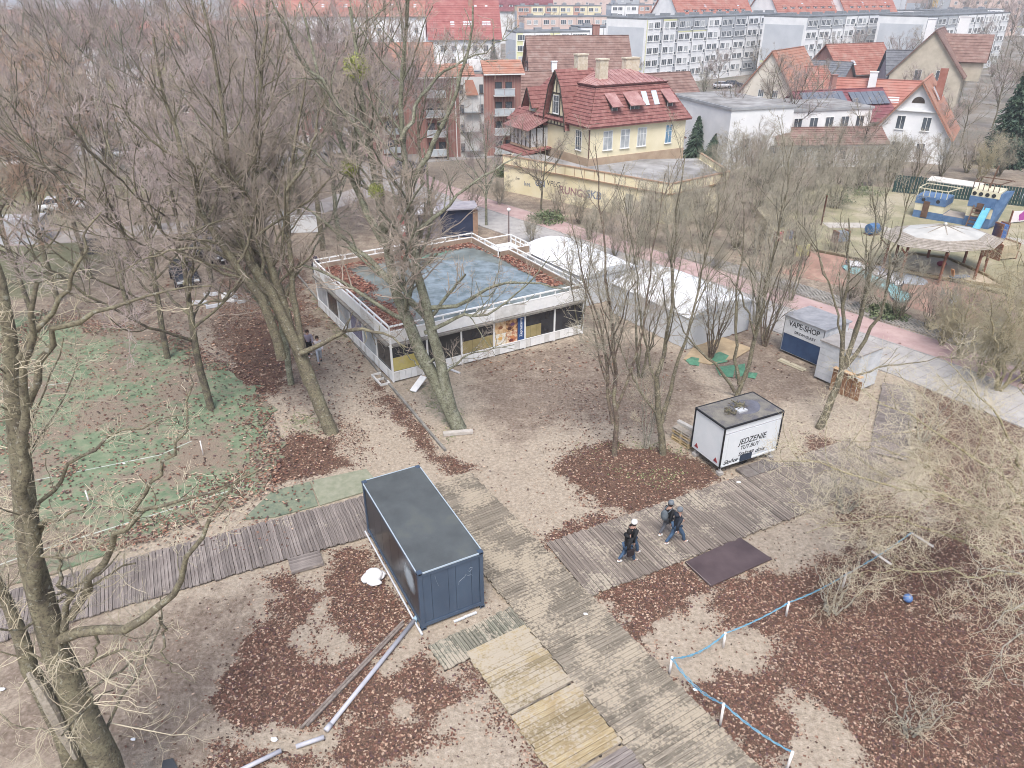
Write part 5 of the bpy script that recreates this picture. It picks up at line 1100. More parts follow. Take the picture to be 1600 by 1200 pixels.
# ------------------------------------------------------------------ marquees
tarp = mat('white_tarpaulin', '#cbced0', '#dadcdd', .8, .5, .08, 1.6); tarpw = mat('grey_tarpaulin_wall', '#bcc1c6', '#c9cdd0', .8, .5, .03, 2.5)
def marquee(label, near, yaw, w, d, eave, ridge, seed=1):
    r = thing('marquee', label, 'tent', (near[0], near[1], 0), R(yaw), 'white tarpaulin marquees beside the pavilion'); rr = random.Random(seed)
    # walls with soft folds
    b = MB(); n = 36
    per = [(0, 0), (w, 0), (w, d), (0, d), (0, 0)]; pts = []
    for (x0, y0), (x1, y1) in zip(per[:-1], per[1:]):
        L_ = math.hypot(x1-x0, y1-y0); k = int(L_/.35)
        for i in range(k):
            s = i/k; nx_, ny_ = (y1-y0)/L_, -(x1-x0)/L_; f = .04*math.sin(i*1.9)+rr.uniform(-.02, .02) if i else 0; pts.append((x0+(x1-x0)*s+nx_*f, y0+(y1-y0)*s+ny_*f, x0+(x1-x0)*s, y0+(y1-y0)*s))
    m = len(pts); b.add([(p[0], p[1], 0) for p in pts]+[(p[0]*.5+p[2]*.5, p[1]*.5+p[3]*.5, eave*.5) for p in pts]+[(p[2], p[3], eave) for p in pts], [(i, (i+1) % m, m+(i+1) % m, m+i) for i in range(m)]+[(m+i, m+(i+1) % m, 2*m+(i+1) % m, 2*m+i) for i in range(m)])
    b.obj('side_wall', tarpw, r, True)
    b = MB(); N1, N2 = 26, 30; vs = []
    for i in range(N1+1):
        for j in range(N2+1):
            x = -.08+(w+.16)*i/N1; y = -.08+(d+.16)*j/N2; u = 2*i/N1-1; v = 2*j/N2-1
            hgt = eave+.02+(ridge-eave)*(1-abs(u)**1.7)*(1-.28*abs(v)**4)-.07*abs(math.sin(v*math.pi*2.5))*(1-u*u)+rr.uniform(-.012, .012)
            vs.append((x, y, hgt))
    b.add(vs, [(i*(N2+1)+j, (i+1)*(N2+1)+j, (i+1)*(N2+1)+j+1, i*(N2+1)+j+1) for i in range(N1) for j in range(N2)]); b.obj('roof_sheet', tarp, r, True)
    for y, j in ((-.08, 0), (d+.08, N2)):
        b = MB()
        for i in range(N1):
            x0, x1 = vs[i*(N2+1)+j], vs[(i+1)*(N2+1)+j]; b.quad(x0, x1, (x1[0], x1[1], eave-.02), (x0[0], x0[1], eave-.02))
        b.obj('gable_sheet', tarpw, r)
    for x, y in ((0, 0), (w, 0), (0, d), (w, d)): MB().tube([(x, y, 0), (x, y, eave)], .03, 6).obj('pole', mat('pole_grey', '#8f9296'), r)
    return r
marquee('nearer white marquee with domed roof, right of the pavilion', G(1072, 546), 33, 5.6, 7.4, 2.1, 2.9, 1)
marquee('farther white marquee touching the pavilion back corner', (5.1, 49.0), 33, 4.8, 8.2, 2.1, 2.9, 2)
o = MB().poly(pxpoly([(1068,562),(1090,535),(1130,528),(1175,545),(1150,560),(1110,570)]), 0, .05).obj('ground_sheet', mat('tan_sheet', '#a08a66', '#b59d76', 2, .8, .02, 10)); tag(o, 'tan ground sheet at the near marquee corner', 'sheet')
gt = mat('green_tarp', '#3f7a5c', '#4e8c6a', 3, .5, .03, 8)
for i, (pl_, d) in enumerate((([(1070,562),(1080,557),(1095,560),(1092,572),(1078,570)], 'leftmost green tarpaulin scrap'), ([(1105,556),(1125,548),(1143,556),(1135,566),(1112,570)], 'middle green tarpaulin scrap'), ([(1148,572),(1164,568),(1165,585),(1150,592)], 'green tarpaulin scrap by the tree behind the trailer'), ([(1170,582),(1184,583),(1180,592),(1168,590)], 'smallest green tarpaulin scrap, rightmost'), ([(1118,574),(1150,570),(1145,590),(1125,588)], 'dull green tarpaulin scrap between the others'))):
    P = pxpoly(pl_); cx = sum(p[0] for p in P)/len(P); cy = sum(p[1] for p in P)/len(P); b = MB(); n = len(P); b.add([(p[0], p[1], .02) for p in P]+[(cx, cy, .16)], [(j, (j+1) % n, n) for j in range(n)]); o = b.obj('tarpaulin_scrap', gt); tag(o, d+' on the ground before the near marquee', 'tarpaulin', 'green tarpaulin scraps')

# ------------------------------------------------------------------ pavilion
PA = 31.; PN = (-6.81, 37.54); pv = thing('pavilion', 'derelict white glass pavilion with parapet rails and leaf covered grey roof', 'pavilion', (*PN, 0), R(PA))
pw_ = mat('pavilion_white', '#d8d9d8', '#e3e3e1', 2.5, .6, .004, 10); pwd = mat('pavilion_white_dirty', '#bfbdb8', '#d3d2ce', 3, .7, .004, 10); ply = mat('parapet_plywood', '#8b7562', '#9f8a74', 1.2, .8, .01, 8)
Wp, Dp = 13.3, 13.4; RZ = 2.75; TZ = 3.45
foot = [(0, 0), (Wp, 0), (Wp, 8.2), (Wp-1.2, 8.2), (Wp-1.2, 9.4), (12.1, Dp), (0, Dp)]; foot = [(0, 0), (Wp, 0), (Wp, 9.3), (Wp-.9, 9.3), (Wp-.9, Dp), (0, Dp)]
MB().poly(foot, RZ-.25, RZ).obj('roof_slab', pwd, pv)
pr_ = bpy.data.materials.new('pavilion_roof_felt'); t = NT(pr_); c = t.ramp(t.noise(.45, 5), [(.35, srgb('#4d524b')), (.48, srgb('#666f69')), (.62, srgb('#788482'))]); c = t.mix(t.ramp(t.noise(9, 4), [(.55, (0, 0, 0)), (.8, (.7, .7, .7))]), c, srgb('#5d6663')); t.l(c, t.b.inputs['Base Color']); t.b.inputs['Roughness'].default_value = .35; t.b.inputs['Specular IOR Level'].default_value = .5; t.bump(t.noise(6, 3), .02, .4)
ins = lambda P, k: [(x+(k if x < 1 else -k), y+(k if y < 1 else (-k if y > 9.31 or (y > 9 and x > 12.9) else 0))) for x, y in P]
MB().poly([(.12, .12), (Wp-.12, .12), (Wp-.12, 9.18), (Wp-1.02, 9.18), (Wp-1.02, Dp-.12), (.12, Dp-.12)], RZ+.002, RZ+.02).obj('roof_felt', pr_, pv)
# rain water sheet and green algae
b = MB(); b.add([(x, y, RZ+.024) for x, y in [(4.2, 1.4), (8, 1.2), (11.4, 1.5), (12.3, 3.5), (12, 6.5), (11, 9), (8.6, 10.6), (6, 10.4), (5, 8.5), (4.6, 6), (2.6, 5.4), (2.2, 4.2), (3.8, 3.4)]], [tuple(range(13))]); b.obj('standing_water', mat('roof_water', '#5f6c6c', '#83929a', 1.4, .2, spec=.4), pv)
b = MB(); b.add([(x, y, RZ+.03) for x, y in [(5.5, 11.2), (8.5, 11.6), (10.2, 12.2), (9.8, 12.9), (6, 12.2)]], [tuple(range(5))]); b.obj('algae_patch', mat('algae_green', '#4f7a68', '#5f8a76', 2, .6), pv); b = MB(); b.add([(x, y, RZ+.03) for x, y in [(12.2, 4.8), (13, 4), (13.1, 9), (12.5, 9)]], [tuple(range(4))]); b.obj('algae_patch', mat('algae_green', '#4f7a68', '#5f8a76', 2, .6), pv)
sides = [((0, 0), (Wp, 0)), ((Wp, 0), (Wp, 9.3)), ((Wp, 9.3), (Wp-.9, 9.3)), ((Wp-.9, 9.3), (Wp-.9, Dp)), ((Wp-.9, Dp), (0, Dp)), ((0, Dp), (0, 0))]
for i, ((x0, y0), (x1, y1)) in enumerate(sides):
    L_ = math.hypot(x1-x0, y1-y0); dx, dy = (x1-x0)/L_, (y1-y0)/L_; nx_, ny_ = dy, -dx
    b = MB(); b.beam((x0-nx_*.05+dx*.1, y0-ny_*.05+dy*.1, 2.93), (x1-nx_*.05-dx*.1, y1-ny_*.05-dy*.1, 2.93), .06, .86 if False else .34); b.obj('parapet_inner', ply, pv)
    n = max(1, round(L_/1.1))
    MB().beam((x0+nx_*.0, y0+ny_*.0, TZ), (x1, y1, TZ), .1, .07).obj('top_rail', pw_, pv)
    MB().beam((x0+dx*.05, y0+dy*.05, 3.14), (x1-dx*.05, y1-dy*.05, 3.14), .11, .05).obj('lower_rail', pw_, pv)
    for k in range(n+1):
        if k == n and i != 3: continue
        p = (x0+dx*L_*k/n, y0+dy*L_*k/n); MB().box(p[0]-.035, p[1]-.035, 3.166, p[0]+.035, p[1]+.035, TZ-.036).obj('rail_post', pw_, pv)
    if i in (0, 5, 1):
        m = round(L_/(2.22 if i != 5 else 2.2)); 
        for k in range(m):
            s0, s1 = L_*k/m+.05, L_*(k+1)/m-.05; P = lambda s, off: (x0+dx*s+nx_*off, y0+dy*s+ny_*off)
            def pan(name, z0, z1, mt, off=.02, s0=s0, s1=s1, th=.04):
                a, c = P(s0, off), P(s1, off); return MB().beam((*a, (z0+z1)/2), (*c, (z0+z1)/2), th, z1-z0).obj(name, mt, pv)
            pan('fascia_panel', 2.42, 3.1, pw_ if (k+i) % 3 else pwd, .03)
            # skirting of upright boards
            nb = 6
            for q in range(nb): pan('skirting_board', .06, .62, pw_ if q % 4 else pwd, .03+.006*(q % 2), s0+(s1-s0)*q/nb+.008, s0+(s1-s0)*(q+1)/nb-.008)
            if i == 0:
                kind = ['yellow', 'open', 'ochre', 'poster', 'ochre2', 'dark'][k] if k < 6 else 'dark'
                g = mat('pavilion_glass', '#23262c', '#34373d', 1.2, .12, spec=.8)
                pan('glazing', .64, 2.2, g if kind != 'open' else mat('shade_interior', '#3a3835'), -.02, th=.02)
                if kind == 'yellow': pan('painted_board', .68, 1.5, mat('yellow_paint_board', '#a8983a', '#b8a850', 2, .7), .01, th=.02)
                if kind in ('ochre', 'ochre2'): 
                    q0, q1 = (s0, s1) if kind == 'ochre' else (s0, s0+(s1-s0)*.55)
                    for z_ in range(3): pan('ochre_board', .68, 1.45, mat('ochre_board', '#8f7f45', '#a09058', 2, .8, rnd=.1), .01, q0+(q1-q0)*z_/3+.01, q0+(q1-q0)*(z_+1)/3-.01, .02)
                if kind == 'poster':
                    w4 = (s1-s0)
                    cols = [('#c79a62', '#d9b98a'), ('#d3a062', '#7c5138'), ('#dcdad0', '#d8b060'), ('#e0c79c', '#b8643c')]
                    for q, (u0, u1, z0, z1) in enumerate(((0, .38, 1.42, 2.18), (.39, .77, 1.42, 2.18), (0, .38, .66, 1.40), (.39, .77, .66, 1.40))): pan('poster', z0, z1, mat('poster_print_%s' % 'abcd'[q], cols[q][0], cols[q][1], 5, .4, lo=.42, hi=.58), .012, s0+w4*u0, s0+w4*u1-.01, .02)
                    bl = pan('poster_strip', .66, 2.22, mat('poster_blue', '#274f86', rough=.4), .014, s0+w4*.78, s1, .02)
                    cx = (x0+dx*(s0+w4*.89)); text_obj('lettering', 'Zapraszamy', .26, mat('lettering_white', '#dfe3ea'), pv, (cx, -.03, 1.5), (math.pi/2, math.pi/2*-1, 0), .004, 1)
                    for q, (uu, zz, cc) in enumerate(((.19, 1.1, '#d9a640'), (.6, 1.0, '#cf8040'), (.55, .8, '#74302c'), (.2, 1.8, '#8f5a34'), (.6, 1.85, '#6e4a6a'), (.5, 1.6, '#57352c'))):
                        c0 = P(s0+w4*uu, .026); b = MB(); b.add([(c0[0]+.16*math.cos(a), c0[1], zz+.11*math.sin(a)) for a in np.linspace(0, 6.283, 13)[:-1]], [tuple(range(12))]); b.obj('food_picture', mat('food_print_%s' % 'abcdef'[q], cc), pv)
            else:
                g2_ = [mat('milky_glass', '#a9b0b5', '#8c949a', 2, .3), mat('pavilion_glass', '#23262c', '#34373d', 1.2, .12, spec=.8), mat('milky_glass', '#a9b0b5', '#8c949a', 2, .3), mat('poster_faded', '#8a8fa5', '#6c5c78', 4, .5)][(k) % 4]
                for q in range(2): pan('glazing', .64, 2.2, g2_, -.01, s0+(s1-s0)*q/2+.02, s0+(s1-s0)*(q+1)/2-.02, .02); 
        for k in range(m+1):
            if k == m and i != 1: continue
            p = (x0+dx*L_*k/m, y0+dy*L_*k/m); q = MB(); q.box(p[0]-.05, p[1]-.05, 0, p[0]+.05, p[1]+.05, 3.11); q.obj('frame_post', pw_, pv)
        for zz in (.63, 2.22): MB().beam((x0+dx*.05+nx_*.045, y0+dy*.05+ny_*.045, zz), (x1-dx*.05+nx_*.045, y1-dy*.05+ny_*.045, zz), .05, .05).obj('frame_rail', pw_, pv)
        cr_ = MB().beam((x0+dx*.06+nx_*.16, y0+dy*.06+ny_*.16, 2.34), (x1-dx*.06+nx_*.16, y1-dy*.06+ny_*.16, 2.34), .2, .12).obj('awning_cornice', mat('weathered_cornice', '#6a665f', '#8a867e', 5, .8, .03, 12), pv)
    else:
        MB().beam((x0+dx*.05, y0+dy*.05, 1.2), (x1-dx*.05, y1-dy*.05, 1.2), .1, 2.4).obj('back_wall', pwd, pv)
# lower back wing rail seen beside the marquee
MB().box(Wp-.88, 9.32, 2.4, Wp+1.9, 12.3, 2.6).obj('rear_canopy', pwd, pv)
for a, b_ in (((Wp+1.9, 9.35, 3.2), (Wp+1.9, 12.3, 3.2)), ((Wp-.8, 12.3, 3.2), (Wp+1.9, 12.3, 3.2)), ((Wp+1.9, 9.35, 2.9), (Wp+1.9, 12.3, 2.9))): MB().beam(a, b_, .08, .06).obj('top_rail', pw_, pv)
for k in range(5): MB().box(Wp+1.86, 9.4+k*.7, 2.602, Wp+1.94, 9.47+k*.7, 3.165).obj('rail_post', pw_, pv)
MB().box(Wp-.8, 9.4, 2.602, Wp+1.8, 9.46, 3.1).obj('parapet_inner', ply, pv)
# leaves on the roof
def rooff(x, y):
    c, s = math.cos(R(PA)), math.sin(R(PA)); lx = (x-PN[0])*c+(y-PN[1])*s; ly = -(x-PN[0])*s+(y-PN[1])*c
    n = (fnoise(lx+30, ly+30, 1.8, 77)-.5)*1.2; ins_ = (lx > .15) & (lx < Wp-.15) & (ly > .15) & (ly < Dp-.15) & ~((lx > Wp-1.1) & (ly > 9.1))
    v = np.maximum(smooth01((2.3-lx+n)/.7), smooth01((1.0-(Dp-ly)+n+.4)/.6)*.7); v = np.maximum(v, smooth01((.7-ly+n*.5)/.4)*.7); v = np.maximum(v, smooth01((1.3-(Wp-lx)+n)/.4)*(ly > 2)*.8)
    v = np.where((lx < 3.6) & (ly > 4.8) & (ly < 7.4), v*.15, v)
    return np.where(ins_, v, 0)
o = scatter_leaves('roof_leaves', 100000, (-15, 6, 37, 57), ['#7d4838', '#8f5743', '#6a3d32', '#a26f56', '#58382f', '#b08a72'], (.05, .1), rooff, RZ+.02, 0., 41); tag(o, 'rust red leaf drifts on the pavilion roof', 'leaves')
# bench and white panels at the pavilion corner
o = MB().beam((0, 0, .02), (.55, .9, .5), .42, .06).obj('white_channel', pw_); 
tag(o, 'white channel shaped panel lying before the giant tree', 'panel'); o.location = (*g2(645, 612), 0)
q = thing('broken_frame', 'broken white frame leaning against the pavilion front by the tree', 'panel', (*g2(668, 580), 0), R(30))
MB().beam((-.45, -.25, 0), (.1, 0, 2.0), .3, .05).obj('board', pw_, q); MB().beam((.1, 0, 2.0), (1.1, -.05, .2), .1, .05).obj('brace', pw_, q); MB().beam((-.3, -.2, .1), (1.15, -.25, .15), .35, .05).obj('board', pw_, q); MB().beam((.0, -.05, 1.2), (.6, -.1, .4), .1, .05).obj('brace', pw_, q)
o = MB().beam((0, 0, .06), (.75, -.55, .03), .1, .08).obj('white_pipe', wpipe); tag(o, 'short white rod on the soil right of the giant tree', 'rod'); o.location = (*g2(700, 577), 0)
q = thing('low_frame', 'low white wooden frame at the pavilion left corner base', 'frame', (*g2(610, 600), 0), R(121))
for y in (0, .5): MB().box(0, y, .0, 1.5, y+.08, .12).obj('rail', pwd, q)
for x in (0, .7, 1.42): MB().box(x, .082, .0, x+.08, .498, .12).obj('crosspiece', pwd, q)
# ------------------------------------------------------------------ the yellow villa
VN = G(922, 198, 7.2); VY = 29.6; WV, DV = 13.2, 10.2; EZ = 7.3
vl = thing('villa', 'pale yellow villa with red mansard roof, half timbered gable and three chimneys', 'house', (VN[0], VN[1], 0), R(VY))
RM = ROOF['roof_red_metal_tile']; RP_ = ROOF['roof_pink_metal']
MB().box(0, 0, -1, WV, DV, EZ).obj('wall', W_cream, vl)
MB().box(-.05, -.05, -1, WV+.05, DV+.05, 3.9).obj('plinth', mat('villa_plinth', '#a98f74', '#b8a084', 1, .9), vl)
o = .45; MZ = 10.9; ins_ = 1.9
E_ = [(-o, -o, EZ-.15), (WV+o, -o, EZ-.15), (WV+o, DV+o, EZ-.15), (-o, DV+o, EZ-.15)]; T_ = [(ins_, ins_, MZ), (WV-ins_, ins_, MZ), (WV-ins_, DV-ins_, MZ), (ins_, DV-ins_, MZ)]
mb_ = MB(); mc_ = MB()
for i in range(4):
    j = (i+1) % 4; mb_.quad(E_[i], E_[j], T_[j], T_[i])
    # bell-cast profile: lower courses flatter
    mc_.courses(E_[i], E_[j], T_[j], T_[i], 12, .06)
mb_.box(-o, -o, EZ-.3, WV+o, DV+o, EZ-.16); mr = mb_.obj('roof', RM, vl); q = mc_.obj('roof_tiles', RM, mr); q['kind'] = 'stuff'
up_ = MB(); ridge = [(WV*.36, DV/2, 12.1), (WV*.64, DV/2, 12.1)]; e2 = .18; TT = [(t_[0]+(-e2 if t_[0] < WV/2 else e2), t_[1]+(-e2 if t_[1] < DV/2 else e2), MZ+.08) for t_ in T_]
up_.quad(TT[0], TT[1], ridge[1], ridge[0]); up_.add([TT[1], TT[2], ridge[1]], [(0, 1, 2)]); up_.quad(TT[2], TT[3], ridge[0], ridge[1]); up_.add([TT[3], TT[0], ridge[0]], [(0, 1, 2)]); uo = up_.obj('upper_roof', RP_, vl)
sm_ = MB()
for k in range(1, 17):
    x = TT[0][0]+(TT[1][0]-TT[0][0])*k/17; 
    xr = min(max(x, ridge[0][0]), ridge[1][0]); f = 1 if ridge[0][0] <= x <= ridge[1][0] else ((x-TT[0][0])/(ridge[0][0]-TT[0][0]) if x < ridge[0][0] else (TT[1][0]-x)/(TT[1][0]-ridge[1][0]))
    sm_.beam((x, TT[0][1], MZ+.1), (x, TT[0][1]+(DV/2-TT[0][1])*f, MZ+.1+(12.1-MZ-.08)*f), .05, .06)
for k in range(1, 12):
    y = TT[0][1]+(TT[3][1]-TT[0][1])*k/12; f = 1-abs(y-DV/2)/(DV/2-TT[0][1]); sm_.beam((TT[0][0], y, MZ+.1), (TT[0][0]+(ridge[0][0]-TT[0][0])*f, y, MZ+.1+(12.1-MZ-.08)*f), .05, .06)
q = sm_.obj('standing_seam', RP_, uo); q['kind'] = 'stuff'
MB().beam((TT[0][0], TT[0][1]-.04, MZ+.02), (TT[1][0], TT[1][1]-.04, MZ+.02), .14, .14).obj('roof_edge', mat('maroon_edge', '#5f3836'), uo); MB().beam((TT[0][0]-.04, TT[0][1], MZ+.02), (TT[3][0]-.04, TT[3][1], MZ+.02), .14, .14).obj('roof_edge', _mats['maroon_edge'], uo)
chm = mat('chimney_plaster', '#b8a98a', '#cfc6b2', 3, .9, .01, 20)
for (x, y, z0, z1, s) in ((3.6, 3.4, 11.1, 13.3, .55), (2.9, 6.4, 11.2, 13.6, .65), (WV-4.2, 5.4, 11.5, 13.1, .95)):
    q = MB().box(x-s, y-.4, z0, x+s, y+.4, z1).obj('chimney', chm, uo); MB().box(x-s-.08, y-.48, z1+.002, x+s+.08, y+.48, z1+.14).obj('chimney_cap', chm, q)
# front dormers with flap roofs, roof windows
P_ = lambda u, t_: np.array([u, -o+(ins_+o)*t_, EZ-.15+(MZ-EZ+.15)*t_])
for (u, wdt) in ((3.3, .9), (6.0, 1.5), (10.9, .9)):
    q = MB().box(u-wdt/2, .35, 8.1, u+wdt/2, 1.9, 9.15).obj('dormer', timber, vl)
    a = P_(u, .78); MB().slab((u-wdt/2-.25, -.35, 9.0), (u+wdt/2+.25, -.35, 9.0), (u+wdt/2+.25, a[1]+.05, a[2]+.15), (u-wdt/2-.25, a[1]+.05, a[2]+.15), .08).obj('dormer_roof', RP_, q)
    w_ = win_meshes(wdt*.8, .75, 2 if wdt > 1 else 1, 1, wf, glass)
    q2 = link('window', w_[0], q, (u, .345, 8.25)); link('pane', w_[1], q2)
for u in (7.8, 9.2):
    a, c = P_(u-.35, .42), P_(u+.35, .42); d_, e_ = P_(u+.35, .78), P_(u-.35, .78); n_ = np.array([0, -.83, .55])*.12
    MB().slab(a+n_, c+n_, d_+n_, e_+n_, .1).obj('roof_window', mat('roof_window_glass', '#b9c3cb', rough=.15, spec=.8), vl)
for u, h_ in ((2.4, 1.75), (7.0, 1.75), (10.8, 1.75), (4.7, 1.75)): window(vl, 'f', u, 4.6, 1.25 if u != 10.8 else .95, h_+.25, 3 if u == 7 else 2, 2, gm_=glass_l if u < 8 else mat('blue_glass', '#4f7f9f', '#6c96b0', 1, .2))
window(vl, 'l', 2.0, 4.5, 1.15, 2.1, 3, 2)
# half timbered gable on the left facade
gy, gw, gb, gt_ = 6.2, 3.9, 6.6, 12.3
b = MB(); b.add([(-.25, gy-gw/2, gb), (-.25, gy+gw/2, gb), (-.25, gy+.25, gt_-.6), (-.25, gy-.25, gt_-.6), (2.6, gy-gw/2, gb), (2.6, gy+gw/2, gb), (2.6, gy+.25, gt_-.6), (2.6, gy-.25, gt_-.6)], [(0, 3, 2, 1), (0, 1, 5, 4), (1, 2, 6, 5), (2, 3, 7, 6), (3, 0, 4, 7)]); gable = b.obj('gable', W_cream, vl)
bm2 = MB(); X_ = -.29
for a, c in (((gy-gw/2, gb), (gy+gw/2, gb)), ((gy-gw/2, gb+1), (gy+gw/2, gb+1)), ((gy-gw/2+.1, gb), (gy-.3, gt_-.7)), ((gy+gw/2-.1, gb), (gy+.3, gt_-.7)), ((gy-.7, gb+1), (gy-.7, gb+3.4)), ((gy+.7, gb+1), (gy+.7, gb+3.4)), ((gy-.75, gb+3.3), (gy+.75, gb+3.3)), ((gy-1.0, gb), (gy-1.0, gb+1)), ((gy-.3, gb), (gy-.3, gb+1)), ((gy+.3, gb), (gy+.3, gb+1)), ((gy+1.0, gb), (gy+1.0, gb+1)), ((gy, gb+3.3), (gy, gt_-.8))): MB().beam((X_, *a), (X_, *c), .12, .08, (1, 0, 0)).obj('timber_beam', timber, gable)
w_ = win_meshes(1.2, 1.9, 2, 2, wf, mat('leaded_glass', '#6d737a', '#4d5359', 5, .3)); q = link('window', w_[0], gable, (X_-.02, gy, gb+1.2), -math.pi/2); link('pane', w_[1], q)
for sg in (1, -1):
    pts = [(gy+sg*(gw/2+.35), gb-.35), (gy+sg*(gw/2+.05), gb+1.4), (gy+sg*(gw/4+.18), gt_-1.6), (gy, gt_)]
    for (y0, z0), (y1, z1) in zip(pts[:-1], pts[1:]):
        q = MB(); q.slab((-.6, y0, z0), (4.4, y0, z0), (4.4, y1, z1), (-.6, y1, z1), .1); q.courses(*(((-.6, y0, z0), (4.4, y0, z0), (4.4, y1, z1), (-.6, y1, z1)) if sg < 0 else ((4.4, y0, z0), (-.6, y0, z0), (-.6, y1, z1), (4.4, y1, z1))), 5, .05); q.obj('gable_roof', RM, gable)
        MB().beam((-.6, y0, z0-.08), (-.6, y1, z1-.08), .1, .16, (1, 0, 0)).obj('barge_board', timber, gable)
# left wing with little arched dormer
wx0, wy0, wd2, wh = .3, DV, 6.2, 6.2
MB().box(wx0, wy0+.002, -1, 9, wy0+wd2, wh).obj('wing_wall', W_cream, vl)
q = MB(); A0 = ((wx0-.9, wy0+wd2+.5, wh-.3), (wx0-.9, wy0-1.2, wh-.3), (4.6, wy0-1.2, 10.6), (4.6, wy0+wd2-1.2, 10.6)); q.slab(*A0, .12); q.courses(*A0, 12, .06)
A1 = ((4.6, wy0-1.2, 10.6), (4.6, wy0+wd2-1.2, 10.6), (9.5, wy0+wd2+.5, wh-.3), (9.5, wy0-1.2, wh-.3)); q.slab(*A1, .12)
q.add([(wx0-.9, wy0+wd2+.5, wh-.3), (4.6, wy0+wd2-1.2, 10.6), (9.5, wy0+wd2+.5, wh-.3)], [(0, 1, 2)]); wr = q.obj('wing_roof', RM, vl)
dy = wy0+2.2; q = MB(); q.add([(.4, dy-.8, 7.2), (.4, dy+.8, 7.2), (.4, dy+.8, 8.3), (.4, dy, 9.6), (.4, dy-.8, 8.3), (3, dy-.8, 7.2), (3, dy+.8, 7.2), (3, dy+.8, 8.3), (3, dy, 9.6), (3, dy-.8, 8.3)], [(4, 3, 2, 1, 0), (0, 1, 6, 5), (1, 2, 7, 6), (4, 0, 5, 9)]); dm = q.obj('dormer', W_cream, wr)
for sg in (1, -1):
    A2 = ((-.4, dy+sg*1.15, 7.75), (3.6, dy+sg*1.15, 7.75), (3.6, dy, 9.95), (-.4, dy, 9.95)); q = MB(); q.slab(*A2, .08); q.courses(*(A2 if sg < 0 else (A2[1], A2[0], A2[3], A2[2])), 5, .05); q.obj('dormer_roof', RM, dm); MB().beam((-.4, dy+sg*1.15, 7.68), (-.4, dy, 9.88), .08, .2, (1, 0, 0)).obj('barge_board', timber, dm)
q = MB(); q.add([(.36, dy+.5*math.cos(a), 7.9+.75*math.sin(a)) for a in np.linspace(0, math.pi, 12)]+[(.36, dy-.5, 7.3), (.36, dy+.5, 7.3)], [tuple(range(13, -1, -1))]); q.obj('arched_window', mat('arched_pane', '#a9b4b4', '#c9cfcb', 3, .3), dm)
q = MB(); q.beam((.33, dy, 7.3), (.33, dy, 8.65), .05, .05); q.beam((.33, dy-.5, 7.9), (.33, dy+.5, 7.9), .05, .05); q.obj('window_bar', wf, dm)
# conservatory
cy0, cy1, cx0 = DV-1.9, DV+2.6, -2.4
cv = MB().box(cx0, cy0, 3.7, wx0, cy1, 4.0).obj('conservatory_base', mat('villa_plinth'  , '#a98f74'), vl)
pm_ = mat('curtain_pane', '#a9adb0', '#c2c5c6', 2, .3)
for k in range(5): y0 = cy0+(cy1-cy0)*k/5; MB().box(cx0+.03, y0+.06, 4.0, cx0+.06, y0+(cy1-cy0)/5-.06, 6.0).obj('pane', pm_, cv)
for k in range(3): x0 = cx0+(wx0-cx0)*k/3; MB().box(x0+.06, cy0+.03, 4.0, x0+(wx0-cx0)/3-.06, cy0+.06, 6.0).obj('pane', pm_, cv)
for k in range(6): y0 = cy0+(cy1-cy0)*k/5; MB().box(cx0-.03, y0-.07, 3.95, cx0+.1, y0+.07, 6.1).obj('mullion', timber, cv)
for k in range(1, 4): x0 = cx0+(wx0-cx0)*k/3; MB().box(x0-.07, cy0-.03, 3.95, x0+.07, cy0+.1, 6.1).obj('mullion', timber, cv)
q = MB(); B0 = ((cx0-.7, cy1+.5, 5.95), (cx0-.7, cy0-.6, 5.95), (wx0, cy0-.6, 7.2), (wx0, cy1+.5, 7.2)); q.slab(*B0, .1)
for k in range(15): y = cy0-.5+(cy1-cy0+.9)*k/14; q.beam((cx0-.7, y, 6.0), (wx0, y, 7.25), .05, .06)
q.obj('conservatory_roof', RP_, cv)
q = MB(); B0 = ((cx0-1.4, cy1+.8, 3.35), (cx0-1.4, cy0-.9, 3.35), (wx0, cy0-.9, 3.95), (wx0, cy1+.8, 3.95)); q.slab(*B0, .1); q.courses(*B0, 5, .05); q.obj('skirt_roof', RM, cv)
# right lean-to
q = MB().box(WV+.003, 3.2, -1, WV+2.4, 6.6, 4.4).obj('side_annex', W_cream, vl); C0_ = ((WV-.0, 2.8, 5.9), (WV+2.9, 2.8, 4.3), (WV+2.9, 7.0, 4.3), (WV, 7.0, 5.9)); z = MB(); z.slab(*C0_, .1); z.courses(C0_[1], C0_[2], C0_[3], C0_[0], 6, .05); z.obj('side_roof', RM, q)
w_ = win_meshes(.9, 1.3, 1, 1, wf, glass_l); z = link('window', w_[0], q, (WV+1.3, 3.19, 2.6)); link('pane', w_[1], z)
MB().beam((-.06, -.06, 3.9), (-.06, -.06, 7.1), .1, .1).obj('downpipe', mat('gutter_brown', '#6b4a3f'), vl)

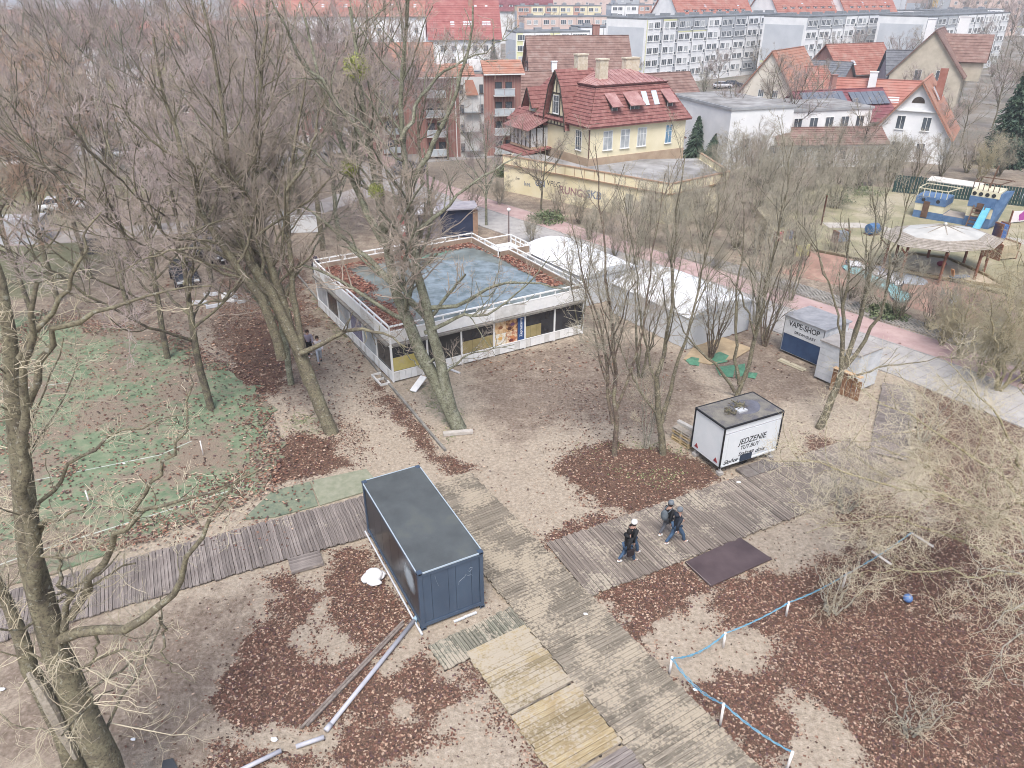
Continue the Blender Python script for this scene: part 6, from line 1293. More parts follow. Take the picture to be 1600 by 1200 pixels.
# ------------------------------------------------------------------ low yellow annex
AP = [(-.9, 83.6), (14.9, 69.9), (21.6, 75.2), (20.9, 84.5), (14.5, 84), (8, 80), (1, 90.5)]
an = thing('annex_building', 'long low yellow annex with flat dark roof, framed fascia and graffiti', 'building', (AP[0][0], AP[0][1], 0)); loc2 = lambda p: (p[0]-AP[0][0], p[1]-AP[0][1])
AL = [loc2(p) for p in AP]; AZ = 3.3
MB().poly(AL, -1, AZ).obj('wall', W_yel, an); MB().poly([(x*.985+.12, y*.985+.03) for x, y in AL], AZ+.002, AZ+.03).obj('roof_felt', ROOF['roof_felt'], an)
fr = mat('fascia_trim_brown', '#9a7a5c', '#a98a6c', 2, .8)
for (p, q_) in ((AL[0], AL[1]), (AL[1], AL[2]), (AL[2], AL[3])):
    L_ = math.hypot(q_[0]-p[0], q_[1]-p[1]); dx, dy = (q_[0]-p[0])/L_, (q_[1]-p[1])/L_; n_ = (dy, -dx)
    MB().beam((p[0]+n_[0]*.08, p[1]+n_[1]*.08, AZ+.1), (q_[0]+n_[0]*.08, q_[1]+n_[1]*.08, AZ+.1), .2, .95).obj('fascia', W_yel, an)
    for zz in (AZ-.37, AZ+.6): MB().beam((p[0]+n_[0]*.1, p[1]+n_[1]*.1, zz), (q_[0]+n_[0]*.1, q_[1]+n_[1]*.1, zz), .28, .1).obj('fascia_rail', fr, an)
    k = int(L_/1.2)
    for i in range(k+1): s = L_*i/k; MB().beam((p[0]+dx*s+n_[0]*.19, p[1]+dy*s+n_[1]*.19, AZ-.3), (p[0]+dx*s+n_[0]*.19, p[1]+dy*s+n_[1]*.19, AZ+.55), .06, .05).obj('fascia_batten', fr, an)
p, q_ = np.array(AL[0]), np.array(AL[1]); L_ = np.linalg.norm(q_-p); d_ = (q_-p)/L_; aang = math.atan2(d_[1], d_[0]); n_ = np.array([d_[1], -d_[0]])
gr_d = mat('spray_black', '#3c3a42'); gr_p = mat('spray_pink', '#a87878', '#8f6470', 4); gr_b = mat('spray_blue_grey', '#7f8fa5', '#5f6b80', 4)
def graf(txt, s, z, size, m, sh=0, bold=.0): c = p+d_*s+n_*.012; return text_obj('graffiti', txt, size, m, an, (c[0], c[1], z), (math.pi/2, 0, aang), bold, 1, sh)
graf('VPLG', 7.0, 1.75, .8, gr_d, .1); graf('RUNGS', 9.6, 1.3, 1.1, gr_p, 0, .02); graf('GN', 5.2, 1.5, .9, gr_b, 0, .02); graf('ket', 3.4, 1.2, .7, gr_b); graf('SKB', 12.2, 1.4, 1.1, gr_b, .1, .02); graf('hw', 2.0, 1.6, .5, gr_d, .2)
for s in (16.5, 18.3): c = p+d_*s; MB().beam((*(c+n_*.02), .2), (*(c+n_*.02), 2.2), .9, .04, (n_[0], n_[1], 0)).obj('door', mat('annex_door', '#a8a894', '#96998e', 3), an)
p2, q2_ = np.array(AL[1]), np.array(AL[2]); d2 = (q2_-p2)/np.linalg.norm(q2_-p2); n2 = np.array([d2[1], -d2[0]]); a2 = math.atan2(d2[1], d2[0])
for s, m in ((1.6, gr_b), (4.6, gr_d)): c = p2+d2*s+n2*.012; text_obj('graffiti', 'ok' if s < 2 else 'bd', .9, m, an, (c[0], c[1], 1.3), (math.pi/2, 0, a2), .04)
# ------------------------------------------------------------------ modern brick flats
FN = G(803, 118, 11.8); fl = thing('brick_flats', 'modern red brick apartment building with glazed stair bay and orange tiled roof', 'building', (-12.2, 101.5, 0), R(10)); fl.scale = (1, 1, .84)
WF = 13.6; MB().box(0, 0, -1, WF, 11, 12).obj('wall', W_brick, fl)
MB().box(-7, 3, -1, -.003, 12, 11.4).obj('wing_wall', W_brick, fl)
for (x0, x1, z0, z1, yy) in ((-.4, 5.4, 12.0, 13.6, -.5), (5.5, 7.6, 12.0, 13.4, .6), (8.6, WF+.4, 12.3, 14, -.5)):
    q = MB(); A2 = ((x0, yy, z0), (x1, yy, z0), (x1, yy+3, z1), (x0, yy+3, z1)); q.slab(*A2, .25); q.courses(*A2, 6, .06); q.obj('roof', ROOF['roof_orange_tile'], fl)
    MB().beam((x0, yy-.06, z0-.08), (x1, yy-.06, z0-.08), .14, .16).obj('gutter', wf, fl)
MB().box(-7.2, 2.8, 11.403, -.1, 12.2, 11.8).obj('roof', ROOF['roof_felt'], fl); MB().box(-.2, 2.6, 12.003, WF+.2, 11.2, 12.2).obj('roof', ROOF['roof_felt'], fl)
MB().box(2.8, 2.2, 12.6, 3.8, 3, 14.8).obj('chimney', W_white, fl); MB().box(7.2, 3, 12.6, 8.6, 4, 14).obj('chimney', W_white, fl)
stm = mat('pale_render', '#b9b9b6', '#c7c6c2', .8, .8)
MB().box(5.4, -.12, -1, 8.6, -.003, 11.9).obj('stair_bay', stm, fl)
q = MB(); q.add([(6.2, -.5, 9.3), (7.9, -.5, 9.3), (7.2, -.1, 11.6), (6.2, -.1, 11.6)], [(0, 1, 2, 3)]); q.obj('bay_canopy', ROOF['roof_orange_tile'], fl)
for z in (1, 3.9, 6.8): q = MB(); q.box(5.9, -.9, z, 8.1, -.125, z+.08); q.box(5.9, -.93, z+.08, 5.96, -.87, z+2.7); q.box(8.04, -.93, z+.08, 8.1, -.87, z+2.7); q.box(6.95, -.93, z+.08, 7.0, -.87, z+2.7); q.obj('bay_glazing', mat('grey_steel', '#9aa2a6', rough=.4, metal=.4), fl)
bal = mat('balcony_glass', '#a7b3ba', '#b9c3c8', 1, .15, spec=.8)
for zi, z in enumerate((.4, 3.3, 6.2, 9.1)):
    for x in (1.6, 10.6):
        window(fl, 'f', x, z+.1, .9, 1.9, 1, 1, wd_, glass); window(fl, 'f', x+1.35, z+.1, .9, 1.9, 1, 1, wd_, glass)
        MB().box(x-.7, -.95, z-.02, x+2.05, -.004, z+.1).obj('balcony_slab', stm, fl); MB().box(x-.66, -.93, z+.12, x+.64, -.89, z+1.05).obj('balcony_panel', bal, fl); MB().box(x+.7, -.93, z+.12, x+2.0, -.89, z+1.05).obj('balcony_panel', bal, fl); MB().box(x-.7, -.96, z+1.06, x+2.05, -.86, z+1.12).obj('handrail', W_white, fl)
    for x in (5.7, 8.3): window(fl, 'f', x, z+.4, .5, 1.3, 1, 1, wd_, glass, off=.12)
    q = window(fl, 'f', -3.6, z+.3, 1.5, 1.7, 2, 1, wd_, glass, off=-3); MB().box(-4.8, 2.2, z, -2.4, 2.99, z+.1).obj('balcony_slab', stm, fl); MB().box(-4.8, 2.2, z+.12, -2.4, 2.25, z+1.0).obj('balcony_panel', bal, fl)
    for y in (3, 7): window(fl, 'r', y, z+.4, 1.3, 1.5, 2, 1, wd_, glass, off=WF)
MB().beam((4.9, -.06, 0), (4.9, -.06, 11.8), .12, .1).obj('downpipe', wf, fl)

# ------------------------------------------------------------------ long slab blocks
def block(label, near, yaw, Ln, D, H_, storeys, bays, scheme, endwall=W_grey, wall=W_white, small=True, group=None, roofm=None, cat='apartment block', base=0):
    r = thing('apartment_block', label, cat, (near[0], near[1], base), R(yaw), group); fh = H_/(storeys+.35)
    MB().box(0, 0, -1, Ln, D, H_).obj('wall', wall, r)
    MB().box(-.02, -.02, H_+.003, Ln+.02, D+.02, H_+.35).obj('roof', roofm or mat('block_roof_edge', '#5f6367', '#7b7f82', .3, .8), r)
    bw = Ln/bays; m1 = win_meshes(1.9, 1.35, 3, 1, wf, glass, .09); m2 = win_meshes(.75, .8, 1, 1, wf, glass, .08); m3 = win_meshes(1.5, 1.3, 2, 1, wf, glass_l, .09)
    rr = random.Random(int(near[0]))
    for i in range(bays):
        for s in range(storeys):
            z = .35*fh+s*fh+.75
            for k, f in enumerate((.27, .66) if True else (.5,)):
                a = m1 if rr.random() < .75 else m3; q = link('window', a[0], r, (bw*(i+f), -.004, z)); link('pane', a[1], q)
            if small: q = link('stair_window', m2[0], r, (bw*(i+.93), -.004, z-.55)); link('pane', m2[1], q)
    for i in range(1, bays, 1): MB().beam((bw*i+.02, -.05, .3), (bw*i+.02, -.05, H_), .16, .1).obj('downpipe', mat('drain_grey', '#7d8187'), r)
    for (i0, i1, s0, s1, m) in scheme:
        z0 = .35*fh+s0*fh; z1 = .35*fh+s1*fh if s1 < storeys else H_-.02; MB().box(bw*i0+.12, -.024, z0, bw*i1-.12, -.003, z1).obj('colour_panel', m, r)
    MB().box(-.03, .6, .4, -.003, D-.6, H_-1.6).obj('end_panel', mat('end_panel_grey', '#b3b9bf', '#bfc4c9', .3, .9), r)
    MB().box(-.034, .6, 3.6, -.031, D-.6, 4.1).obj('end_stripe', W_ylw, r)
    rp = MB(); rr = random.Random(5)
    for k in range(bays): x = bw*(k+.5); MB().box(x-.9, D*.45, H_+.35, x+.9, D*.6, H_+1.0).obj('roof_vent', mat('vent_grey', '#84888c'), r)
    return r
W_ylw = mat('stripe_yellow', '#c9cb8c', '#d0d09c', 1, .9); W_gr2 = mat('panel_grey', '#9ea4aa', '#a8adb2', .6, .9)
NA = G(1011, 31, 14); block('long white slab block with grey and yellow bands, grey blank end nearest', NA, 41.5, 63, 12, 14, 5, 11, [(0, .09, 0, 5, W_ylw), (.86, 1, 0, 5, W_gr2), (1.86, 2.0, 0, 5, W_gr2), (2.02, 4, 4, 5, W_gr2), (2.02, 4, 3.9, 4, W_ylw), (5, 6.9, 3, 5, W_gr2), (7, 9, 0, 1, W_gr2), (9, 11, 4, 5, W_gr2), (1, 2, 4.86, 5, W_ylw)])
NB_ = G(1262, 28, 14); block('second long white slab block behind the first', NB_, 39, 52, 12, 14, 5, 9, [(0, 3, 4, 5, W_gr2), (4, 6, 2, 4, W_gr2), (6, 9, 0, 1, W_gr2)])
NC = G(1450, 27, 14); block('third long white slab block, farthest to the right', NC, 41, 55, 12, 14, 5, 9, [(0, 3, 4, 5, W_gr2)])
# lower row left of the first block
block('low white block behind the timbered house roof', (18, 215), 10, 25, 11, 11, 4, 4, [], small=False, wall=W_white)
block('white and yellow low block behind the red roofed house', (1, 200), 14, 19, 11, 10.5, 4, 4, [(0, .4, 0, 4, W_ylw), (1.8, 2.4, 0, 4, W_ylw), (3.2, 4, 0, 3, W_ylw)], small=False)
block('pinkish low block behind the white and yellow one', (4, 265), 8, 34, 11, 12, 4, 6, [], wall=W_pink, small=False)
block('salmon banded block at the top edge', (2, 330), 5, 34, 12, 14, 5, 6, [(0, 1, 0, 5, mat('salmon', '#c08f7c')), (2, 2.4, 0, 5, _mats['salmon']), (4, 4.5, 0, 5, _mats['salmon'])], wall=W_cream, small=False)
block('pale block at the top edge, centre', (42, 350), 4, 52, 12, 14, 5, 9, [(2, 3, 0, 5, _mats['salmon'])], wall=W_white, small=False)
block('white block beside the steep white gable, top edge', (56, 232), 20, 14, 10, 10, 3, 3, [], small=False)
for i, (x, y, yaw, Ln) in enumerate(((150, 300, 30, 50), (190, 380, 22, 70), (120, 420, 15, 60), (250, 400, 25, 60), (60, 480, 8, 70), (-60, 470, 5, 70), (220, 290, 38, 40), (320, 470, 20, 80), (160, 540, 10, 90), (-160, 500, 3, 80), (10, 580, 2, 80), (240, 620, 8, 90), (400, 640, 10, 90))):
    block(['white','grey white','pale','hazy','distant','remote','pale far','last','faint','far left','top centre','top right','rightmost'][i]+' skyline apartment block at the horizon '+['by the crane','right of the crane','behind the red terraces','far right','behind the salmon block','over the maroon roof','right end','outermost right','in the haze','over the long terrace','deep in the haze','deep right','at the far corner'][i], (x, y), yaw, Ln, 12, 13+(i % 3)*3, 5, 5, [(0, 1, 0, 5, W_gr2)], wall=[W_white, W_pink, W_grey][i % 3], small=False, group='skyline blocks')
# ------------------------------------------------------------------ red roofed terraces at the top
def terrace(label, near, yaw, L_, D, e, r_, wall, roof, nd, base=0, sky=0, wn=0, zs=()):
    h = house(label, near, yaw, L_, D, e, r_, wall, roof, 'x', rowwins('f', 1, L_-1, wn, zs, w=1.3, h=1.5, nv=2) if wn else (), n=16, cat='terrace', name='terrace_house', skylights=[('f', 1.5+(L_-3)*(i+.5)/sky-.4, .3 if i % 2 else .62, .9, 1.3) for i in range(sky)] if sky else ())
    for i in range(nd):
        x = 2+(L_-4)*(i+.5)/nd; q = MB(); q.box(x-.8, 1.0, e+.7, x+.8, D*.3, e+2.1); dmr = q.obj('dormer', wall, h); z = MB(); z.slab((x-1, .75, e+2.15), (x+1, .75, e+2.15), (x+1, D*.38, e+2.9), (x-1, D*.38, e+2.9), .12); z.obj('dormer_roof', roof, dmr)
        w_ = win_meshes(1.1, 1.0, 1, 1, wf, glass, .1); z = link('window', w_[0], dmr, (x, .99, e+.9)); link('pane', w_[1], z)
    return h
RB = ROOF['roof_orange_red']
for i, (px, py, pr, L_) in enumerate(((1062, 27, 0, 34), (1217, 22, 0, 36), (1322, 20, 0, 30))):
    Nn = Z(px, py, 262+i*14)
    terrace('steep red roofed terrace with white dormers, '+['left','middle','right'][i]+' one behind the long blocks', Nn, 33, L_, 14, Nn[2], Nn[2]+9, W_white, RB, 8 if L_ > 30 else 6, 0, 4, 8, ())
Nn = Z(663, 24, 262); L_ = 62
terrace('long white terrace with red roof and many roof windows, upper left', (Nn[0]-L_, Nn[1]+2, 0), 0, L_, 13, Nn[2], Nn[2]+7.5, W_white, ROOF['roof_orange_red'], 0, 0, 16, 15, (1.2, 4.4, 7.6))
Nn = Z(668, 26, 285); house('house with rust brown roof and cream gable right of the long terrace', (Nn[0]+2, Nn[1]), -20, 15, 13, Nn[2]-1, Nn[2]+7.5, mat('gable_cream', '#cfc6b4', '#d8d1c2', .5), ROOF['roof_orange_tile'], 'x', rowwins('f', 1, 12, 3, (2, 5, 8), w=1.3, h=1.5), skylights=[('f', 3, .35, .9, 1.3), ('f', 6, .35, .9, 1.3)])
Nn = Z(765, 57, 222); house('house with bright crimson roof and white gable', (-22.5, 222), 8, 19.5, 15.5, 8.2, 17.6, W_white, ROOF['roof_red_bright'], 'x', rowwins('f', 2, 17, 5, (1.5, 4.8), w=1.3, h=1.6)+rowwins('r', 3, 11, 3, (9.5,), w=.9, h=1.8, off=19.5), skylights=[('f', u, .32, 1.1, 1.7) for u in (6, 9.5, 10.8, 14.8, 16)]+[('f', u, .78, .7, .8) for u in (13, 16)], chim=((7, 7.8, 16, 18.8, .5, W_brick), (12, 6.5, 15.5, 18.4, .6, ROOF['roof_orange_tile'])), n=18)
Nn = Z(750, 12, 340); terrace('maroon roofed long house with white dormers at the top edge', (Nn[0], Nn[1]), 4, 30, 12, Nn[2]-1, Nn[2]+6, W_white, ROOF['roof_maroon'], 6)
Nn = Z(715, 8, 400); terrace('small red roof at the top edge between gables', (Nn[0]-8, Nn[1]), 0, 26, 12, Nn[2]-2, Nn[2]+5, W_white, RB, 0)
# ------------------------------------------------------------------ old houses in the middle distance
house('old half timbered house with long brown tiled roof', (3.6, 139), 7, 18, 13, 5.6, 12.5, W_brick, ROOF['roof_brown_tile'], 'x', rowwins('l', 3, 10, 2, (6.2,), w=1, h=1.2), chim=((12.5, 7.2, 11, 14.3, .6, W_brick),), n=20)
b = MB()
hx = bpy.data.objects[[o.name for o in bpy.data.objects if o.get('label', '').startswith('old half timbered')][0]]
for a, c in (((.2, 5.7), (12.8, 5.7)), ((3, 8.3), (10, 8.3)), ((6.5, 5.7), (6.5, 12)), ((4.2, 5.7), (4.2, 9.8)), ((8.8, 5.7), (8.8, 9.8)), ((2.2, 5.7), (2.2, 7.4)), ((10.8, 5.7), (10.8, 7.4)), ((0.2, 0), (.2, 5.7)), ((6.5, 0), (6.5, 5.7)), ((12.8, 0), (12.8, 5.7))): MB().beam((-.04, *a), (-.04, *c), .2, .07, (1, 0, 0)).obj('timber_beam', timber, hx)
house('small pinkish roofed outbuilding behind the villa, left', (1.5, 117), 12, 11, 9, 4.6, 8.8, W_white, ROOF['roof_brown_tile'], 'x', n=12, chim=((6, 4.5, 8, 10.2, .4, W_white),))
house('low cottage with mossy tiled roof behind the villa chimney', (21.5, 122), 25, 10, 9, 4, 8, W_beige, ROOF['roof_brown_tile'], 'x', n=12)
# white workshop with flat roofs
house('white workshop with flat roof right of the villa', (26.6, 94.5), 18, 9, 15, 7.0, 7, W_white, mat('flat_roof_pale', '#86898c', '#a5a8ab', .3, .9), 'flat', rowwins('f', 5.5, 8.5, 1, (1.0,), w=1.6, h=1.6, nv=2)+[('f', 2.6, 2.6, dict(w=.8, h=1.0, nv=1, fm=timber))], cat='workshop', name='workshop')
house('white two storey workshop wing with dark windows behind the bare trees', (35.8, 101), 16, 13, 10, 5.9, 6, W_white, _mats['flat_roof_pale'], 'flat', rowwins('f', .5, 12.5, 5, (3.4,), w=1.3, h=1.7, nv=2), cat='workshop', name='workshop')
q = house('low white row with a maroon lean-to roof', (33.6, 95.5), 4, 13.5, 5, 2.9, 4.3, W_white, ROOF['roof_brown_tile'], 'x', rowwins('f', 1, 12.5, 4, (.9,), w=1.0, h=1.4, nv=1), n=8, cat='outbuilding', name='outbuilding')
# cream gable house
house('cream gabled house with orange brown roof in front of the long block', (40.5, 140), -38, 9.5, 15, 4.2, 10.6, mat('gable_cream', '#cfc6b4'), ROOF['roof_orange_tile'], 'y', rowwins('f', 2.5, 7.5, 2, (3.4,), w=1.0, h=1.2), n=16, cat='house')
house('brick shed with rust roof between the gardens', (47, 138), 14, 11, 9, 4, 7.6, W_brick, ROOF['roof_brick_old'], 'x', rowwins('f', 2, 12, 3, (1.5,), w=1, h=1.3), n=14)
house('long brick house with bright orange roof below the second block', (66, 160), 24, 15, 10, 5, 10, W_brick, ROOF['roof_brick_old'], 'x', n=14, skylights=[('f', 4, .3, 1, 1.2)])
house('brick shed with dark roof and red gable', (62, 150), 50, 8, 10, 4.4, 7.6, W_brick, ROOF['roof_slate_dark'], 'y', rowwins('f', 2.5, 5.5, 1, (1,), w=1.4, h=1.6), n=10, cat='shed', name='shed')
house('grey lavender gabled house behind the brick shed', (72, 152), -10, 9, 9, 4, 9.5, W_lav, ROOF['roof_slate_dark'], 'x', rowwins('f', 2, 9, 2, (1.5,), w=1.2, h=1.3), n=14)
sp2 = house('red roofed house covered with solar panels', (41.5, 108), 18, 15, 9, 3.4, 7.0, W_cream, ROOF['roof_maroon'], 'x', rowwins('f', 1, 15, 4, (1.2,), w=1, h=1.4), n=10, skylights=[('f', 6.5, .25, 1.6, .9), ('f', 9, .4, 1.6, .9)], chim=((7, 5.2, 7, 9, .4, W_brick),))
solar = mat('solar_panel', '#5a616c', '#6c737e', .8, .2, spec=.8)
for i in range(14):
    rw, cx = i//7, i % 7; u = .5+cx*1.05+(8.2 if rw else 0)*(1 if cx < 9 else 0); t0 = .5 if rw == 0 else .45
    if u > 14.8: continue
    ee = 3.6-.45*3.6/4.5; P = lambda tt: (-.45+(4.5+.45)*tt, ee+(7.2-3.6+.36)*tt+.3); (y0, z0), (y1, z1) = P(t0), P(t0+.38)
    MB().slab((u, y0, z0), (u+.98, y0, z0), (u+.98, y1, z1), (u, y1, z1), .05).obj('solar_panel', solar, sp2)
house('orange tiled house with white chimney behind the white cottage', (48, 119), -24, 14, 9, 3.4, 7.8, W_white, ROOF['roof_orange_red'], 'x', rowwins('f', 1, 15, 4, (1,), w=1, h=1.3), n=14, skylights=[('f', 3, .45, 1, 1.4), ('f', 8, .4, 1.6, 1.0)], chim=((5.5, 3.2, 6, 9.0, .55, W_white),))
# white cottage with orange roof
wc = house('white cottage with steep orange roof, brick chimney and two roof windows', (48.3, 90.5), -32, 8.8, 10.5, 3.7, 9.6, W_white, ROOF['roof_orange_tile'], 'y', rowwins('f', 1.4, 7.4, 2, (.7, 3.9), w=1.05, h=1.7, nv=2), n=22, over=.6, chim=(), skylights=())
wc.location = (47.9, 102.0, 0)
q = MB().box(5.6, 5.6, 6.5, 6.5, 6.4, 10.9).obj('chimney', ROOF['roof_brick_old'], wc)
for u, v in ((3.2, .35), (7.3, .35)):
    P = lambda yy, tt: np.array([8.8+.6-(4.4+.6)*tt, yy, 3.7-.9+(10.3-3.7+.9)*tt+.25]); MB().slab(P(u, .58), P(u+.75, .58), P(u+.75, .78), P(u, .78), .08).obj('roof_window', _mats['roof_window_glass'], wc)
q = MB(); q.add([(4.4+.75*math.cos(a), -.03, 7.2+.75*math.sin(a)) for a in np.linspace(0, math.pi, 12)], [tuple(range(12))]); q.obj('lunette_window', timber, wc)
MB().box(2.05, -.3, 6.2, 6.75, -.003, 6.33).obj('cornice', W_white, wc)
# big cream gable house
bg_ = house('large cream gabled house with brown tiled roof, upper right', (70.5, 149), -32, 12, 16, 6.2, 13.4, W_beige, ROOF['roof_brown_tile'], 'y', rowwins('f', 3, 10, 2, (5.2,), w=1.2, h=1.8, nv=2)+rowwins('f', 2, 11, 2, (1.2,), w=1.2, h=1.8, nv=2), n=20, chim=((9.5, 11, 11, 15.5, .9, W_white), (4, 12, 11, 15, .7, W_white)))
q = MB(); q.prismx([(5.5, 5), (12.5, 5), (12.5, 8.5), (9, 12.4), (5.5, 8.5)], 7, 14.5); cg = q.obj('cross_gable', W_beige, bg_)
for sg in (1, -1): z = MB(); A2 = ((15, 9+sg*4, 8.2), (7, 9+sg*4, 8.2), (7, 9, 12.7), (15, 9, 12.7)); z.slab(*A2, .12); z.courses(*(A2 if sg > 0 else (A2[1], A2[0], A2[3], A2[2])), 10, .05); z.obj('cross_roof', ROOF['roof_brown_tile'], cg)
house('white wing house right of the large cream gable', (99, 150), -25, 12, 10, 6.5, 10.5, W_white, ROOF['roof_brown_tile'], 'x', rowwins('f', 1, 11, 4, (1, 4), w=1.1, h=1.5), n=14)
house('orange roofed house on the right edge, upper', (116, 150), -20, 15, 12, 7, 13.5, W_white, ROOF['roof_orange_tile'], 'y', rowwins('f', 2, 13, 3, (1.5, 4.6), w=1.2, h=1.5), n=16)
house('yellow house with orange roof behind the spruce on the right edge', (74.5, 108), -30, 12, 9, 4, 8.5, W_cream, ROOF['roof_orange_tile'], 'x', rowwins('f', 1, 11, 3, (1,), w=1.1, h=1.5), n=14)
house('grey flat shed with slate roof on the right edge', (62.5, 84), -8, 16, 7, 2.6, 3.6, W_lav, ROOF['roof_slate_dark'], 'x', n=8, cat='shed', name='shed')
house('long white low outbuilding behind the grove, left', (-46, 121), -4, 22, 9, 3.4, 5.4, W_white, ROOF['roof_felt'], 'x', rowwins('f', 1, 21, 6, (1,), w=1.4, h=1.2), n=6, cat='outbuilding', name='outbuilding')
house('brick house on the far left with white window', (-110, 140), 25, 17, 12, 7, 12, W_brick, ROOF['roof_orange_tile'], 'x', rowwins('f', 1, 16, 4, (1.5, 4.5), w=1.2, h=1.6), n=14)
house('orange brick building low behind the rusty trees, left', (-62, 135), 0, 20, 10, 6, 9.5, W_brick, ROOF['roof_orange_tile'], 'x', rowwins('f', 1, 19, 6, (1.2, 3.8), w=1.2, h=1.4), n=12)
house('ochre building in the top left corner', (-150, 215), 6, 50, 12, 12, 15, mat('ochre_render', '#b5ad8c', '#c2ba9c', .5, .9), ROOF['roof_brown_tile'], 'x', rowwins('f', 2, 48, 12, (2, 5, 8), w=1.4, h=1.5), n=12)
house('white long building behind the grove at the top', (-96, 180), 3, 44, 12, 9, 13.5, W_white, ROOF['roof_orange_red'], 'x', rowwins('f', 2, 42, 12, (1.5, 4.5), w=1.4, h=1.5), n=14)
house('brick row behind the giant tree', (-42, 118), 6, 30, 11, 8.5, 12.5, W_brick, ROOF['roof_orange_tile'], 'x', rowwins('f', 1, 29, 9, (1, 3.6, 6), w=1.3, h=1.4), n=14)
# crane
cn = thing('tower_crane', 'small yellow tower crane on the skyline right of the red terraces', 'crane', (168, 330, 0)); cyl = mat('crane_yellow', '#c9a03c')
b = MB()
for x, y in ((-.6, -.6), (.6, -.6), (.6, .6), (-.6, .6)): b.beam((x, y, 0), (x, y, 22), .15)
for k in range(11): s = 1 if k % 2 else -1; b.beam((-.6*s, -.6, 2*k), (.6*s, -.6, 2*k+2), .1); b.beam((-.6, -.6*s, 2*k), (-.6, .6*s, 2*k+2), .1)
b.obj('mast', cyl, cn); b = MB(); b.beam((-8, 0, 21.5), (24, 0, 21.5), .3, .3); b.beam((-8, 0, 21.5), (0, 0, 25), .1); b.beam((0, 0, 25), (24, 0, 21.7), .1); b.obj('jib', cyl, cn)

# ------------------------------------------------------------------ playground on its terrace
PZ = 1.0
TOPE = [G(1230, 385, PZ), G(1310, 400, PZ), G(1460, 433, PZ), G(1580, 465, PZ), G(1700, 500, PZ)]; BOT = [G(1215, 425), G(1330, 450), G(1430, 482), G(1530, 512), G(1680, 560)]
terr = [tuple(p[:2]) for p in TOPE]+[(75, 55), (75, 62), (51.9, 74.6), (41.5, 80.5), (30, 84), (24.5, 78)]
pgm = bpy.data.materials.new('playground_grass'); t = NT(pgm); c = t.ramp(t.noise(.35, 6), [(.35, srgb('#7f7c58')), (.5, srgb('#938b68')), (.62, srgb('#a3977c'))]); c = t.mix(t.ramp(t.noise(8, 4), [(.5, (0, 0, 0)), (.75, (.7, .7, .7))]), c, srgb('#75794c')); t.l(c, t.b.inputs['Base Color']); t.b.inputs['Roughness'].default_value = .95; t.bump(t.noise(20, 3), .03)
b = MB(); b.poly(terr, -.5, PZ); o = b.obj('playground_lawn', pgm); o['kind'] = 'structure'
# painted bank: brick coloured sloping wall
bank = bpy.data.materials.new('painted_bank'); t = NT(bank); c = t.ramp(t.noise(1.1, 6), [(.3, srgb('#7d6152')), (.5, srgb('#94705f')), (.7, srgb('#a58672'))]); t.l(c, t.b.inputs['Base Color']); t.b.inputs['Roughness'].default_value = .9; t.bump(t.noise(20, 3), .01)
b = MB()
for i in range(4): b.quad(BOT[i]-[0, 0, .03], BOT[i+1]-[0, 0, .03], TOPE[i+1], TOPE[i])
o = b.obj('painted_bank', bank); o['kind'] = 'structure'
b = MB()
for i in range(4): b.beam(TOPE[i]+[0, .1, .08], TOPE[i+1]+[0, .1, .08], .22, .16)
o = b.obj('bank_coping', mat('dark_coping', '#5b4f3c', '#6e6248', 2, .9)); o['kind'] = 'structure'
def bankpt(i, s, v, off=.02):
    a = BOT[i]+(BOT[i+1]-BOT[i])*s; c = TOPE[i]+(TOPE[i+1]-TOPE[i])*s; n_ = np.cross(BOT[i+1]-BOT[i], TOPE[i]-BOT[i]); n_ /= np.linalg.norm(n_); n_ = n_ if n_[1] < 0 else -n_; return a+(c-a)*v+n_*off
ms_ = thing('bank_mural', 'bubble letter graffiti in white and turquoise on the painted bank', 'graffiti', tuple(bankpt(1, .5, .5)))
O_ = bankpt(1, .5, .5)
def patch(name, i, cs, cv, ru, rv, m, off, parent, n=18, f=lambda a: 1.):
    q = MB(); q.add([bankpt(i, cs+ru*math.cos(a)*f(a), cv+rv*math.sin(a)*f(a), off)-O_ for a in np.linspace(0, 6.283, n+1)[:-1]], [tuple(range(n))]); return q.obj(name, m, parent)
turq = mat('mural_turquoise', '#5fa3a8', '#76b4ba', 2, .8); mwh = mat('mural_white', '#d3d3d6', '#bfc0c8', 3, .8); mgr = mat('mural_grey_ground', '#8e97a3', '#a1a8b2', 2, .8)
patch('mural_ground', 1, .58, .78, .40, .2, mgr, .012, ms_)
for k, (s, v, ru, rv) in enumerate(((.1, .62, .1, .12), (.22, .66, .12, .14), (.36, .5, .12, .14), (.48, .42, .12, .14), (.62, .36, .11, .14), (.74, .2, .13, .17))):
    patch('letter_outline', 1, s, v, ru*1.15, rv*1.2, gr_d, .018, ms_); patch('letter_fill', 1, s, v, ru, rv, turq, .024, ms_, f=lambda a: 1+.1*math.sin(3*a+k))
for k, (s, v) in enumerate(((.12, .82), (.2, .86), (.3, .8), (.4, .74), (.5, .7), (.6, .64), (.68, .58))):
    patch('letter_outline', 1, s, v, .062, .13, gr_d, .030, ms_); patch('letter_highlight', 1, s, v, .045, .1, mwh, .036, ms_, f=lambda a: 1+.2*math.sin(2*a+k))
star = lambda a, n=5: (.45 if int(round(a/(math.pi/n))) % 2 else 1.)
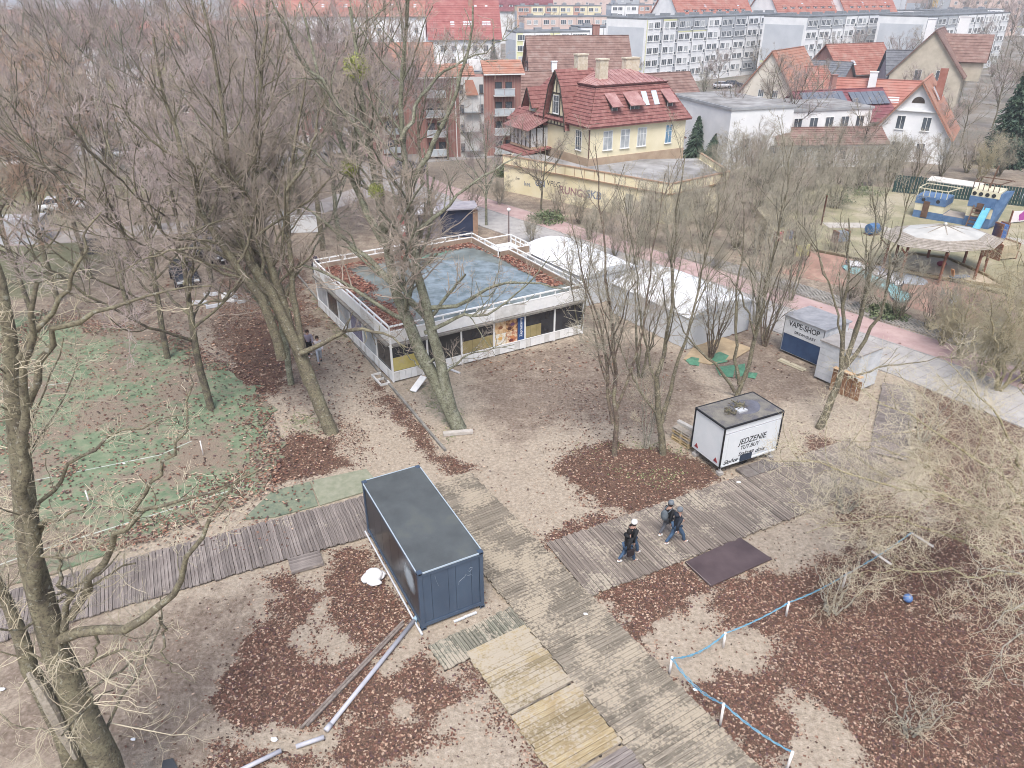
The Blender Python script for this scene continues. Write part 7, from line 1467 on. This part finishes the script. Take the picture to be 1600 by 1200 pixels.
def starp(label, i, s, v, r_u, r_v, m, n):
    q = MB(); P = [bankpt(i, s+r_u*(1 if k % 2 == 0 else .42)*math.cos(k*math.pi/n), v+r_v*(1 if k % 2 == 0 else .42)*math.sin(k*math.pi/n), .02) for k in range(2*n)]; c = bankpt(i, s, v, .02)
    q.add([p-c for p in P]+[c*0], [(k, (k+1) % (2*n), 2*n) for k in range(2*n)]); o = q.obj('painted_star', m); o.location = c; tag(o, label, 'mural')
starp('dark five pointed star painted on the brick red bank', 2, .22, .62, .05, .2, gr_d, 5); starp('white eight pointed star painted on the brick red bank', 2, .42, .5, .065, .22, mwh, 8)
P0_ = bankpt(2, .9, .6); q = thing('painted_blob', 'brown paint splash on the bank right of the stars', 'mural', tuple(P0_)); O_ = P0_
for s, v in ((.88, .62), (.93, .6), (.9, .5), (.95, .72), (.98, .5)): patch('splash', 2, s, v, .035, .13, mat('splash_brown', '#5b3a34'), .02+.002*s, q, f=lambda a: 1+.25*math.sin(4*a))
P0_ = bankpt(3, .2, .5); q = thing('painted_circle', 'pale pink circle with green splash painted at the right end of the bank', 'mural', tuple(P0_)); O_ = P0_
patch('circle', 3, .2, .5, .11, .38, mat('mural_pink', '#c09a94', '#b58c86', 2), .02, q); patch('splash', 3, .15, .3, .06, .18, mat('mural_green', '#8fae9a', '#7f9c8c', 2), .027, q)
# lawn paths
def strip2(name, line, wdt, z, m):
    o = ribbon(name, line, -wdt/2, wdt/2, z, m, th=.04); return o
strip2('playground_path', [G(p[0], p[1], PZ)[:2] for p in ((1290,352),(1345,352),(1400,362),(1480,368),(1560,372),(1640,384))], 1.7, PZ+.02, mat('pale_path', '#a39c92', '#b3aca1', 1.5, .9))
sand_m = mat('play_sand', '#a8957a', '#b8a68c', 1.5, .95, .02, 20)
sbp = [G(*p, PZ)[:2] for p in ((1383,420),(1425,398),(1480,405),(1540,432),(1575,452),(1470,437))]
sb = thing('sandpit', 'timber edged sandpit under the octagonal shelter', 'sandpit', (*sbp[0], PZ))
MB().poly([(p[0]-sbp[0][0], p[1]-sbp[0][1]) for p in sbp], .005, .05).obj('sand', sand_m, sb)
for i in range(6): a, c = sbp[i]-sbp[0], sbp[(i+1) % 6]-sbp[0]; MB().beam((*a, .12), (*c, .12), .18, .2).obj('edge_timber', mat('sandpit_timber', '#7f6c48', '#94825e', 2, .9), sb)
# octagonal shelter
oc = G(1482, 382, PZ+3.0); 
sh = thing('shelter', 'octagonal timber shelter with pale translucent roof top', 'shelter', (32.2, 54.0, PZ), R(10))
shc = np.array([33.6, 55.4])
rm1 = mat('shelter_slats', '#857b6c', '#a0968a', 4, .85, .01, 20, rnd=.1); rm2 = mat('shelter_sheet', '#a8a69f', '#b8b6ae', 1, .5); po = mat('post_rust', '#7d4e38', '#8f6048', 4, .8)
R0, R1_, zr, zm, ze = .15, 2.7, 3.45, 2.95, 2.5; R2 = 4.0
for i in range(8):
    a0, a1 = R(22.5+45*i), R(67.5+45*i); c0, s0, c1, s1 = math.cos(a0), math.sin(a0), math.cos(a1), math.sin(a1); f = 1.15; g_ = .85
    pt = lambda r_, c, s, z: (r_*c*f, r_*s*g_, z)
    MB().slab(pt(R1_, c0, s0, zm), pt(R1_, c1, s1, zm), pt(R0, c1, s1, zr), pt(R0, c0, s0, zr), .04).obj('roof_sheet', rm2, sh)
    for k in range(7):
        ra, rb_ = R2+(R1_-R2)*k/7, R2+(R1_-R2)*(k+.93)/7; za, zb = ze+(zm-ze)*k/7+.012, ze+(zm-ze)*(k+1)/7-.004; MB().slab(pt(ra, c0, s0, za), pt(ra, c1, s1, za), pt(rb_, c1, s1, zb), pt(rb_, c0, s0, zb), .03).obj('roof_slat', rm1, sh)
    MB().beam(pt(R0, c0, s0, zr+.04), pt(R2, c0, s0, ze+.05), .06, .06).obj('hip_batten', rm1, sh)
    if i % 1 == 0: MB().beam(pt(R2*.82, c0, s0, 0), pt(R2*.82, c0, s0, ze+.1), .14, .14).obj('post', po, sh); MB().beam(pt(R2*.82, c0, s0, 1.7), pt(R2*.98, c0, s0, 2.35), .09, .09).obj('knee_brace', po, sh)
MB().ico((0, 0, zr+.1), .16, 1).obj('finial', rm2, sh)
# play ship
shp = thing('play_ship', 'blue and cream wooden play ship with two towers and a slide', 'playhouse', (*G(1425, 338, PZ)[:2], PZ), 0)
Q0 = G(1425, 337, PZ)[:2]; Q1 = G(1546, 358, PZ)[:2]; d_ = Q1-Q0; Ls = np.linalg.norm(d_); shp.rotation_euler.z = math.atan2(d_[1], d_[0])
bl = mat('ship_blue', '#40658f', '#5578a0', 2, .6); crm = mat('ship_cream', '#c4bc98', '#d0c8a8', 2, .7); brn = mat('ship_brown', '#5d4434', '#6f5442', 3, .8); hole = mat('porthole_dark', '#2d2f33')
D_ = 2.4
for (x0, x1, h_, nm) in ((0, 2.5, 2.0, 'stern_tower'), (Ls*.66, Ls*.97, 2.7, 'bow_tower')):
    tw = MB().box(x0, 0, 0, x1, D_, h_*.33).obj(nm, bl, shp); MB().box(x0, 0, h_*.33+.002, x1, D_, h_*.66).obj('cream_band', crm, tw); MB().box(x0-.05, -.05, h_*.66+.002, x1+.05, D_, h_).obj('blue_band', bl, tw)
    if nm == 'bow_tower': MB().box(x0, -.02, h_+.002, x1+.2, D_, h_+.55).obj('white_band', crm, tw); h2 = h_+.55
    else: h2 = h_
    n_ = 4 if nm == 'bow_tower' else 2
    for k in range(n_): q = MB(); q.add([(x0+(x1-x0)*(k+.5)/n_+.17*math.cos(a), -.07, (h2-.3)+.17*math.sin(a)) for a in np.linspace(0, 6.283, 15)[:-1]], [tuple(range(14))]); q.obj('porthole', hole, tw)
    MB().box(x0+.7, -.08, .1 if n_ == 2 else h_*.45, x0+1.25, -.052, h_*.8).obj('doorway', brn, tw)
    rl = MB(); 
    for k in range(6): rl.beam((x0+(x1-x0)*k/5, 0, h2), (x0+(x1-x0)*k/5, 0, h2+.7), .06)
    rl.beam((x0, 0, h2+.7), (x1, 0, h2+.7), .07); rl.beam((x0, D_, h2+.7), (x1+.6, D_, h2+.7), .07); rl.beam((x0, 0, h2+.7), (x0, D_, h2+.7), .07); rl.beam((x1, 0, h2+.7), (x1+.4, D_, h2+.7), .07)
    rl.obj('railing', brn if n_ == 4 else crm, tw)
MB().box(2.502, .1, 0, Ls*.66-.002, D_-.1, .55).obj('hull', bl, shp); MB().box(2.502, .12, .552, Ls*.66-.002, D_-.12, .6).obj('deck', mat('deck_grey', '#8f857c', '#a0968c', 2, .9), shp)
q = MB(); q.add([(Ls*.97+.002, 0, .0), (Ls*.97+.002, D_, 0), (Ls*.97+.3, D_/2, .2), (Ls*.97+.002, 0, 3.0), (Ls*.97+.002, D_, 3.0), (Ls*.97+1.0, D_/2, 3.4)], [(0, 2, 5, 3), (1, 4, 5, 2), (3, 5, 4), (0, 1, 2)]); q.obj('bow', bl, shp)
q = MB(); 
for k in range(6): q.box(Ls*.66+.5, -1.1+k*.18, .12+k*.3, Ls*.66+1.4, -1.0+k*.18, .2+k*.3)
q.beam((Ls*.66+.5, -1.2, 0), (Ls*.66+.5, -.1, 1.9), .08, .2); q.beam((Ls*.66+1.4, -1.2, 0), (Ls*.66+1.4, -.1, 1.9), .08, .2); q.obj('ladder', brn, shp)
q = MB(); prev = None; cx = Ls*.9
for k in range(9):
    s = k/8; y = -.1-2.6*s; z = 1.75*(1-s)**1.15+.12
    if prev: (yy, zz) = prev; q.quad((cx-.28, yy, zz), (cx+.28, yy, zz), (cx+.28, y, z), (cx-.28, y, z)); q.quad((cx-.3, yy, zz+.2), (cx-.28, yy, zz), (cx-.28, y, z), (cx-.3, y, z+.2)); q.quad((cx+.28, yy, zz), (cx+.3, yy, zz+.2), (cx+.3, y, z+.2), (cx+.28, y, z))
    prev = (y, z)
q.obj('slide', mat('slide_blue', '#3f9fc0', '#55aec9', 2, .3), shp)
MB().slab((-.2, D_+.4, 2.9), (Ls*.66, D_+.4, 2.9), (Ls*.66, D_+1.7, 3.1), (-.2, D_+1.7, 3.1), .08).obj('awning', mat('pale_awning', '#b9b4a8', '#c8c4ba', 1, .8), shp); MB().beam((Ls*.8, D_*.7, 2.7), (Ls*.84, D_*.7, 5.2), .12).obj('mast', brn, shp)
# green fence behind
fe = thing('panel_fence', 'dark green slatted fence along the back of the playground', 'fence', (0, 0, 0)); gf = mat('fence_green', '#1f3a38', '#2c4a47', 2, .6, rnd=.1)
fa, fb_ = np.array(G(1395, 300, PZ)[:2]), np.array([62., 66.]); L_ = np.linalg.norm(fb_-fa); d_ = (fb_-fa)/L_; k = int(L_/.26); sl1 = MB().box(-.11, -.02, 0, .11, .02, 1.75).mesh('slat', gf)
for i in range(k): o = link('slat', sl1, fe, (*(fa+d_*(i+.5)*L_/k), PZ+.05), math.atan2(d_[1], d_[0]))
for i in range(0, k, 9): p = fa+d_*i*L_/k; MB().box(p[0]-.05, p[1]-.0, PZ, p[0]+.05, p[1]+.1, PZ+1.9).obj('post', gf, fe)
MB().beam((*fa, PZ+.5), (*fb_, PZ+.5), .03, .08).obj('rail', gf, fe)
# small play things
def playbox(px, py, w_, d_, h_, m, label, name='playground_toy', cat='playground toy', z=PZ, rz=.3):
    r = thing(name, label, cat, (*G(px, py, z)[:2], z), rz); MB().box(-w_/2, -d_/2, .12, w_/2, d_/2, h_).obj('panel', m, r)
    for x in (-w_/2, w_/2-.08): MB().box(x, -d_/2-.02, 0, x+.08, d_/2+.02, h_+.12).obj('post', po, r)
    return r
q = playbox(1592, 348, 2.4, .1, 1.1, mat('play_pink_white', '#d6cdd0'), 'white play panel with a magenta flower at the right edge'); z = MB(); z.add([(.1+.42*math.cos(a)*(1+.12*math.sin(5*a)), -.06, .62+.42*math.sin(a)*(1+.12*math.sin(5*a))) for a in np.linspace(0, 6.283, 31)[:-1]], [tuple(range(30))]); z.obj('flower', mat('magenta', '#a8419a'), q)
playbox(1562, 402, 1.8, 1.4, 1.2, mat('play_house_cream', '#b5a585', '#a59574', 2), 'small cream playhouse with round hole right of the shelter', 'playhouse', 'playhouse'); playbox(1556, 385, .7, .8, 1.9, mat('play_blue', '#3a62a0'), 'blue tube piece behind the shelter, right', 'play_tube', 'play equipment')
playbox(1312, 378, 1.2, .7, .9, mat('play_slate', '#7c8794', '#65707c', 3), 'grey blue toy frame left of the shelter'); playbox(1252, 402, 1.5, .12, 1.0, mat('play_yellow', '#b9b257', '#c2b96a', 3), 'yellow play panel in the shrubs'); playbox(1215, 378, .7, .3, .8, mat('play_red', '#a8585a', '#b86a66', 3), 'small red play panel in the shrubs'); playbox(1233, 375, .5, .3, .8, mat('play_blue', '#3a62a0'), 'small blue play panel in the shrubs')
q = thing('play_barrel', 'blue barrel tunnel left of the shelter', 'barrel', (*G(1362, 366, PZ)[:2], PZ), .4); z = MB(); z.tube([(-.5, 0, .5), (0, 0, .5), (.5, 0, .5)], [.45, .52, .45], 14); z.obj('shell', mat('barrel_blue', '#34618f', '#4371a0', 2, .5), q); MB().box(-.55, -.4, 0, .55, .4, .06).obj('base', brn, q)
o = MB().ico((0, 0, .22), .3, 2, (1.2, 1, .75)).obj('sand_toy', mat('toy_crimson', '#8f3346', '#a34558', 4, .5), None, True); tag(o, 'crimson turtle shaped seat in the sandpit', 'toy'); o.location = (*G(1470, 417, PZ)[:2], PZ+.05)
q = thing('spring_rider', 'grey blue rocking toy at the sandpit edge', 'rider', (*G(1497, 440, PZ)[:2], PZ), .2); MB().box(-.7, -.2, .35, .7, .2, .45).obj('seat', mat('play_slate2', '#6b7686'), q); MB().beam((-.6, 0, .4), (-.75, 0, 1.0), .3, .06).obj('arm', mat('play_orange', '#b98450'), q); MB().tube([(0, 0, 0), (0, 0, .35)], .1, 8).obj('spring', hole, q)
playbox(1283, 352, .08, .08, 2.6, brn, 'tall thin pole in the playground shrubs', 'play_post', 'post')

# ------------------------------------------------------------------ cars
def car(label, px, py, yaw, m, z=0, s=1., loc=None):
    p = loc if loc is not None else g2(px, py, z); r = thing('parked_car', label, 'car', (p[0], p[1], z), R(yaw), 'parked cars'); r.scale = (s, s, s)
    prof = [(-2.1, .35), (-2.15, .75), (-1.95, .95), (-1.0, 1.02), (1.2, 1.0), (2.0, .82), (2.15, .6), (2.1, .32)]
    b = MB(); n = len(prof); secs = [(-.86, .94), (-.8, 1), (0, 1.0), (.8, 1), (.86, .94)]
    for y, k in secs: b.v += [(x*k if abs(y) > .83 else x, y, .32+(zz-.32)*(.93 if abs(y) > .83 else 1)) for x, zz in prof]
    for i in range(4):
        for j in range(n): a = i*n+j; c = i*n+(j+1) % n; b.f.append((a, a+n, c+n, c)); b.mi.append(0)
    b.f += [tuple(range(n)), tuple(range(5*n-1, 4*n-1, -1))]; b.mi += [0, 0]; b.obj('body', m, r, True)
    b = MB(); lo = [(-1.75, -.76), (1.05, -.76), (1.05, .76), (-1.75, .76)]; hi = [(-1.25, -.6), (.35, -.6), (.35, .6), (-1.25, .6)]
    b.add([(x, y, .98) for x, y in lo]+[(x, y, 1.44) for x, y in hi], [(0, 1, 5, 4), (1, 2, 6, 5), (2, 3, 7, 6), (3, 0, 4, 7)]); b.obj('windows', mat('car_glass', '#23282e', '#31383f', 2, .1, spec=.9), r)
    MB().box(-1.28, -.62, 1.435, .38, .62, 1.48).obj('roof', m, r)
    tyre = mat('tyre_black', '#222222', rough=.8)
    for x in (-1.35, 1.35):
        for y in (-.82, .82): q = MB().tube([(x, y-.1, .32), (x, y+.1, .32)], .32, 16).obj('wheel', tyre, r); MB().tube([(x, y-.108, .32), (x, y+.108, .32)], .19, 10).obj('rim', mat('rim_grey', '#9a9da0', rough=.3, metal=.7), q)
    for y in (-.6, .6): MB().box(2.06, y-.18, .6, 2.16, y+.18, .74).obj('headlight', mat('lamp_clear', '#c9ced1', rough=.1), r); MB().box(-2.17, y-.18, .66, -2.1, y+.18, .82).obj('tail_light', mat('lamp_red', '#8f2a2a', rough=.2), r)
    MB().box(2.1, -.28, .36, 2.17, .28, .46).obj('number_plate', wf, r); return r
cs_ = mat('car_silver', '#a9adb2', '#b4b8bc', 1, .3, metal=.3, spec=.6); cb_ = mat('car_black', '#2b2d31', '#35373c', 1, .2, spec=.9); cw_ = mat('car_white', '#cfd1d3', rough=.3, spec=.6); cr_2 = mat('car_red', '#8f2e2e', rough=.3); cbl = mat('car_blue', '#4e5d70', rough=.3, metal=.3)
car('dark parked car with reflecting windscreen under the grove trees', 330, 405, -40, cb_); car('pale blue grey car behind the dark one in the grove', 315, 378, -40, cbl); car('silver car behind the green playground fence', 1542, 300, -18, cs_, loc=(55.5, 77.5)); car('dark car half hidden by the left grove', 290, 440, -60, cb_)
car('white car at the foot of the first long block', 1128, 138, 10, cw_); car('dark car at the foot of the first long block', 1145, 136, 10, cb_); car('silver car on the road in the grove', 200, 247, 5, cs_); car('white car on the far left road', 40, 262, 5, cw_); car('blue grey car near the brick flats', 640, 270, 30, cbl); car('white van like car under the grove, left', 100, 330, 20, cw_); car('silver car on the far road, centre left', 420, 262, 10, cs_)
# ------------------------------------------------------------------ small things in the grove
def board(px, py, w_, h_, t_, m, label, rz=0, name='white_board', cat='board', tilt=0):
    o = MB().box(-w_/2, -t_/2, 0, w_/2, t_/2, h_).obj(name, m); tag(o, label, cat); o.location = (*g2(px, py), 0); o.rotation_euler = (tilt, 0, rz); return o
nav = thing('navy_kiosk', 'navy blue kiosk with tan corner post behind the pavilion', 'kiosk', (*g2(690, 372), 0), R(10)); MB().box(0, 0, 0, 2.9, 2.2, 2.5).obj('body', mat('kiosk_navy', '#223f66'), nav); nav.children[0].data.materials[0] = mat('kiosk_deep_navy', '#232c45', '#2f3a54', 1.5, .5); MB().box(2.9, -.02, 0, 3.35, 2.2, 2.55).obj('corner_post', mat('kiosk_tan', '#9a7a60', '#8a6c54', 3), nav); MB().box(-.3, -.3, 2.56, 3.4, 2.4, 2.68).obj('roof', mat('kiosk_grey', '#8a8790', '#a09da5', 2), nav); MB().box(-1.9, .1, 0, -.004, 2, 2.2).obj('side_store', mat('store_lilac_grey', '#7d747c', '#8f868c', 2, .7), nav)
MB().box(-4.2, -.3, 2.3, -.0, 2.6, 2.45).obj('canopy', mat('canopy_white', '#c3c2c6', '#b4b3b8', 2), nav)
nc = thing('notice_column', 'leaning red and white notice column behind the pavilion', 'sign', (*g2(630, 378), 0)); MB().box(-.3, -.12, .3, .3, .12, .9).obj('red_base', mat('sign_red', '#b03a40', '#c05058', 3, .6), nc); MB().box(-.28, -.1, .903, .28, .1, 1.5).obj('white_panel', W_white, nc); q = MB(); q.tube([(0, -.06, 2.0), (0, .06, 2.0)], .48, 18); q.obj('round_sign', _mats['sign_red'], nc); MB().box(-.05, -.05, 0, .05, .05, 1.6).obj('post', timber, nc)
board(480, 362, 2.9, 1.5, .5, W_white, 'white utility cabinet left of the pavilion back corner', .1, 'utility_cabinet', 'cabinet'); board(447, 368, .5, 2.4, .3, mat('pale_blue_board', '#a9b4bc'), 'narrow pale blue board left of the utility cabinet')
for i, (px, py, w_, h_, d) in enumerate(((360, 470, 1.0, .55, 'white crate on red leaves in the grove'), (312, 476, 1.1, .3, 'left white board scrap on red leaves'), (330, 462, 1.0, .25, 'back white board scrap on red leaves'), (335, 480, 1.1, .22, 'front white board scrap on red leaves'), (378, 473, .6, .2, 'small white scrap right of the white crate'))): board(px, py, w_, h_, .5 if i == 0 else .15, wpipe if i else W_white, d, .25*(i-1))
for px, py, w_, d in ((20, 378, 6, 'pale hut end at the left edge behind the trees'), (150, 395, 1.4, 'dark cabinet under the grove on the left')): board(px, py, w_, 2.2 if w_ > 2 else 1.2, 2.2 if w_ > 2 else .8, mat('hut_pale', '#a9adb5', '#b8bbc2', 1) if w_ > 2 else mat('cabinet_dark', '#4b4a4c'), d, .2, 'hut' if w_ > 2 else 'cabinet', 'hut' if w_ > 2 else 'cabinet')
board(60, 232, 2.2, 1.2, 1, mat('sign_red_orange', '#b5553c'), 'orange red box by the far left lawn', 0, 'box', 'box')
st = thing('street_lamp', 'thin street lamp by the cycle path before the annex', 'street lamp', (*g2(795, 390), 0)); MB().tube([(0, 0, 0), (0, 0, 3.4)], [.07, .05], 8).obj('pole', mat('lamp_pole', '#7a6a68'), st); MB().ico((0, 0, 3.5), .17, 2).obj('globe', mat('lamp_globe', '#d9dcdf', rough=.2), st, True)
bn = thing('park_bench', 'dark bench seen at the pavilion back left corner', 'bench', (*g2(495, 425), 0), R(-60)); MB().box(-.8, -.2, .42, .8, .2, .47).obj('seat', timber, bn); MB().box(-.8, .2, .5, .8, .25, .9).obj('backrest', timber, bn)
for x in (-.7, .65): MB().box(x, -.2, 0, x+.06, .22, .415).obj('leg', timber, bn)

# ------------------------------------------------------------------ people
skin = mat('skin', '#b98d78', rough=.6); 
def skinmesh(name, verts, edges, radii, m, parent, sub=1, root=0):
    me = bpy.data.meshes.new(name); me.from_pydata([tuple(v) for v in verts], edges, []); me.materials.append(m)
    o = link(name, me, parent); md = o.modifiers.new('Skin', 'SKIN'); md.use_smooth_shade = True
    sv = me.skin_vertices[0].data
    for i, r_ in enumerate(radii): sv[i].radius = (r_, r_) if np.isscalar(r_) else r_; sv[i].use_root = (i == root)
    ss = o.modifiers.new('Sub', 'SUBSURF'); ss.levels = sub; ss.render_levels = sub
    return o
def person(label, p, yaw, coat, legs, shoes, hat=None, hair=None, stride=.35, h=1.74, coat_len=.0, pack=None, bag=None, arm=.3, z=0, lift=0., hood=False):
    r = thing('person', label, 'person', (p[0], p[1], z), R(yaw)); k = h/1.74; s = stride
    H_ = np.array([0, 0, .93]); nk = np.array([.03, 0, 1.46])
    fa_, ba_ = np.array([s, -.09, .09]), np.array([-s, .09, .1+lift]); kf, kb_ = np.array([s*.62+.04, -.1, .5]), np.array([-s*.3+.03, .1, .49+lift*.3])
    fh = fa_+[.19, 0, -.045]; bh = ba_+[.17, 0, -.05-lift*.3]
    sl_, sr = np.array([.02, .19, 1.4]), np.array([.02, -.19, 1.4]); el_, er = np.array([.02+arm*.35, .25, 1.14]), np.array([-.02-arm*.5, -.25, 1.13]); hl, hr = np.array([.12+arm*.9, .2, .97]), np.array([.02-arm*.5, -.25, .9])
    V_ = [H_, [0, 0, 1.12], [.01, 0, 1.32], nk, [.045, 0, 1.56], [.06, 0, 1.66], [.05, 0, 1.73],   # 0-6
          [0, -.09, .9], kf, fa_, fh, [0, .09, .9], kb_, ba_, bh, sl_, el_, hl, hl+[.05, -.01, -.07], sr, er, hr, hr+[.03, .01, -.08]]
    V_ = [np.array(v)*k for v in V_]
    E_ = [(0,1),(1,2),(2,3),(3,4),(4,5),(5,6),(0,7),(7,8),(8,9),(9,10),(0,11),(11,12),(12,13),(13,14),(2,15),(15,16),(16,17),(17,18),(2,19),(19,20),(20,21),(21,22)]
    Rd = [.13,.12,.13,.06,.085,.1,.07,.085,.06,.045,.04,.085,.06,.045,.04,.06,.045,.035,.03,.06,.045,.035,.03]
    skinmesh('body', V_, E_, [q*k for q in Rd], skin, r)
    cz = .93-coat_len
    skinmesh('coat', [V_[i] for i in (2, 1, 0)]+[np.array([0, 0, cz])*k, V_[3], V_[15], V_[16], V_[17], V_[19], V_[20], V_[21]], [(0,1),(1,2),(2,3),(0,4),(0,5),(5,6),(6,7),(0,8),(8,9),(9,10)], [q*k for q in (.16,.145,.15,.165,.085,.085,.07,.055,.085,.07,.055)], coat, r)
    skinmesh('trousers', [V_[0], V_[7], V_[8], V_[9]+[0, 0, .03], V_[11], V_[12], V_[13]+[0, 0, .03]], [(0,1),(1,2),(2,3),(0,4),(4,5),(5,6)], [q*k for q in (.15,.115,.08,.06,.115,.08,.06)], legs, r)
    for a, b_ in ((9, 10), (13, 14)): skinmesh('shoe', [V_[a]-[.05, 0, .03], V_[b_]+[.03, 0, 0]], [(0, 1)], [.06, .05], shoes, r)
    for i, sgn in ((18, 1), (22, -1)):
        b = MB(); c = V_[i]; b.ico(tuple(c), .04, 1, (1, .5, 1.1))
        for f in range(4): b.tube([c+[(-.025+.017*f), 0, -.02], c+[(-.025+.017*f)+.005, 0, -.075+abs(f-1.5)*.006]], .009, 5)
        b.tube([c+[.03, 0, .01], c+[.055, 0, -.03]], .01, 5); b.obj('hand', skin, r)
    hc = V_[5]; b = MB(); b.ico(tuple(hc+[.105, 0, -.015]), .018, 1, (1, .8, 1.3)); b.obj('nose', skin, r)
    b = MB(); [b.ico(tuple(hc+[.088, sg*.035, .015]), .011, 1) for sg in (1, -1)]; b.obj('eyes', mat('eye_dark', '#2b2522'), r)
    b = MB(); b.box(*(hc+[.085, -.022, -.062]), *(hc+[.098, .022, -.052])); b.obj('mouth', mat('lips', '#8f5a50'), r)
    if hair: MB().ico(tuple(hc+[-.03, 0, -.01]), .115, 2, (.95, 1, 1.15)).obj('hair', hair, r, True)
    if hat: q = MB(); q.ico(tuple(hc+[-.012, 0, .05]), .124, 2, (1.05, 1, .95)); q.tube([hc+[-.015, 0, .0], hc+[-.015, 0, .05]], .122, 14); q.obj('hat', hat, r, True)
    if hood: MB().ico(tuple(np.array([-.09, 0, 1.5])*k), .13, 2, (.8, 1.2, .7)).obj('hood', coat, r, True)
    if pack: q = MB(); q.ico((-.26, 0, 1.2*k), .2, 3, (.7, .85, 1.25)); q.obj('backpack', pack, r, True); q = MB(); [q.tube([(-.2, y, 1.38*k), (.0, y, 1.5*k), (.16, y, 1.35*k), (.12, y, 1.1*k)], .022, 6) for y in (.12, -.12)]; q.obj('strap', pack, r)
    if bag: q = MB(); q.box(-.22, -.36, .66, .08, -.27, .92); q.tube([(-.07, -.3, .9), (-.03, -.2, 1.2), (0, 0, 1.5)], .012, 5); q.obj('shoulder_bag', bag, r)
    return r
blk_c = mat('coat_black', '#15161a', '#1e2024', 6, .7); nvy_c = mat('coat_navy', '#1d232e', '#262e3a', 6, .7); jn = mat('jeans_blue', '#2f4c6b', '#3f5e7d', 6, .8); jn2 = mat('trousers_grey', '#4a4d55', '#5a5c63', 6, .8); sw = mat('shoes_white', '#cfcfcc', rough=.6); hw_ = mat('beanie_white', '#d9d9d6', rough=.9); hg = mat('beanie_grey', '#5d656d', '#6e767e', 8, .9); hb = mat('hair_brown', '#3a2c24')
hd = 27
person('person in white beanie and black jacket, left walking pair, farther one', g2(985, 868), hd+10, blk_c, jn, sw, hw_, hb, .3, coat_len=.05, h=1.7)
person('person in short black jacket and jeans with shoulder bag, left walking pair, nearer one', g2(978, 880), hd, blk_c, jn, sw, None, mat('hair_black', '#201c1c'), .34, coat_len=.08, bag=mat('bag_dark', '#2c2427'), lift=.12, h=1.66, hood=True)
person('person in grey beanie with grey backpack, right walking pair, farther one', g2(1041, 838), hd+8, blk_c, jn2, sw, hg, hb, .33, pack=mat('backpack_grey', '#4c565f', '#5d6870', 5, .8), lift=.1)
person('person in long navy coat, jeans and grey hat, right walking pair, nearer one', g2(1054, 850), hd-4, nvy_c, jn, sw, hg, None, .38, coat_len=.22, h=1.78, hood=True)
person('person in white top and pale jeans on the sandy track by the leaning tree', g2(500, 566), -70, mat('top_white', '#cfc8c8', '#bfb3b3', 5), mat('jeans_pale', '#8d98a8', '#a0a9b5', 5), mat('shoes_dark', '#2e2c30'), None, hb, .25)
person('person in black leggings half hidden behind the leaning tree limb', g2(485, 556), -70, mat('top_lilac', '#8d8494'), mat('leggings_black', '#1d1c20'), sw, None, hb, .22)
person('distant person in dark coat on the gravel track in the grove', g2(306, 338), 60, blk_c, mat('trousers_pale', '#a0a0a6'), sw, None, hb, .3)
person('distant person in dark clothes beside the bench behind the pavilion', g2(493, 428), 100, mat('coat_violet', '#433a4c'), jn2, sw, None, hb, .2)

# ------------------------------------------------------------------ air
b = MB(); b.box(-1400, -55, -2.5, 1400, 4000, 34); me = b.mesh('haze', mat('tmp', '#ffffff')); me.materials.clear()
hm = bpy.data.materials.new('haze'); hm.use_nodes = True; ntt = hm.node_tree; ntt.nodes.clear(); out = ntt.nodes.new('ShaderNodeOutputMaterial'); pvn = ntt.nodes.new('ShaderNodeVolumePrincipled')
pvn.inputs['Color'].default_value = (.86, .9, 1, 1); pvn.inputs['Density'].default_value = .0004; ntt.links.new(pvn.outputs[0], out.inputs['Volume']); me.materials.append(hm)
ho = link('haze', me); ho['kind'] = 'stuff'; ho['label'] = 'thin grey blue winter haze over the town'
